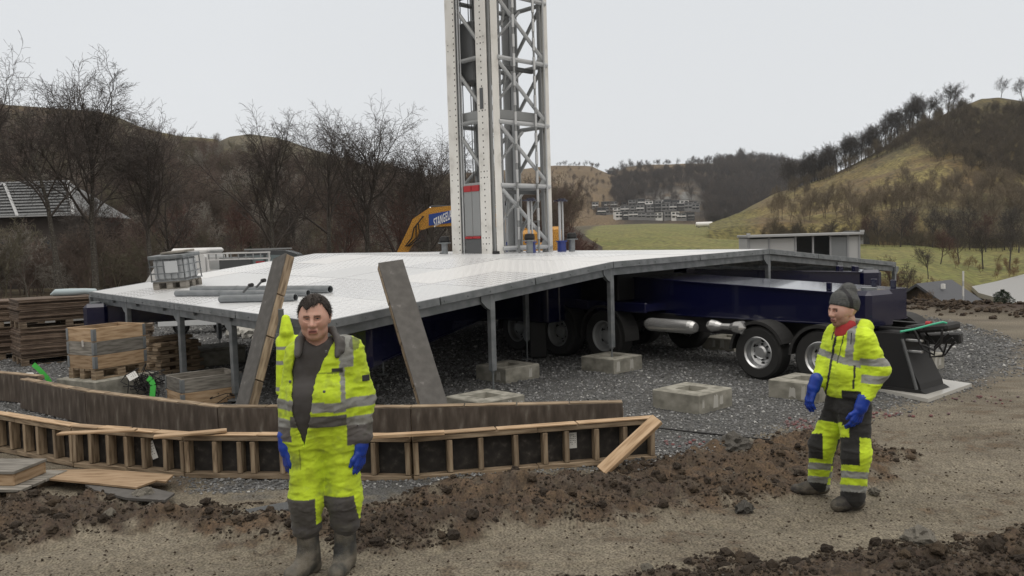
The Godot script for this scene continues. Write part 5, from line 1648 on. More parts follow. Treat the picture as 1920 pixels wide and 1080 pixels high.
	for s in [-1.0, 1.0]: quadbox(kr, "roof_rail", Vector3(0, 1.87, s * .6), Vector3(1.1, .04, .05), M.grey)
	for x in [-1.35, 1.4]:
		for s in [-1.0, 1.0]: wheel(kr, Vector3(x, .36, s * .78), Vector3(0, 0, s), .36, .22, M.grey)
	# fairground trailer side with printed clouds, seen below the left apron
	var fp := gp(366, 629)
	var ft := thing("painted_trailer", "white trailer side painted with blue sky, clouds and red badge", "trailer", Vector3(fp.x, 0, fp.z - .5), Basis(Vector3.UP, .05))
	var fw := 2.0
	quadbox(ft, "side_panel", Vector3(0, .72, 0), Vector3(fw, 1.0, .5), mat(lin(.62, .64, .66), .4), .01)
	mb = MB.new()
	var cl := PackedVector2Array([Vector2(-.9, 1.2), Vector2(.98, 1.2), Vector2(.98, .72)])
	for k in 9:
		var xx := .95 - k * .2
		cl.append(Vector2(xx - .05, .62 + .05 * (k % 2))); cl.append(Vector2(xx - .12, .67 + .06 * ((k + 1) % 2)))
	cl.append(Vector2(-.92, .8))
	mb.prism(cl, .006, Transform3D(Basis(), Vector3(0, 0, .253)))
	part(ft, "blue_sky_print", mb.mesh(), mat(lin(.03, .10, .25), .4))
	mb = MB.new()
	var el := PackedVector2Array()
	for k in 20: el.append(Vector2(cos(TAU * k / 20) * .34, .98 + sin(TAU * k / 20) * .15))
	mb.prism(el, .006, Transform3D(Basis(), Vector3(0.05, 0, .26)))
	part(ft, "red_badge_print", mb.mesh(), mat(lin(.5, .03, .04), .4))
	mb = MB.new()
	mb.prism(PackedVector2Array([Vector2(.66, .95), Vector2(.74, 1.02), Vector2(.82, .95), Vector2(.8, .8), Vector2(.86, .66), Vector2(.77, .72), Vector2(.74, .64), Vector2(.7, .72), Vector2(.62, .66), Vector2(.68, .8)]), .006, Transform3D(Basis(), Vector3(0, 0, .26)))
	part(ft, "red_ribbon_print", mb.mesh(), mat(lin(.5, .03, .04), .4))
	mb = MB.new()
	for k in 4:
		for q in 5:
			var a := PI * q / 4
			mb.box(Vector3(-.6 + k * .42 + cos(a) * .14, .38 + sin(a) * .1, .253), Vector3(.05, .012, .004), Basis(Vector3(0, 0, 1), a + PI / 2))
	part(ft, "cloud_lines_print", mb.mesh(), mat(lin(.25, .28, .3), .5))
	for s in [-1.0, 1.0]: wheel(ft, Vector3(s * .5, .2, .05), Vector3(0, 0, 1), .2, .14, M.grey)
	# rubble heap right of it
	var rk := rock_mesh(401, 2)
	for k in 12:
		var g := gp(452 + rng.randf_range(-26, 26), 640 + rng.randf_range(-22, 16))
		var s := rng.randf_range(.1, .28)
		single("rubble_stone", "pale rubble stone piled beyond the left platform posts", "stone", rk, M.concrete_dry, Transform3D(Basis.from_euler(Vector3(k, k * 2.0, k * 3.0)).scaled(Vector3(s, s * .8, s)), Vector3(g.x, s * .5, g.z - .3)), "rubble stones beyond the platform")

func make_excavator():
	var d := 26.5
	var knee := at(812, 404, d); var root := at(1000, 452, d + .6); var tip := at(744, 474, d)
	var t := thing("excavator", "orange excavator behind the tower with a blue boom sign", "excavator")
	var bd := at(1020, 470, d + .8)
	var yel: Material = M.orange
	# undercarriage and house
	for s in [-1.0, 1.0]:
		var mb := MB.new()
		var tr := PackedVector2Array()
		for k in 9: tr.append(Vector2(1.5 + cos(-PI / 2 + PI * k / 8) * .4, .42 + sin(-PI / 2 + PI * k / 8) * .4))
		for k in 9: tr.append(Vector2(-1.5 + cos(PI / 2 + PI * k / 8) * .4, .42 + sin(PI / 2 + PI * k / 8) * .4))
		mb.prism(tr, .5, Transform3D(Basis(), Vector3(bd.x, -.1, bd.z + s * 1.0)))
		part(t, "track", mb.mesh(), M.rubber)
	quadbox(t, "turntable", Vector3(bd.x, .85, bd.z), Vector3(1.4, .3, 1.4), M.black, .03)
	quadbox(t, "house", Vector3(bd.x - .35, 1.5, bd.z), Vector3(1.3, 1.0, 2.0), yel, .1)
	quadbox(t, "counterweight", Vector3(bd.x - .5, 1.65, bd.z + .95), Vector3(.6, 1.5, .5), yel, .12)
	part(t, "engine_hood", bevbox(Vector3(.36, .9, .5), .1), yel, Transform3D(Basis(), at(1042, 452, d)))
	var cab := quadbox(t, "cab", Vector3(bd.x - .6, 1.9, bd.z - .6), Vector3(1.0, 1.6, 1.0), M.black, .06)
	quadbox(cab, "glass", Vector3(0, .2, .51), Vector3(.8, .9, .02), M.grey_dark)
	# boom: bent plate girder with the sign on its near side
	var mb := MB.new()
	var loc := func(p: Vector3) -> Vector2: return Vector2(p.x, p.y)
	var top := [at(790, 402, d), at(806, 390, d), at(860, 385, d), at(920, 380, d), at(1010, 445, d)]
	var low := [at(1000, 468, d), at(930, 425, d), at(860, 423, d), at(805, 426, d)]
	var pl := PackedVector2Array()
	for p in top + low: pl.append(loc.call(p))
	mb.prism(pl, .36, Transform3D(Basis(), Vector3(0, 0, -d)))
	var boom := part(t, "boom", mb.mesh(), yel)
	mb = MB.new()
	var z := -d + .19
	var s0 := at(804, 402, d - .2); var s1 := at(804, 423, d - .2); var s2 := at(866, 415, d - .2); var s3 := at(866, 391, d - .2)
	mb.prism(PackedVector2Array([loc.call(s0), loc.call(s1), loc.call(s2), loc.call(s3)]), .02, Transform3D(Basis(), Vector3(0, 0, z)))
	part(boom, "sign_plate", mb.mesh(), mat(lin(.012, .05, .24), .4))
	var mid := (s0 + s1 + s2 + s3) * .25
	var sl := atan2(s3.y - s0.y, s3.x - s0.x)
	lettering(boom, "STANGELAND", .2, mat(lin(.75, .75, .75), .5), Transform3D(Basis(Vector3(0, 0, 1), sl).scaled(Vector3(.41, 1.3, 1)), Vector3(mid.x, mid.y, z + .017)))
	# stick and bucket
	mb = MB.new()
	pl = PackedVector2Array()
	for p in [at(806, 390, d), at(846, 390, d), at(806, 427, d), at(788, 432, d), at(766, 473, d), at(742, 480, d), at(764, 435, d), at(775, 411, d)]: pl.append(loc.call(p))
	mb.prism(pl, .3, Transform3D(Basis(), Vector3(0, 0, -d + .02)))
	part(t, "stick", mb.mesh(), yel)
	mb = MB.new()
	mb.tube(at(808, 389, d - .05), at(900, 388, d - .05), .06, -1, 10)
	part(t, "ram", mb.mesh(), M.black)
	mb = MB.new()
	mb.tube(at(806, 390, d - .05), at(814, 389, d - .05), .035, -1, 10)
	part(t, "ram_rod", mb.mesh(), M.chrome)
	for k in 3:
		mb = MB.new()
		mb.path([at(794, 405, d - .25), at(776 + k * 4, 428 - k * 5, d - .26), at(772 + k * 8, 446, d - .25), at(760 + k * 3, 462, d - .24)], [.02, .02, .02, .02], 6)
		part(t, "hose", mb.mesh(), M.black)
	mb = MB.new()
	var b0: Vector3 = at(748, 480, d)
	mb.prism(PackedVector2Array([Vector2(b0.x + .2, b0.y), Vector2(b0.x - .3, b0.y - .1), Vector2(b0.x - .8, b0.y - .7), Vector2(b0.x - .5, b0.y - 1.3), Vector2(b0.x + .3, b0.y - 1.2), Vector2(b0.x + .4, b0.y - .5)]), .9, Transform3D(Basis(), Vector3(0, 0, -d)))
	part(t, "bucket", mb.mesh(), M.grey_dark)

# ---------------------------------------------------------------- bare winter trees
func grow(mb: MB, p: Vector3, dir: Vector3, ln: float, r: float, lv: int, o: Dictionary, g: RandomNumberGenerator):
	var top: int = o.levels
	var seg: int = [6, 4, 3, 2, 2][lv]
	var pts := [p]
	var rad := [r]
	var d := dir
	var q := p
	var endr: float = r * (.3 if lv == 0 else .42)
	for i in seg:
		d = (d + Vector3(g.randfn(), g.randfn() * .6, g.randfn()) * (o.wob * [.55, 1.15, 1.6, 2.0, 2.2][lv]) + Vector3.UP * o.lift * (.35 if lv < top - 1 else -.5 * o.droop)).normalized()
		q += d * (ln / seg)
		pts.append(q); rad.append(maxf(lerpf(r, endr, (i + 1.0) / seg), o.min_r))
	mb.path(pts, rad, [8, 6, 4, 3, 3][lv], false)
	if lv >= top: return
	var n: int = o.kids[lv]
	var az := g.randf() * TAU
	for i in n:
		var f: float = lerpf(o.clear if lv == 0 else .22, .98, (i + g.randf() * .6) / n)
		var at_i := minf(f * seg, seg - .01)
		var k := int(at_i)
		var c: Vector3 = (pts[k] as Vector3).lerp(pts[k + 1], at_i - k)
		var along_d: Vector3 = (pts[k + 1] - pts[k]).normalized()
		az += 2.4 + g.randf_range(-.5, .5)
		var side := along_d.cross(Vector3(cos(az), .15, sin(az))).normalized()
		var ang: float = g.randf_range(o.ang0, o.ang1) * (1.0 if lv == 0 else 1.1)
		var nd := (along_d * cos(ang) + side * sin(ang)).normalized()
		var nl: float = ln * g.randf_range(.46, .68) * (1.05 - .5 * f if lv == 0 else 1.1 - .45 * f)
		if lv == 0: nl = maxf(nl, ln * .22)
		var nr: float = maxf(rad[k] * g.randf_range(.42, .6), o.min_r)
		grow(mb, c, nd, nl, nr, lv + 1, o, g)
	if lv > 0:                          # the leader goes on as a finer shoot
		grow(mb, q, d, ln * .5, endr, lv + 1, o, g)

func tree_meshes(sd: int, h: float, r: float, o: Dictionary) -> Array:
	var g := RandomNumberGenerator.new()
	g.seed = sd
	var mb := MB.new()
	grow(mb, Vector3.ZERO, Vector3(o.lean, 1, 0).normalized(), h * .8, r, 0, o, g)
	# the first path is the trunk: keep it apart from the crown
	var n := 6 * 8 * 6
	var tr := MB.new()
	tr.v = mb.v.slice(0, n); tr.n = mb.n.slice(0, n); tr.uv = mb.uv.slice(0, n); tr.c = mb.c.slice(0, n)
	mb.v = mb.v.slice(n); mb.n = mb.n.slice(n); mb.uv = mb.uv.slice(n); mb.c = mb.c.slice(n)
	return [tr.mesh(), mb.mesh()]

func opt(levels: int, kids: Array, extra := {}) -> Dictionary:
	var o := {"levels": levels, "kids": kids, "wob": .16, "lift": .22, "droop": 1.0, "clear": .3, "ang0": .45, "ang1": .95, "min_r": .006, "lean": 0.0}
	o.merge(extra, true)
	return o

func put_tree(called: String, label: String, cat: String, ms: Array, p: Vector3, turn: float, sc: float, tm: Material, cm: Material, group := "") -> Node3D:
	var t := thing(called, label, cat, p, Basis(Vector3.UP, turn).scaled(Vector3.ONE * sc), group)
	part(t, "trunk", ms[0], tm); part(t, "crown", ms[1], cm)
	return t

func needle_mesh(sd: int, n: int, cone: bool) -> ArrayMesh:      # leafy or needled crown of many small faces, unit height
	var g := RandomNumberGenerator.new()
	g.seed = sd
	var mb := MB.new()
	for i in n:
		var y := g.randf()
		var a := g.randf() * TAU
		var rr := (1.0 - y) * .36 if cone else .42 * sqrt(maxf(.02, 1.0 - pow(absf(y * 2 - .9), 2.4))) * (.8 + .25 * sin(a * 3.0 + sd) * sin(y * 9.0))
		rr *= sqrt(g.randf_range(.15, 1.0))
		var c := Vector3(cos(a) * rr, y, sin(a) * rr)
		var s := .035 if cone else .03
		var x := Vector3(g.randfn(), g.randfn() * .6 - (.4 if cone else 0.0), g.randfn()).normalized() * s * g.randf_range(.7, 1.8)
		var z := x.cross(Vector3(g.randfn(), g.randfn(), g.randfn())).normalized() * s * .5
		mb.tri(c - x, c + z, c + x)
	return mb.mesh()

func make_trees():
	var bark := mat(Color.WHITE, .95)
	triplanar(bark, noise_tex(61, .05, [[.3, lin(.035, .03, .025)], [.6, lin(.075, .066, .055)], [.85, lin(.16, .155, .14)]], 256, 256, 4), .8)
	var twig := mat(lin(.06, .05, .044), .95)
	var twig_red := mat(lin(.085, .043, .034), .95)
	# big trees between the platform and the hillside
	var hero := [
		[180, 545, 40.0, 405, 11, opt(4, [13, 7, 6, 6], {"clear": .46, "lean": -.04, "ang0": .3, "ang1": .75}), "tall bare tree, the tallest, at left behind the plywood stacks"],
		[120, 545, 38.0, 370, 12, opt(4, [9, 6, 6, 4], {"clear": .55, "lean": -.16, "ang0": .3, "ang1": .75}), "bare tree leaning left beside the tallest one"],
		[285, 520, 42.0, 318, 13, opt(4, [12, 7, 6, 4], {"clear": .42, "ang0": .35, "ang1": .8}), "bare tree standing above the caged tank"],
		[515, 490, 45.0, 268, 14, opt(4, [13, 7, 5, 4], {"clear": .34, "ang0": .3, "ang1": .7}), "bare tree above the left leaning panel"],
		[612, 485, 50.0, 275, 15, opt(4, [11, 7, 6, 4], {"clear": .45, "ang0": .3, "ang1": .75}), "bare birch like tree with a dense crown near the middle"],
		[690, 482, 47.0, 268, 16, opt(4, [13, 7, 6, 4], {"clear": .36, "ang0": .35, "ang1": .8}), "bare tree with spreading crown left of the excavator boom"],
		[740, 480, 56.0, 210, 17, opt(4, [12, 6, 5, 4], {"clear": .2, "lean": .1}), "shorter bare tree right behind the excavator stick"],
		[812, 478, 46.0, 236, 18, opt(4, [13, 7, 6, 4], {"clear": .34, "ang0": .45, "ang1": .95}), "round crowned bare tree just left of the tower"],
		[-95, 560, 36.0, 480, 19, opt(4, [12, 7, 5, 4], {"clear": .4}), "bare tree outside the left edge, branches reaching in"]]
	for e in hero:
		var p := at(e[0], e[1], e[2])
		p.y = land_h(e[0], e[2])
		var top: Vector3 = at(e[0], e[1] - e[3], e[2])
		var h := top.y - p.y
		var o: Dictionary = e[5]
		o.min_r = .0065
		put_tree("bare_tree", e[6], "tree", tree_meshes(e[4], h * .93, h * .0165, o), p, 0.0, 1.0, bark, twig, "bare trees behind the platform")
	# smaller copies that fill the row behind
	var kinds := []
	for k in 4:
		kinds.append(tree_meshes(40 + k, 9.0, .13, opt(4, [10, 6, 5, 3], {"clear": .15 + .08 * k, "min_r": .012, "ang0": .3, "ang1": .8})))
	rng.seed = 51
	for i in 18:
		var px := rng.randf_range(-60, 900)
		var d := rng.randf_range(52, 74)
		var t := put_tree("slim_bare_tree", "slim bare tree in the thicket behind the platform", "tree", kinds[i % 4], Vector3((px - 960) / F * d, land_h(px, d), -d), rng.randf() * TAU, rng.randf_range(.42, .85), bark, twig_red if i % 3 == 0 else twig, "slim bare trees in the thicket")
	# red brown bushy trees right of the tower
	var bushy := []
	for k in 2: bushy.append(tree_meshes(50 + k, 4.6, .08, opt(4, [13, 8, 6, 4], {"clear": .03, "min_r": .011, "ang0": .3, "ang1": .9, "wob": .2})))
	var bi := 0
	for e in [[1040, 47.0, .86], [1056, 50.0, .8], [1076, 45.0, .6], [1098, 48.0, .46], [1122, 44.0, .34], [1050, 43.0, .6], [1146, 43.0, .24], [1100, 56.0, .45], [1130, 60.0, .4], [1165, 58.0, .28], [1085, 60.0, .6], [1022, 52.0, .9], [1005, 49.0, .85]]:
		put_tree("bushy_tree", "red brown twiggy bush right behind the tower", "bush", bushy[bi % 2], Vector3((e[0] - 960) / F * e[1], land_h(e[0], e[1]), -e[1]), bi * 1.7, e[2], bark, twig_red, "red brown bushes beside the tower")
		bi += 1
	# undergrowth thicket on the slope foot and the wooded left hillside
	var mass := []
	for k in 3:
		var tm := tree_meshes(70 + k, 8.0, .1, opt(4, [9, 6, 4, 3], {"clear": .18, "min_r": .016, "ang0": .3, "ang1": .8}))
		var st := SurfaceTool.new()
		st.append_from(tm[0], 0, Transform3D()); st.append_from(tm[1], 0, Transform3D())
		mass.append(st.commit())
	var wood := mat(Color.WHITE, .95)
	wood.vertex_color_use_as_albedo = true
	var xf := [[], [], []]
	var cs := [PackedColorArray(), PackedColorArray(), PackedColorArray()]
	var put := func(p: Vector3, s: float, c: Color):
		var k := rng.randi() % 3
		xf[k].append(Transform3D(Basis(Vector3.UP, rng.randf() * TAU).scaled(Vector3(s, s * rng.randf_range(.8, 1.25), s)), p))
		cs[k].append(c)
	var tone := func() -> Color:
		var q := rng.randf()
		return Color(.105, .085, .07).lerp(Color(.145, .107, .09), rng.randf()) if q < .7 else (Color(.135, .122, .085) if q < .88 else Color(.24, .222, .195))
	for i in 3000:
		var px := rng.randf_range(-420, 1070)
		var t := rng.randf_range(.0, .94)
		if t > .7 and rng.randf() > .5: continue
		put.call(hill_pt(hills.wooded_hill, px, t), rng.randf_range(.38, .72) * (1.0 if t < .8 else .6), tone.call())
	for i in 220:
		var px := rng.randf_range(-200, 1000)
		var d := rng.randf_range(48, 80)
		put.call(Vector3((px - 960) / F * d, land_h(px, d) - .3, -d), rng.randf_range(.2, .42), tone.call())
	for i in 70:
		var px := rng.randf_range(-160, 330)
		var d := rng.randf_range(44, 56)
		put.call(Vector3((px - 960) / F * d, land_h(px, d) - .2, -d), rng.randf_range(.25, .5), tone.call())
	for k in 3: stuff(self, "hillside_wood", mass[k], wood, xf[k], cs[k], "brown leafless wood covering the left hillside", "wood")
	# woods on the right hill, by area seen
	for k in 3: xf[k] = []; cs[k] = PackedColorArray()
	var upper := PackedVector2Array([Vector2(1470, 362), Vector2(1600, 300), Vector2(1700, 240), Vector2(1800, 205), Vector2(1840, 215), Vector2(1930, 215), Vector2(2200, 240), Vector2(2200, 340), Vector2(1900, 335), Vector2(1800, 322), Vector2(1715, 280), Vector2(1600, 318), Vector2(1500, 365)])
	var lower := PackedVector2Array([Vector2(1650, 372), Vector2(1760, 335), Vector2(1930, 335), Vector2(2200, 340), Vector2(2200, 470), Vector2(1920, 455), Vector2(1640, 432)])
	var low2 := PackedVector2Array([Vector2(1440, 405), Vector2(1560, 392), Vector2(1650, 380), Vector2(1650, 432), Vector2(1430, 430)])
	var h: Dictionary = hills.grass_hill
	for i in 11000:
		var px := rng.randf_range(1430, 2150)
		var row := rng.randf_range(180, 455)
		var c := Vector2(px, row)
		var inn := inside(upper, c)
		var lo := inside(lower, c)
		var l2 := inside(low2, c)
		if not (inn or lo or l2): continue
		if inn and rng.randf() > .5: continue
		if lo and rng.randf() > .085: continue
		if l2 and rng.randf() > .13: continue
		var col := Color(.075, .06, .045).lerp(Color(.115, .092, .06), rng.randf()) if inn else Color(.13, .105, .072).lerp(Color(.19, .15, .1), rng.randf())
		put.call(hill_at_row(h, px, row), rng.randf_range(.45, .8) if inn else rng.randf_range(.5, 1.05), col)
	for k in 3: stuff(self, "hillside_wood", mass[k], wood, xf[k], cs[k], "leafless wood on the grassy hill at right", "wood")
	# row of trees along the right hill's crest, each on its own
	var crest := []
	for k in 4: crest.append(tree_meshes(80 + k, 12.0, .22, opt(4, [11, 6, 5, 4], {"clear": .25 + .06 * k, "min_r": .017, "ang0": .35, "ang1": .9, "wob": .18})))
	var grey_twig := mat(lin(.055, .046, .04), .95)
	var xs := []
	var x := 1478.0
	while x < 1735: xs.append(x); x += rng.randf_range(4.5, 9)
	xs.append_array([1742, 1756, 1776, 1788])
	var ci := 0
	for px in xs:
		put_tree("crest_tree", "bare tree in the row climbing the right hill's crest", "tree", crest[ci % 4], hill_pt(h, px, .97), ci * 2.1, rng.randf_range(.95, 1.2), bark, grey_twig, "bare trees along the right hill's crest")
		ci += 1
	put_tree("crest_tree", "round lone tree on the top of the right hill", "tree", crest[0], hill_pt(h, 1877, .99), .4, .72, bark, grey_twig)
	put_tree("crest_tree", "tree at the right picture edge on the hilltop", "tree", crest[1], hill_pt(h, 1918, .99), 1.4, .85, bark, grey_twig)
	put_tree("crest_tree", "small low tree between the row and the hilltop tree", "tree", crest[2], hill_pt(h, 1822, .99), 2.4, .35, bark, grey_twig)
	# loose trees on the meadow's rim and by the river
	var mi := 0
	for e in [[1690, 215, .8], [1716, 220, .7], [1750, 225, .85], [1782, 210, .8], [1820, 222, .9], [1850, 205, .75], [1885, 218, .9], [1912, 200, .85], [1650, 225, .6], [1620, 230, .6], [1560, 225, .5], [1500, 228, .4], [1800, 150, .55], [1765, 140, .45], [1845, 145, .6], [1895, 140, .65], [1700, 60, .22], [1672, 58, .26], [1742, 95, .3]]:
		put_tree("meadow_tree", "bare tree on the rim of the meadow below the right hill", "tree", crest[mi % 4], Vector3((e[0] - 960) / F * e[1], land_h(e[0], e[1]) - .1, -e[1]), mi * 1.3, e[2], bark, twig_red if mi % 4 == 1 else grey_twig, "bare trees between meadow and river")
		mi += 1
	# far hill wood
	for k in 3: xf[k] = []; cs[k] = PackedColorArray()
	var fh: Dictionary = hills.far_hill
	for i in 3400:
		var px := rng.randf_range(1150, 1560)
		var t := rng.randf_range(.02, .95)
		if px < 1320 and t < .22: continue
		if absf(px - 1265) < 55 and t < .5 and rng.randf() > .15: continue
		if n01(px * 3.0, t * 300, 1.0) < .38 and px < 1340: continue
		if px < 1340 and t > .72 and rng.randf() > .25: continue
		put.call(hill_pt(fh, px, t), rng.randf_range(.9, 1.6), Color(.05, .042, .04).lerp(Color(.08, .062, .05), rng.randf()))
	for i in 260:
		var px := rng.randf_range(1030, 1175)
		var t := rng.randf_range(.1, .93)
		if n01(px * 6.0, t * 260, 1.0) < .5: continue
		put.call(hill_pt(fh, px, t), rng.randf_range(.4, 1.0), Color(.09, .066, .045).lerp(Color(.13, .09, .06), rng.randf()))
	for i in 90:
		var px := rng.randf_range(1040, 1460)
		put.call(hill_pt(fh, px, .98), rng.randf_range(.4, 1.0), Color(.05, .045, .04))
	for i in 60:
		var px := rng.randf_range(1330, 1480)
		put.call(Vector3((px - 960) / F * 560, land_h(px, 560), -560), rng.randf_range(.6, 1.1), Color(.06, .05, .042))
	for k in 3: stuff(self, "far_wood", mass[k], wood, xf[k], cs[k], "dark distant wood on the far hill beyond the houses", "wood")
	# hedge line and scrub at the foot of the right hill
	for k in 3: xf[k] = []; cs[k] = PackedColorArray()
	for i in 260:
		var px := rng.randf_range(1430, 2050)
		var d := rng.randf_range(205, 240)
		put.call(Vector3((px - 960) / F * d, land_h(px, d), -d), rng.randf_range(.25, .55), Color(.05, .045, .03).lerp(Color(.1, .075, .045), rng.randf()))
	for i in 60:
		var px := rng.randf_range(1640, 2000)
		var d := rng.randf_range(46, 66)
		put.call(Vector3((px - 960) / F * d, land_h(px, d) - .1, -d), rng.randf_range(.08, .22), Color(.11, .075, .045).lerp(Color(.16, .1, .05), rng.randf()))
	for i in 26:
		var px := rng.randf_range(1780, 2050)
		var d := rng.randf_range(118, 150)
		put.call(Vector3((px - 960) / F * d, land_h(px, d), -d), rng.randf_range(.12, .3), Color(.13, .08, .045).lerp(Color(.2, .12, .06), rng.randf()))
	for k in 3: stuff(self, "scrub", mass[k], wood, xf[k], cs[k], "low brown scrub at the foot of the hill and by the river", "scrub")
	# evergreens
	var fir := [needle_mesh(5, 2600, true), needle_mesh(6, 2600, false)]
	var dark := mat(lin(.018, .03, .014), .9); var olive := mat(lin(.045, .055, .022), .9)
	var ei := 0
	for e in [[470, 66.0, 3.6, 0], [488, 64.0, 3.2, 0], [455, 60.0, 3.0, 1], [425, 58.0, 2.8, 1], [390, 62.0, 2.6, 1], [250, 56.0, 2.8, 1], [330, 58.0, 2.6, 1], [215, 60.0, 3.2, 1], [560, 62.0, 2.4, 1]]:
		var t := thing("evergreen_shrub", "dark evergreen shrub in the thicket behind the deck", "shrub", Vector3((e[0] - 960) / F * e[1], land_h(e[0], e[1]) - .1, -e[1]), Basis(Vector3.UP, ei * 1.1).scaled(Vector3.ONE * e[2]), "evergreen shrubs behind the deck")
		part(t, "foliage", fir[e[3]], dark if e[3] == 0 or ei % 2 == 0 else olive)
		var mb := MB.new()
		mb.tube(Vector3(0, -.05, 0), Vector3(0, .8, 0), .03, .01, 6)
		part(t, "trunk", mb.mesh(), bark)
		ei += 1
	var fb := thing("fir_bush", "dark green conifer bush in front of the river at right", "bush", at(1880, 592, 44.0), Basis().scaled(Vector3(1.5, 1.35, 1.5)))
	part(fb, "foliage", needle_mesh(9, 5000, false), dark)
	var mbt := MB.new()
	mbt.tube(Vector3(0, -.8, 0), Vector3(0, .8, 0), .03, .01, 6)
	part(fb, "trunk", mbt.mesh(), bark)

func hill_at_row(h: Dictionary, px: float, row: float) -> Vector3:
	var c: Array = h.cols
	var i := 0
	while i < c.size() - 2 and px > c[i + 1][0]: i += 1
	var u := clampf((px - c[i][0]) / (c[i + 1][0] - c[i][0]), 0, 1)
	var base := lerpf(c[i][1], c[i + 1][1], u)
	var crest := lerpf(c[i][2], c[i + 1][2], u)
	return hill_pt(h, px, pow(clampf((base - row) / (base - crest), 0, 1), 1.0 / h.bulge))

# ---------------------------------------------------------------- rounded bodies: joined tapered limbs, meshed as surface nets
var cloth_noise := FastNoiseLite.new()
var fold_noise := FastNoiseLite.new()

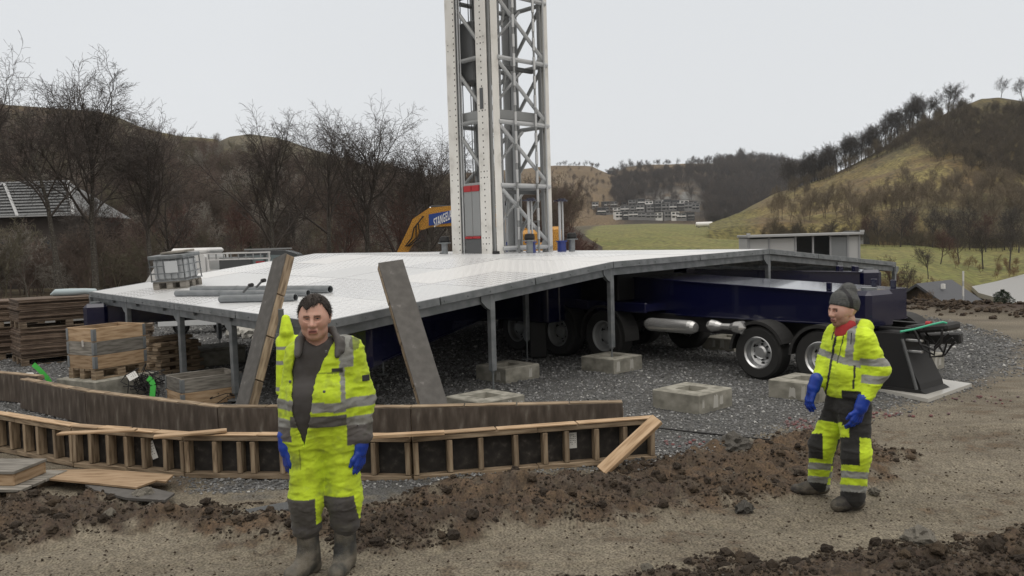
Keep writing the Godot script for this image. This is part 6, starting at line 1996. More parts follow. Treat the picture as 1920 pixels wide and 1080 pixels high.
func body_mesh(bones: Array, k: float, cell: float, mod, colour: Callable, crease := 0.0, crease_scale := Vector3(9, 22, 9)) -> ArrayMesh:
	var nb := bones.size()
	var a := PackedVector3Array(); var ba := PackedVector3Array(); var inv := PackedFloat32Array(); var ra := PackedFloat32Array(); var dr := PackedFloat32Array()
	var lo := Vector3.ONE * 1e9; var hi := -lo
	for q in bones:
		var p: Vector3 = q[0]; var e: Vector3 = q[2]; var r0: float = q[1]; var r1: float = q[3]
		a.append(p); ba.append(e - p); inv.append(1.0 / maxf((e - p).length_squared(), 1e-8)); ra.append(r0); dr.append(r1 - r0)
		var m := Vector3.ONE * (maxf(r0, r1) + cell * 3 + k * .4)
		lo = lo.min(p - m).min(e - m); hi = hi.max(p + m).max(e + m)
	const BS := 8
	var bw := cell * BS
	var hd := bw * .87
	var cnt := Vector3i(((hi - lo) / bw).ceil())
	var verts := PackedVector3Array()
	var cells := {}
	var edges := []
	var has_mod: bool = mod != null
	var val := PackedFloat32Array()
	val.resize(729)
	for bz in cnt.z:
		for by in cnt.y:
			for bx in cnt.x:
				var o := lo + Vector3(bx, by, bz) * bw
				var c := o + Vector3.ONE * bw * .5
				var near := PackedInt32Array()
				var dmin := 1e9
				for i in nb:
					var pa := c - a[i]
					var h := clampf(pa.dot(ba[i]) * inv[i], 0.0, 1.0)
					var d := (pa - ba[i] * h).length() - ra[i] - dr[i] * h
					if d < hd + k: near.append(i)
					dmin = minf(dmin, d)
				if dmin > hd + k or dmin < -hd - k - .03: 
					if not (has_mod and dmin < 0): continue
				if near.is_empty(): continue
				var idx := 0
				var neg := 0
				for z in 9:
					for y in 9:
						for x in 9:
							var p := o + Vector3(x, y, z) * cell
							var f := 1e9
							for i in near:
								var pa := p - a[i]
								var h := clampf(pa.dot(ba[i]) * inv[i], 0.0, 1.0)
								var d := (pa - ba[i] * h).length() - ra[i] - dr[i] * h
								var g := k - absf(f - d)
								f = minf(f, d)
								if g > 0: f -= g * g * .25 / k
							if has_mod: f = mod.call(p, f)
							if f < 0: neg += 1
							val[idx] = f
							idx += 1
				if neg == 0 or neg == 729: continue
				var gx := bx * BS; var gy := by * BS; var gz := bz * BS
				for z in 8:
					for y in 8:
						for x in 8:
							var b := x + y * 9 + z * 81
							var v0 := val[b]; var v1 := val[b + 1]; var v2 := val[b + 9]; var v3 := val[b + 10]
							var v4 := val[b + 81]; var v5 := val[b + 82]; var v6 := val[b + 90]; var v7 := val[b + 91]
							var s0 := v0 < 0
							if s0 == (v1 < 0) and s0 == (v2 < 0) and s0 == (v3 < 0) and s0 == (v4 < 0) and s0 == (v5 < 0) and s0 == (v6 < 0) and s0 == (v7 < 0): continue
							var sum := Vector3.ZERO
							var n := 0
							if s0 != (v1 < 0): sum += Vector3(v0 / (v0 - v1), 0, 0); n += 1
							if (v2 < 0) != (v3 < 0): sum += Vector3(v2 / (v2 - v3), 1, 0); n += 1
							if (v4 < 0) != (v5 < 0): sum += Vector3(v4 / (v4 - v5), 0, 1); n += 1
							if (v6 < 0) != (v7 < 0): sum += Vector3(v6 / (v6 - v7), 1, 1); n += 1
							if s0 != (v2 < 0): sum += Vector3(0, v0 / (v0 - v2), 0); n += 1
							if (v1 < 0) != (v3 < 0): sum += Vector3(1, v1 / (v1 - v3), 0); n += 1
							if (v4 < 0) != (v6 < 0): sum += Vector3(0, v4 / (v4 - v6), 1); n += 1
							if (v5 < 0) != (v7 < 0): sum += Vector3(1, v5 / (v5 - v7), 1); n += 1
							if s0 != (v4 < 0): sum += Vector3(0, 0, v0 / (v0 - v4)); n += 1
							if (v1 < 0) != (v5 < 0): sum += Vector3(1, 0, v1 / (v1 - v5)); n += 1
							if (v2 < 0) != (v6 < 0): sum += Vector3(0, 1, v2 / (v2 - v6)); n += 1
							if (v3 < 0) != (v7 < 0): sum += Vector3(1, 1, v3 / (v3 - v7)); n += 1
							var X := gx + x; var Y := gy + y; var Z := gz + z
							cells[X + Y * 1024 + Z * 1048576] = verts.size()
							verts.append(o + (Vector3(x, y, z) + sum / n) * cell)
							if s0 != (v1 < 0): edges.append([X, Y, Z, 0, s0])
							if s0 != (v2 < 0): edges.append([X, Y, Z, 1, s0])
							if s0 != (v4 < 0): edges.append([X, Y, Z, 2, s0])
	var ids := PackedInt32Array()
	for e in edges:
		var u: int = [1024, 1048576, 1][e[3]]
		var w: int = [1048576, 1, 1024][e[3]]
		var c0: int = e[0] + e[1] * 1024 + e[2] * 1048576
		if not (cells.has(c0 - u) and cells.has(c0 - w) and cells.has(c0 - u - w)): continue
		var i0: int = cells[c0]; var i1: int = cells[c0 - u]; var i2: int = cells[c0 - u - w]; var i3: int = cells[c0 - w]
		if e[4]: ids.append_array([i0, i2, i1, i0, i3, i2])
		else: ids.append_array([i0, i1, i2, i0, i2, i3])
	var nor := PackedVector3Array()
	nor.resize(verts.size())
	for i in range(0, ids.size(), 3):
		var f := (verts[ids[i + 2]] - verts[ids[i]]).cross(verts[ids[i + 1]] - verts[ids[i]])
		nor[ids[i]] += f; nor[ids[i + 1]] += f; nor[ids[i + 2]] += f
	var flat := verts.duplicate()
	if crease > 0:
		for i in verts.size():
			var p := verts[i] * crease_scale
			var w := cloth_noise.get_noise_3dv(p)
			verts[i] += nor[i].normalized() * crease * (fold_noise.get_noise_3dv(p * .8 + Vector3(w, w, 0) * .8) * 1.1 + .4 * w)
		nor.fill(Vector3.ZERO)
		for i in range(0, ids.size(), 3):
			var f := (verts[ids[i + 2]] - verts[ids[i]]).cross(verts[ids[i + 1]] - verts[ids[i]])
			nor[ids[i]] += f; nor[ids[i + 1]] += f; nor[ids[i + 2]] += f
	var cols := PackedColorArray()
	cols.resize(verts.size())
	for i in verts.size():
		nor[i] = nor[i].normalized()
		cols[i] = colour.call(flat[i])
	var arr := []
	arr.resize(Mesh.ARRAY_MAX)
	arr[Mesh.ARRAY_VERTEX] = verts; arr[Mesh.ARRAY_NORMAL] = nor; arr[Mesh.ARRAY_COLOR] = cols; arr[Mesh.ARRAY_INDEX] = ids
	var m := ArrayMesh.new()
	m.add_surface_from_arrays(Mesh.PRIMITIVE_TRIANGLES, arr)
	return m

func V(x: float, y: float, z: float) -> Vector3: return Vector3(x, y, z)

func head_bones(o: Vector3, b: Basis, s: float) -> Array:
	var q := func(x, y, z): return o + b * (Vector3(x, y, z) * s)
	return [[q.call(0, .035, -.012), .096 * s, q.call(0, .03, .012), .094 * s],
		[q.call(-.022, -.005, .04), .07 * s, q.call(.022, -.005, .04), .07 * s],
		[q.call(-.03, -.068, .034), .05 * s, q.call(.03, -.068, .034), .05 * s],
		[q.call(-.012, -.098, .062), .03 * s, q.call(.012, -.098, .062), .03 * s],
		[q.call(0, -.09, .02), .056 * s, q.call(0, -.075, -.02), .07 * s],
		[q.call(-.045, .022, .082), .012 * s, q.call(-.012, .024, .1), .012 * s], [q.call(.045, .022, .082), .012 * s, q.call(.012, .024, .1), .012 * s],
		[q.call(0, .006, .106), .010 * s, q.call(0, -.03, .126), .0135 * s], [q.call(-.014, -.036, .11), .0095 * s, q.call(.014, -.036, .11), .0095 * s],
		[q.call(-.02, -.064, .098), .009 * s, q.call(.02, -.064, .098), .009 * s], [q.call(-.018, -.078, .096), .009 * s, q.call(.018, -.078, .096), .009 * s],
		[q.call(-.05, -.03, .07), .022 * s, q.call(-.045, -.035, .07), .022 * s], [q.call(.05, -.03, .07), .022 * s, q.call(.045, -.035, .07), .022 * s],
		[q.call(-.089, .008, -.008), .014 * s, q.call(-.086, -.03, .0), .011 * s], [q.call(.089, .008, -.008), .014 * s, q.call(.086, -.03, .0), .011 * s],
		[q.call(0, -.08, -.02), .066 * s, q.call(0, -.2, -.045), .074 * s], [q.call(0, -.2, -.045), .074 * s, q.call(0, -.26, -.05), .09 * s]]

func head_colour(o: Vector3, b: Basis, s: float, skin: Color, beard: float) -> Callable:
	var ib := b.inverse()
	return func(p: Vector3) -> Color:
		var l: Vector3 = ib * (p - o) / s
		var c := skin
		c = c.lerp(Color(.46, .15, .11), clampf(1.0 - (Vector2(absf(l.x) - .045, l.y + .03).length()) / .035, 0, 1) * .16 + clampf(1.0 - Vector3(l.x, l.y + .03, l.z - .125).length() / .03, 0, 1) * .14)
		if l.z > .06:
			var e := Vector2((absf(l.x) - .031) / .014, (l.y - .004) / .0055)
			if e.length() < 1: c = Color(.05, .035, .03) if Vector2(e.x * .014, e.y * .0055).length() < .006 else Color(.35, .28, .25)
			if absf(l.y - .0215 + absf(absf(l.x) - .03) * .1) < .0055 and absf(absf(l.x) - .032) < .021: c = c.lerp(Color(.06, .035, .025), .75)
			if absf(l.y + .0705) < .004 and absf(l.x) < .024: c = Color(.10, .03, .028)
			elif absf(l.y + .071) < .014 and absf(l.x) < .026: c = c.lerp(Color(.32, .09, .085), .6)
		var bd := clampf((-.042 - l.y) / .02, 0, 1) * clampf((l.z + .01) / .03, 0, 1) * clampf((l.y + .16) / .03, 0, 1)
		if absf(l.y + .071) < .012 and absf(l.x) < .024: bd = 0
		return c.lerp(Color(.16, .075, .04), bd * beard)

func head_mod(o: Vector3, b: Basis, s: float) -> Callable:
	var ib := b.inverse()
	return func(p: Vector3, d: float) -> float:
		if absf(d) > .02: return d
		var l: Vector3 = ib * (p - o) / s
		if l.z > .05:
			var e := Vector3((absf(l.x) - .031) / 1.5, l.y - .003, l.z - .103).length() - .0145
			var g := .008 - absf(d + e)
			d = maxf(d, -e * s) + (g * g * .25 / .008 if g > 0 else 0.0)
		return d

func glove_bones(w: Vector3, dn: Vector3, ac: Vector3, side: float, s := 1.0) -> Array:     # wrist, direction of the fingers, across the knuckles (thumb at +ac * side)
	dn = dn.normalized()
	ac = (ac - dn * ac.dot(dn)).normalized()
	var pn := dn.cross(ac) * side                      # palm side
	var o := []
	o.append([w - dn * .075 * s, .046 * s, w - dn * .01, .043 * s])
	o.append([w - dn * .01, .044 * s, w + dn * .02, .036 * s])
	for i in 4:
		var f := (i - 1.5) * .0235 * s
		var kn := w + dn * (.095 - .006 * absf(i - 1.2)) * s - ac * f * side + pn * .004
		o.append([w + dn * .01 - ac * f * .6 * side, .021 * s, kn, .0165 * s])
		var ln: float = [.074, .084, .08, .062][i] * s
		var cu: float = [.25, .38, .5, .62][i]
		var d1 := (dn + pn * cu - ac * f * 2.2 * side).normalized()
		var d2 := (dn + pn * (cu + .75)).normalized()
		var m := kn + d1 * ln * .5
		o.append([kn, .0125 * s, m, .0115 * s])
		o.append([m, .0115 * s, m + d2 * ln * .5, .0098 * s])
	var tb := w + dn * .03 * s + ac * .03 * side * s
	var tm := tb + (dn * .8 + ac * .65 * side + pn * .4).normalized() * .042 * s
	o.append([w + dn * .015, .02 * s, tb, .018 * s]); o.append([tb, .016 * s, tm, .0135 * s]); o.append([tm, .013 * s, tm + (dn + pn * .4 + ac * .1 * side).normalized() * .036 * s, .0105 * s])
	return o

func hair_line(l: Vector3) -> float:              # how low the hair grows on the head, by place
	var front := .084 - .03 * clampf(1.0 - absf(l.x + .03) / .035, 0, 1) + .012 * clampf(1.0 - absf(l.x - .045) / .025, 0, 1)
	var side := clampf((.075 - l.z) / .035, 0, 1) * clampf((absf(l.x) - .055) / .02, 0, 1)
	return lerpf(lerpf(front, .01, side), -.07, clampf((.035 - l.z) / .05, 0, 1))

func boot_mod(p: Vector3, d: float) -> float: return maxf(d, .003 - p.y)

func make_people():
	cloth_noise.seed = 8; cloth_noise.frequency = .35; cloth_noise.fractal_octaves = 3
	fold_noise.seed = 12; fold_noise.frequency = .3; fold_noise.fractal_octaves = 3; fold_noise.fractal_type = FastNoiseLite.FRACTAL_RIDGED
	var weave := noise_tex(71, .12, [[.2, Color(.82, .82, .82)], [.8, Color(1, 1, 1)]], 256, 256, 3)
	var soil := noise_tex(72, .012, [[.2, Color(.88, .87, .84)], [.5, Color(.98, .98, .97)], [.8, Color(1, 1, 1)]], 256, 256, 4)
	var fabric := mat(Color.WHITE, .8); fabric.vertex_color_use_as_albedo = true
	triplanar(fabric, soil, 3.0); relief(fabric, weave, .12); fabric.rim_enabled = true; fabric.rim = .15
	var skin := mat(Color.WHITE, .5); skin.vertex_color_use_as_albedo = true; skin.subsurf_scatter_enabled = true; skin.subsurf_scatter_strength = .06
	var rub := mat(Color.WHITE, .38); rub.vertex_color_use_as_albedo = true
	var rough := mat(Color.WHITE, .75); rough.vertex_color_use_as_albedo = true
	triplanar(rough, soil, 6.0); relief(rough, M.bumps, .25)
	var yel := Color(.60, .80, .028); var band := Color(.27, .275, .27); var dark := Color(.058, .055, .054); var black := Color(.016, .016, .017)
	var blue := Color(.010, .042, .31)
	man_one(fabric, skin, rub, rough, yel, band, dark, blue)
	man_two(fabric, skin, rub, rough, yel, band, black, blue)
	hung_jacket(fabric, yel, band)

func face_camera(p: Vector3) -> Basis:
	return Basis(Vector3.UP, atan2(CAMP.x - p.x, CAMP.z - p.z))

func body_core(t: Node3D, limbs: Array, head: ArrayMesh, skin: Material, col: Color) -> void:
	var core := body_mesh(limbs, .05, .022, null, func(_p): return col)
	var st := SurfaceTool.new()
	st.append_from(core, 0, Transform3D()); st.append_from(head, 0, Transform3D())
	part(t, "body", st.commit(), skin)

func man_one(fabric, skin, rub, rough, yel: Color, band: Color, dark: Color, blue: Color):
	var g0 := at(606, 600, 5.4)
	var pos := Vector3(g0.x, .0, g0.z)
	var t := thing("person", "heavy man in an open yellow work coverall and grey rubber boots in front", "person", pos, face_camera(pos) * Basis.from_scale(Vector3(1.01, 1.06, 1.0)))
	var arms := [[V(.165, 1.335, .0), .082, V(.215, 1.06, .01), .078], [V(.215, 1.06, .01), .076, V(.205, .84, .07), .066],
		[V(-.165, 1.315, -.04), .076, V(-.215, 1.06, -.06), .072], [V(-.215, 1.06, -.06), .07, V(-.245, .85, .0), .058]]
	var trunk := [[V(-.095, 1.255, -.01), .122, V(.06, 1.265, .0), .125], [V(-.15, 1.345, -.02), .07, V(.13, 1.365, -.02), .075], [V(-.1, 1.08, .035), .148, V(.03, 1.08, .045), .15], [V(-.1, .97, .03), .14, V(.035, .97, .03), .14], [V(-.115, .85, .0), .125, V(.06, .85, .0), .125]]
	var legs := [[V(-.13, .82, .0), .112, V(-.15, .47, .035), .096], [V(-.15, .47, .035), .096, V(-.155, .31, .02), .09], [V(.075, .82, .0), .122, V(.085, .47, .04), .1], [V(.085, .47, .04), .1, V(.085, .31, .015), .092]]
	# body
	var hb := Basis(Vector3.UP, -.16) * Basis(Vector3.RIGHT, .08)
	var ho := V(-.05, 1.562, .045)
	var head := body_mesh(head_bones(ho, hb, 1.0), .016, .0042, head_mod(ho, hb, 1.0), head_colour(ho, hb, 1.0, Color(.54, .32, .25), .1))
	var inner := []
	for q in trunk + legs + arms: inner.append([q[0], q[1] - .035, q[2], q[3] - .035])
	inner.append([V(-.155, .31, .02), .05, V(-.145, .1, .0), .04]); inner.append([V(.085, .31, .015), .05, V(.075, .1, .0), .04])
	body_core(t, inner, head, skin, Color(.54, .32, .25))
	var ib := hb.inverse()
	var hair_fn := FastNoiseLite.new()
	hair_fn.frequency = 18.0
	var hairb := []
	for q in head_bones(ho, hb, 1.0).slice(0, 1): hairb.append([q[0], q[1] + .007, q[2], q[3] + .007])
	part(t, "hair", body_mesh(hairb, .02, .0055, func(p: Vector3, d: float) -> float:
		var l: Vector3 = ib * (p - ho)
		var line := hair_line(l) + hair_fn.get_noise_3dv(p * 3.0) * .006
		return maxf(d + hair_fn.get_noise_3dv(p * Vector3(3, 1, 3)) * .004, (line - l.y) * .7), func(p: Vector3): return Color(.022, .015, .012) * (1.0 + .5 * hair_fn.get_noise_3dv(p * 4.0))), rough)
	var strands := MB.new()
	var hr := RandomNumberGenerator.new()
	hr.seed = 3
	for i in 2600:
		var dv := Vector3(hr.randfn(), hr.randfn(), hr.randfn()).normalized()
		var l := Vector3(0, .036, .0) + dv * Vector3(.1, .102, .112)
		var line := hair_line(l)
		if l.y < line - .003: continue
		var root: Vector3 = ho + hb * l
		var nn: Vector3 = hb * dv
		var flow: Vector3 = hb * Vector3(hr.randfn() * .35 + l.x * 3.0, -.5 + hr.randfn() * .3, .45 if l.z > .02 else -.35)
		var tip := root + (flow.normalized() * .8 + nn * hr.randf_range(.1, .55)).normalized() * hr.randf_range(.012, .024)
		var w := nn.cross(tip - root).normalized() * .0022
		strands.tri(root - w - nn * .004, tip, root + w - nn * .004)
	var hair_part: Node3D = t.get_child(t.get_child_count() - 1)
	part(hair_part, "strands", strands.mesh(), mat(lin(.02, .014, .011), .7)).set_meta("kind", "stuff")
	# t-shirt seen in the open front
	var shirt := []
	for q in trunk: shirt.append([q[0], q[1] - .012, q[2], q[3] - .012])
	shirt.append([V(-.05, 1.36, .0), .09, V(-.045, 1.42, .0), .085])
	part(t, "t_shirt", body_mesh(shirt, .06, .011, func(p: Vector3, d: float) -> float: return maxf(d, p.y - 1.435 + maxf(0, p.z) * .25 + clampf(1.0 - absf(p.x + .045) / .07, 0, 1) * .03 * (1.0 if p.z > 0 else 0.0)), func(_p): return Color(.05, .045, .045), .004), fabric)
	# coverall with the front open in a long V
	var open := PackedVector2Array()
	for q in [[545, 600], [560, 655], [549, 705], [548, 780], [556, 808], [567, 840], [579, 790], [592, 720], [612, 680], [632, 655], [640, 600]]: open.append(Vector2((q[0] - 610) / 300.0, (1078 - q[1]) / 298.0))
	var cover := func(p: Vector3, d: float) -> float:
		if p.z > -.02 and p.y > .78 and d > -.06 and d < .04 and p.x < .1 and p.x > -.25:
			d = maxf(d, poly_dist(open, Vector2(p.x, p.y)))
		return maxf(d, p.y - 1.435)
	var col := func(p: Vector3) -> Color:
		var gx := 610 + 300 * p.x; var gy := 1078 - 298 * p.y
		var c := yel * .8
		var arm := gx > 644 + clampf((760 - gy) * .02, 0, 6) and gy < 840 or gx < 544 and gy < 830
		if arm:
			if (gy > 757 and gy < 773) or (gy > 789 and gy < 806): c = band * .85
			elif gy >= 806: c = dark * 1.7
			if gy < 702 and gx < 662 and gx > 640: c = band * .9
		else:
			if gy > 759 + (gx - 600) * .08 and gy < 776 + (gx - 600) * .06: c = band * .85
			elif gy > 783 and gy < 803: c = dark * 1.5
			if gx > 636 and gx < 650 and gy < 770 and gy > 640: c = band * .9
			if gx > 645 and gy > 800 and gy < 846 and gx - 645 > (gy - 800) * .3: c = dark
			if gx > 622 and gx < 642 and absf(gy - 705) < 3: c = Color(.02, .02, .02)
			if gx > 594 and gx < 642 and absf(gy - 711) < 1.4: c = c * .35
			if absf(gx - (561 - (gy - 700) * .02)) < 1.2 and gy > 842 and gy < 880: c = c * .5
		if gy > 931 and gy < 985:
			if gx < 581 and gx > 530: c = dark * 1.15
			elif gx > 597 and gx < 652 + (gy - 931) * .16: c = dark * 1.25
			else: c = yel * .95
		if gy >= 980: c = dark * 1.1
		# grime on the working surfaces
		var w := cloth_noise.get_noise_3dv(p * 16.0) + .6 * cloth_noise.get_noise_3dv(p * 45.0)
		c = c.lerp(Color(.09, .085, .06), clampf(w * .8 - .22 + (.16 * cloth_noise.get_noise_3dv(p * Vector3(8, 30, 8)) + .08 if gy > 810 else 0.0), 0, .5))
		if Vector2(gx - 664, gy - 665).length() < 10 + 8 * w: c = c.lerp(Color(.05, .05, .045), .7)
		return c
	part(t, "coverall", body_mesh(trunk + arms + legs, .055, .0075, cover, col, .0085, Vector3(15, 44, 15)), fabric)
	var cd := func(_p): return Color(.085, .082, .082)
	part(t, "collar", body_mesh([[V(.055, 1.475, .0), .02, V(.095, 1.405, .085), .026], [V(.095, 1.405, .085), .026, V(.075, 1.335, .125), .016], [V(.055, 1.475, .0), .022, V(.0, 1.48, -.08), .022], [V(.0, 1.48, -.08), .022, V(-.12, 1.465, -.06), .022], [V(-.12, 1.465, -.06), .022, V(-.145, 1.425, .03), .024], [V(-.145, 1.425, .03), .026, V(-.165, 1.345, .1), .016], [V(.11, 1.41, .02), .03, V(.1, 1.36, .1), .02], [V(-.15, 1.41, .0), .03, V(-.16, 1.36, .07), .018]], .02, .008, null, cd, .003), fabric)
	part(t, "sleeve_badge", bevbox(Vector3(.05, .036, .006), .001), M.ink, Transform3D(Basis(Vector3.UP, .45), V(.247, 1.185, .08)))
	for q in [V(.01, 1.36, .115), V(-.012, 1.135, .185), V(-.215, 1.19, .07)]: part(t, "snap_button", bevbox(Vector3(.016, .016, .012), .003), M.grey_dark, Transform3D(Basis(), q))
	# boots
	for q in [[[V(-.155, .38, .02), .078, V(-.148, .12, .0), .062], [V(-.148, .12, .0), .06, V(-.135, .055, -.03), .056], [V(-.135, .05, -.03), .052, V(-.255, .045, .11), .05], [V(-.2, .055, .05), .05, V(-.165, .1, .02), .05]], [[V(.085, .38, .015), .08, V(.078, .12, .0), .062], [V(.078, .12, .0), .06, V(.08, .055, -.04), .056], [V(.08, .05, -.04), .052, V(.015, .045, .15), .052], [V(.045, .055, .06), .05, V(.07, .1, .02), .05]]]:
		part(t, "rubber_boot", body_mesh(q, .04, .009, boot_mod, func(p: Vector3):
			var w := cloth_noise.get_noise_3dv(p * 20.0)
			return Color(.045, .047, .046).lerp(Color(.19, .17, .14), clampf(.25 + w + (.3 if p.y < .1 else 0.0), 0, .75)), .004, Vector3(6, 26, 6)), rough)
	# gloves
	var gc := func(p: Vector3): return blue * (1.0 + .35 * cloth_noise.get_noise_3dv(p * 30.0))
	part(t, "glove", body_mesh(glove_bones(V(.195, .765, .08), V(-.07, -1, .06), V(-.55, 0, .83), 1.0, 1.1), .007, .005, null, gc, .002), rub)
	part(t, "glove", body_mesh(glove_bones(V(-.258, .78, .01), V(.02, -1, .05), V(.35, 0, .94), -1.0, 1.08), .007, .005, null, gc, .002), rub)

func man_two(fabric, skin, rub, rough, yel: Color, band: Color, black: Color, blue: Color):
	var g0 := at(1582, 600, 6.4)
	var pos := Vector3(g0.x, 0, g0.z)
	var t := thing("person", "man in a yellow hooded jacket and grey striped beanie standing at right", "person", pos, face_camera(pos).scaled(Vector3.ONE * .945))
	var f := V(-.8, 0, .6); var l := V(.6, 0, .8)
	var P := func(fw: float, up: float, lf: float): return V(.03, up, 0) + f * fw + l * lf
	var arms := [[P.call(-.01, 1.375, .19), .078, V(.255, 1.14, .15), .072], [V(.255, 1.14, .15), .07, V(.15, .93, .21), .055], [P.call(-.01, 1.375, -.19), .076, V(-.13, 1.17, -.12), .07], [V(-.13, 1.17, -.12), .068, V(-.19, 1.02, .0), .055]]
	var trunk := [[P.call(0, 1.27, -.09), .118, P.call(0, 1.27, .09), .118], [P.call(-.02, 1.385, -.15), .07, P.call(-.02, 1.385, .15), .07], [P.call(.03, 1.1, -.07), .135, P.call(.03, 1.1, .07), .135], [P.call(.015, .98, -.075), .125, P.call(.015, .98, .075), .125], [P.call(.0, .93, -.075), .118, P.call(.0, .93, .075), .118]]
	var hips := [[P.call(0, .9, -.07), .112, P.call(0, .9, .07), .112], [P.call(0, .82, -.065), .118, P.call(0, .82, .065), .118]]
	var legs := [[V(-.03, .80, -.07), .112, V(-.17, .47, -.1), .1], [V(-.17, .47, -.1), .1, V(-.205, .12, -.25), .088], [V(.07, .80, .06), .122, V(.085, .47, .13), .104], [V(.085, .47, .13), .104, V(.055, .11, .08), .09]]
	var hd := V(-.78, 0, .62).normalized()
	var hb := Basis(Vector3.UP.cross(hd).normalized(), Vector3.UP, hd)
	var ho := V(.0, 1.585, .0)
	var head := body_mesh(head_bones(ho, hb, 1.0), .015, .0042, head_mod(ho, hb, 1.0), head_colour(ho, hb, 1.0, Color(.52, .31, .245), .55))
	var inner := []
	for q in trunk + hips + legs + arms: inner.append([q[0], q[1] - .035, q[2], q[3] - .035])
	body_core(t, inner, head, skin, Color(.52, .31, .245))
	# beanie
	var ib := hb.inverse()
	part(t, "beanie", body_mesh([[ho + hb * V(0, .045, -.015), .106, ho + hb * V(0, .045, .006), .104], [ho + hb * V(0, .10, -.02), .1, ho + hb * V(0, .155, -.045), .066]], .04, .007, func(p: Vector3, d: float) -> float:
		var q: Vector3 = ib * (p - ho)
		return maxf(d, .022 + q.z * .32 - q.y), func(p: Vector3) -> Color:
		var q: Vector3 = ib * (p - ho)
		var c := Color(.085, .087, .09) if sin(q.y * 520.0) + sin((q.x + q.z) * 520.0) > -.2 else Color(.05, .052, .055)
		if absf(q.z - .005 - q.y * .12) < .016 and q.x > 0: c = Color(.018, .018, .02)
		return c, .003), rough)
	# red shirt at the neck
	part(t, "t_shirt", body_mesh([[P.call(.02, 1.40, 0), .085, P.call(.015, 1.455, 0), .078]], .03, .01, null, func(_p): return Color(.40, .03, .035)), fabric)
	# hooded jacket
	var jk := func(p: Vector3) -> Color:
		var gx := 1580 + 236 * p.x; var gy := 958 - 236 * p.y
		var c := yel
		var arm := gx > 1607 + clampf((gy - 640) * .02, 0, 4) and p.z > .02
		if p.x < -.14 and gy > 690: arm = true
		if arm and gx > 1570:
			if (gy > 666 + (1650 - gx) * .02 and gy < 681) or (gy > 697 and gy < 712): c = band
		else:
			var s := (gx - 1545) * .2
			if gy > 660 + s and gy < 673 + s and gx < 1612: c = band
			if gx > 1588 - (gy - 610) * .12 and gx < 1602 - (gy - 610) * .12 and gy < 675 and p.z > -.05: c = band
			if absf(gx - 1603) < 7 and gy < 640 and p.z < 0: c = band
			var zx := 1569 - (gy - 615) * .17
			if absf(gx - zx) < 2.0 and gy > 600 and p.z > -.1: c = Color(.02, .02, .03)
			if absf(gx - zx - 14 + (gy - 615) * .06) < .9 and gy > 615 and gy < 680: c = Color(.05, .07, .02)
			if absf(gx - 1598 + (gy - 680) * .06) < 1.8 and gy > 681 and gy < 723: c = Color(.03, .03, .03)
			if gy > 727 and gx > 1576: c = black
		if gy < 622 and gx < 1604 and p.z > 0 and gy < 618 - (gx - 1570) * .1 and (p - ho).length() < .26: c = Color(.16, .165, .17) if gx > 1585 else Color(.03, .035, .06)
		return c
	var hood := [[P.call(-.1, 1.43, -.07), .062, P.call(-.1, 1.43, .07), .062], [P.call(-.06, 1.475, .085), .035, P.call(.03, 1.42, .075), .03], [P.call(-.06, 1.475, -.085), .035, P.call(.03, 1.42, -.075), .03], [P.call(-.12, 1.46, -.03), .05, P.call(-.12, 1.46, .05), .05], [P.call(.03, 1.42, .075), .03, P.call(.085, 1.36, .01), .03], [P.call(.03, 1.42, -.075), .03, P.call(.085, 1.36, -.01), .03]]
	part(t, "hooded_jacket", body_mesh(trunk + arms + hood, .05, .008, func(p: Vector3, d: float) -> float:
		if p.y > 1.36 and p.y < 1.6:
			var q: Vector3 = p - P.call(.04, 1.46, 0)
			var hole := Vector2(Vector2(q.x, q.z).length(), 0).x - (.082 + (p.y - 1.4) * .35)
			if p.y > 1.39: d = maxf(d, -hole)
		return maxf(d, .9 - p.y), jk, .0075, Vector3(15, 44, 15)), fabric)
	for s in [[V(.055, 1.43, .19), V(.05, 1.34, .2)], [V(-.075, 1.42, .05), V(-.09, 1.36, .08)]]:
		var mb := MB.new()
		mb.tube(s[0], s[1], .004, -1, 6)
		part(t, "drawstring", mb.mesh(), M.black)
	# trousers
	var tr := func(p: Vector3) -> Color:
		var gx := 1580 + 236 * p.x; var gy := 958 - 236 * p.y + 73 * p.z
		var c := black * 1.1
		var lft := p.x < -.06 - (p.y - .5) * -.22 and p.y < .75
		if p.y > .77: return c
		if lft:
			if gy > 790 + (gx - 1512) * .16 and gy < 820: c = yel
			elif gy >= 818 and gy < 868: c = black if gx < 1541 else yel
			elif gy >= 868: c = yel
			if (gy > 876 and gy < 889) or (gy > 902 and gy < 915): c = band
			if gy > 915: c = black
		else:
			if gy > 806 and gy < 834 and gx < 1588 and gx > 1568: c = yel
			if gy > 828 and gy < 890: c = yel if gx > 1606 else black
			if gy >= 880 + (1606 - gx) * -.2 and gx <= 1606 and gy > 880: c = yel
			if gy >= 890: c = yel
			if (gy > 891 and gy < 904) or (gy > 917 and gy < 930): c = band
			if gy > 930: c = black
		return c
	part(t, "trousers", body_mesh(hips + legs, .05, .008, null, tr, .0075, Vector3(15, 44, 15)), fabric)
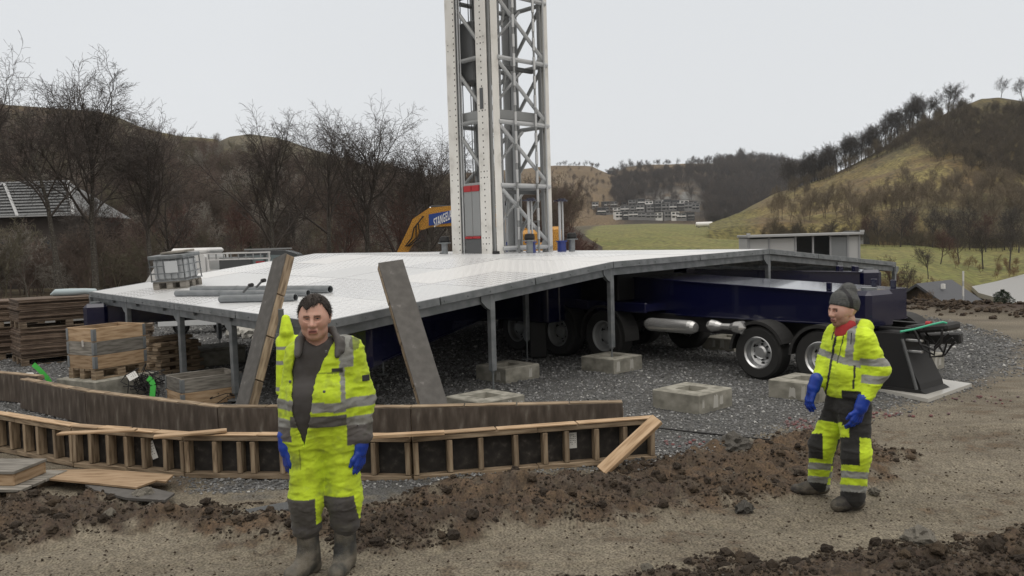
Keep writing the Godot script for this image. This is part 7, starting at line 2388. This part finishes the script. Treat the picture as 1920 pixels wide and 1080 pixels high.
	for q in [[[V(-.205, .17, -.25), .062, V(-.195, .09, -.27), .058], [V(-.17, .055, -.28), .05, V(-.385, .05, -.2), .047], [V(-.2, .09, -.26), .052, V(-.3, .07, -.23), .048]], [[V(.055, .16, .08), .062, V(.06, .09, .07), .058], [V(.1, .055, .04), .05, V(-.06, .05, .16), .05], [V(.05, .09, .08), .052, V(-.02, .07, .13), .05]]]:
		part(t, "work_boot", body_mesh(q, .03, .008, boot_mod, func(p: Vector3):
			return Color(.028, .027, .026).lerp(Color(.15, .13, .105), clampf(.15 + cloth_noise.get_noise_3dv(p * 20.0) + (.3 if p.y < .06 else 0.0), 0, .7)), .003), rough)
	var gc := func(p: Vector3): return blue * (1.0 + .35 * cloth_noise.get_noise_3dv(p * 30.0))
	part(t, "glove", body_mesh(glove_bones(V(.115, .845, .225), V(-.33, -1, .08), V(-.7, .1, .7), 1.0, 1.12), .007, .005, null, gc, .002), rub)
	part(t, "glove", body_mesh(glove_bones(V(-.235, .955, .04), V(-.35, -1, .1), V(.5, 0, .85), -1.0, 1.12), .007, .005, null, gc, .002), rub)

func hung_jacket(fabric, yel: Color, band: Color):
	var p := at(538, 600, 9.3)
	var base := Vector3(p.x, 0, p.z)
	var t := thing("hanging_jacket", "yellow high visibility jacket hanging on a post behind the near man", "jacket", base, face_camera(base))
	var Y := func(py: float) -> float: return at(548, py, 9.3).y
	var b := [[V(-.01, Y.call(597), .0), .045, V(-.01, Y.call(622), .02), .075], [V(-.06, Y.call(640), .0), .065, V(.1, Y.call(640), .0), .065], [V(-.05, Y.call(650), .02), .07, V(-.09, Y.call(732), .03), .055], [V(.07, Y.call(650), .02), .07, V(.05, Y.call(725), .02), .07], [V(-.02, Y.call(640), .0), .07, V(-.02, Y.call(728), .0), .07]]
	part(t, "shell", body_mesh(b, .04, .011, func(q: Vector3, d: float) -> float: return maxf(d, Y.call(737) - q.y), func(q: Vector3) -> Color:
		for e in [[647, 654], [674, 681], [722, 730]]:
			if q.y < Y.call(e[0]) and q.y > Y.call(e[1]) and q.x < .06: return band
		return yel, .01, Vector3(12, 5, 12)), fabric)
	part(t, "hook_post", bevbox(Vector3(.06, .3, .05), .006), M.grey_dark, Transform3D(Basis(), V(-.06, Y.call(605), -.09)))
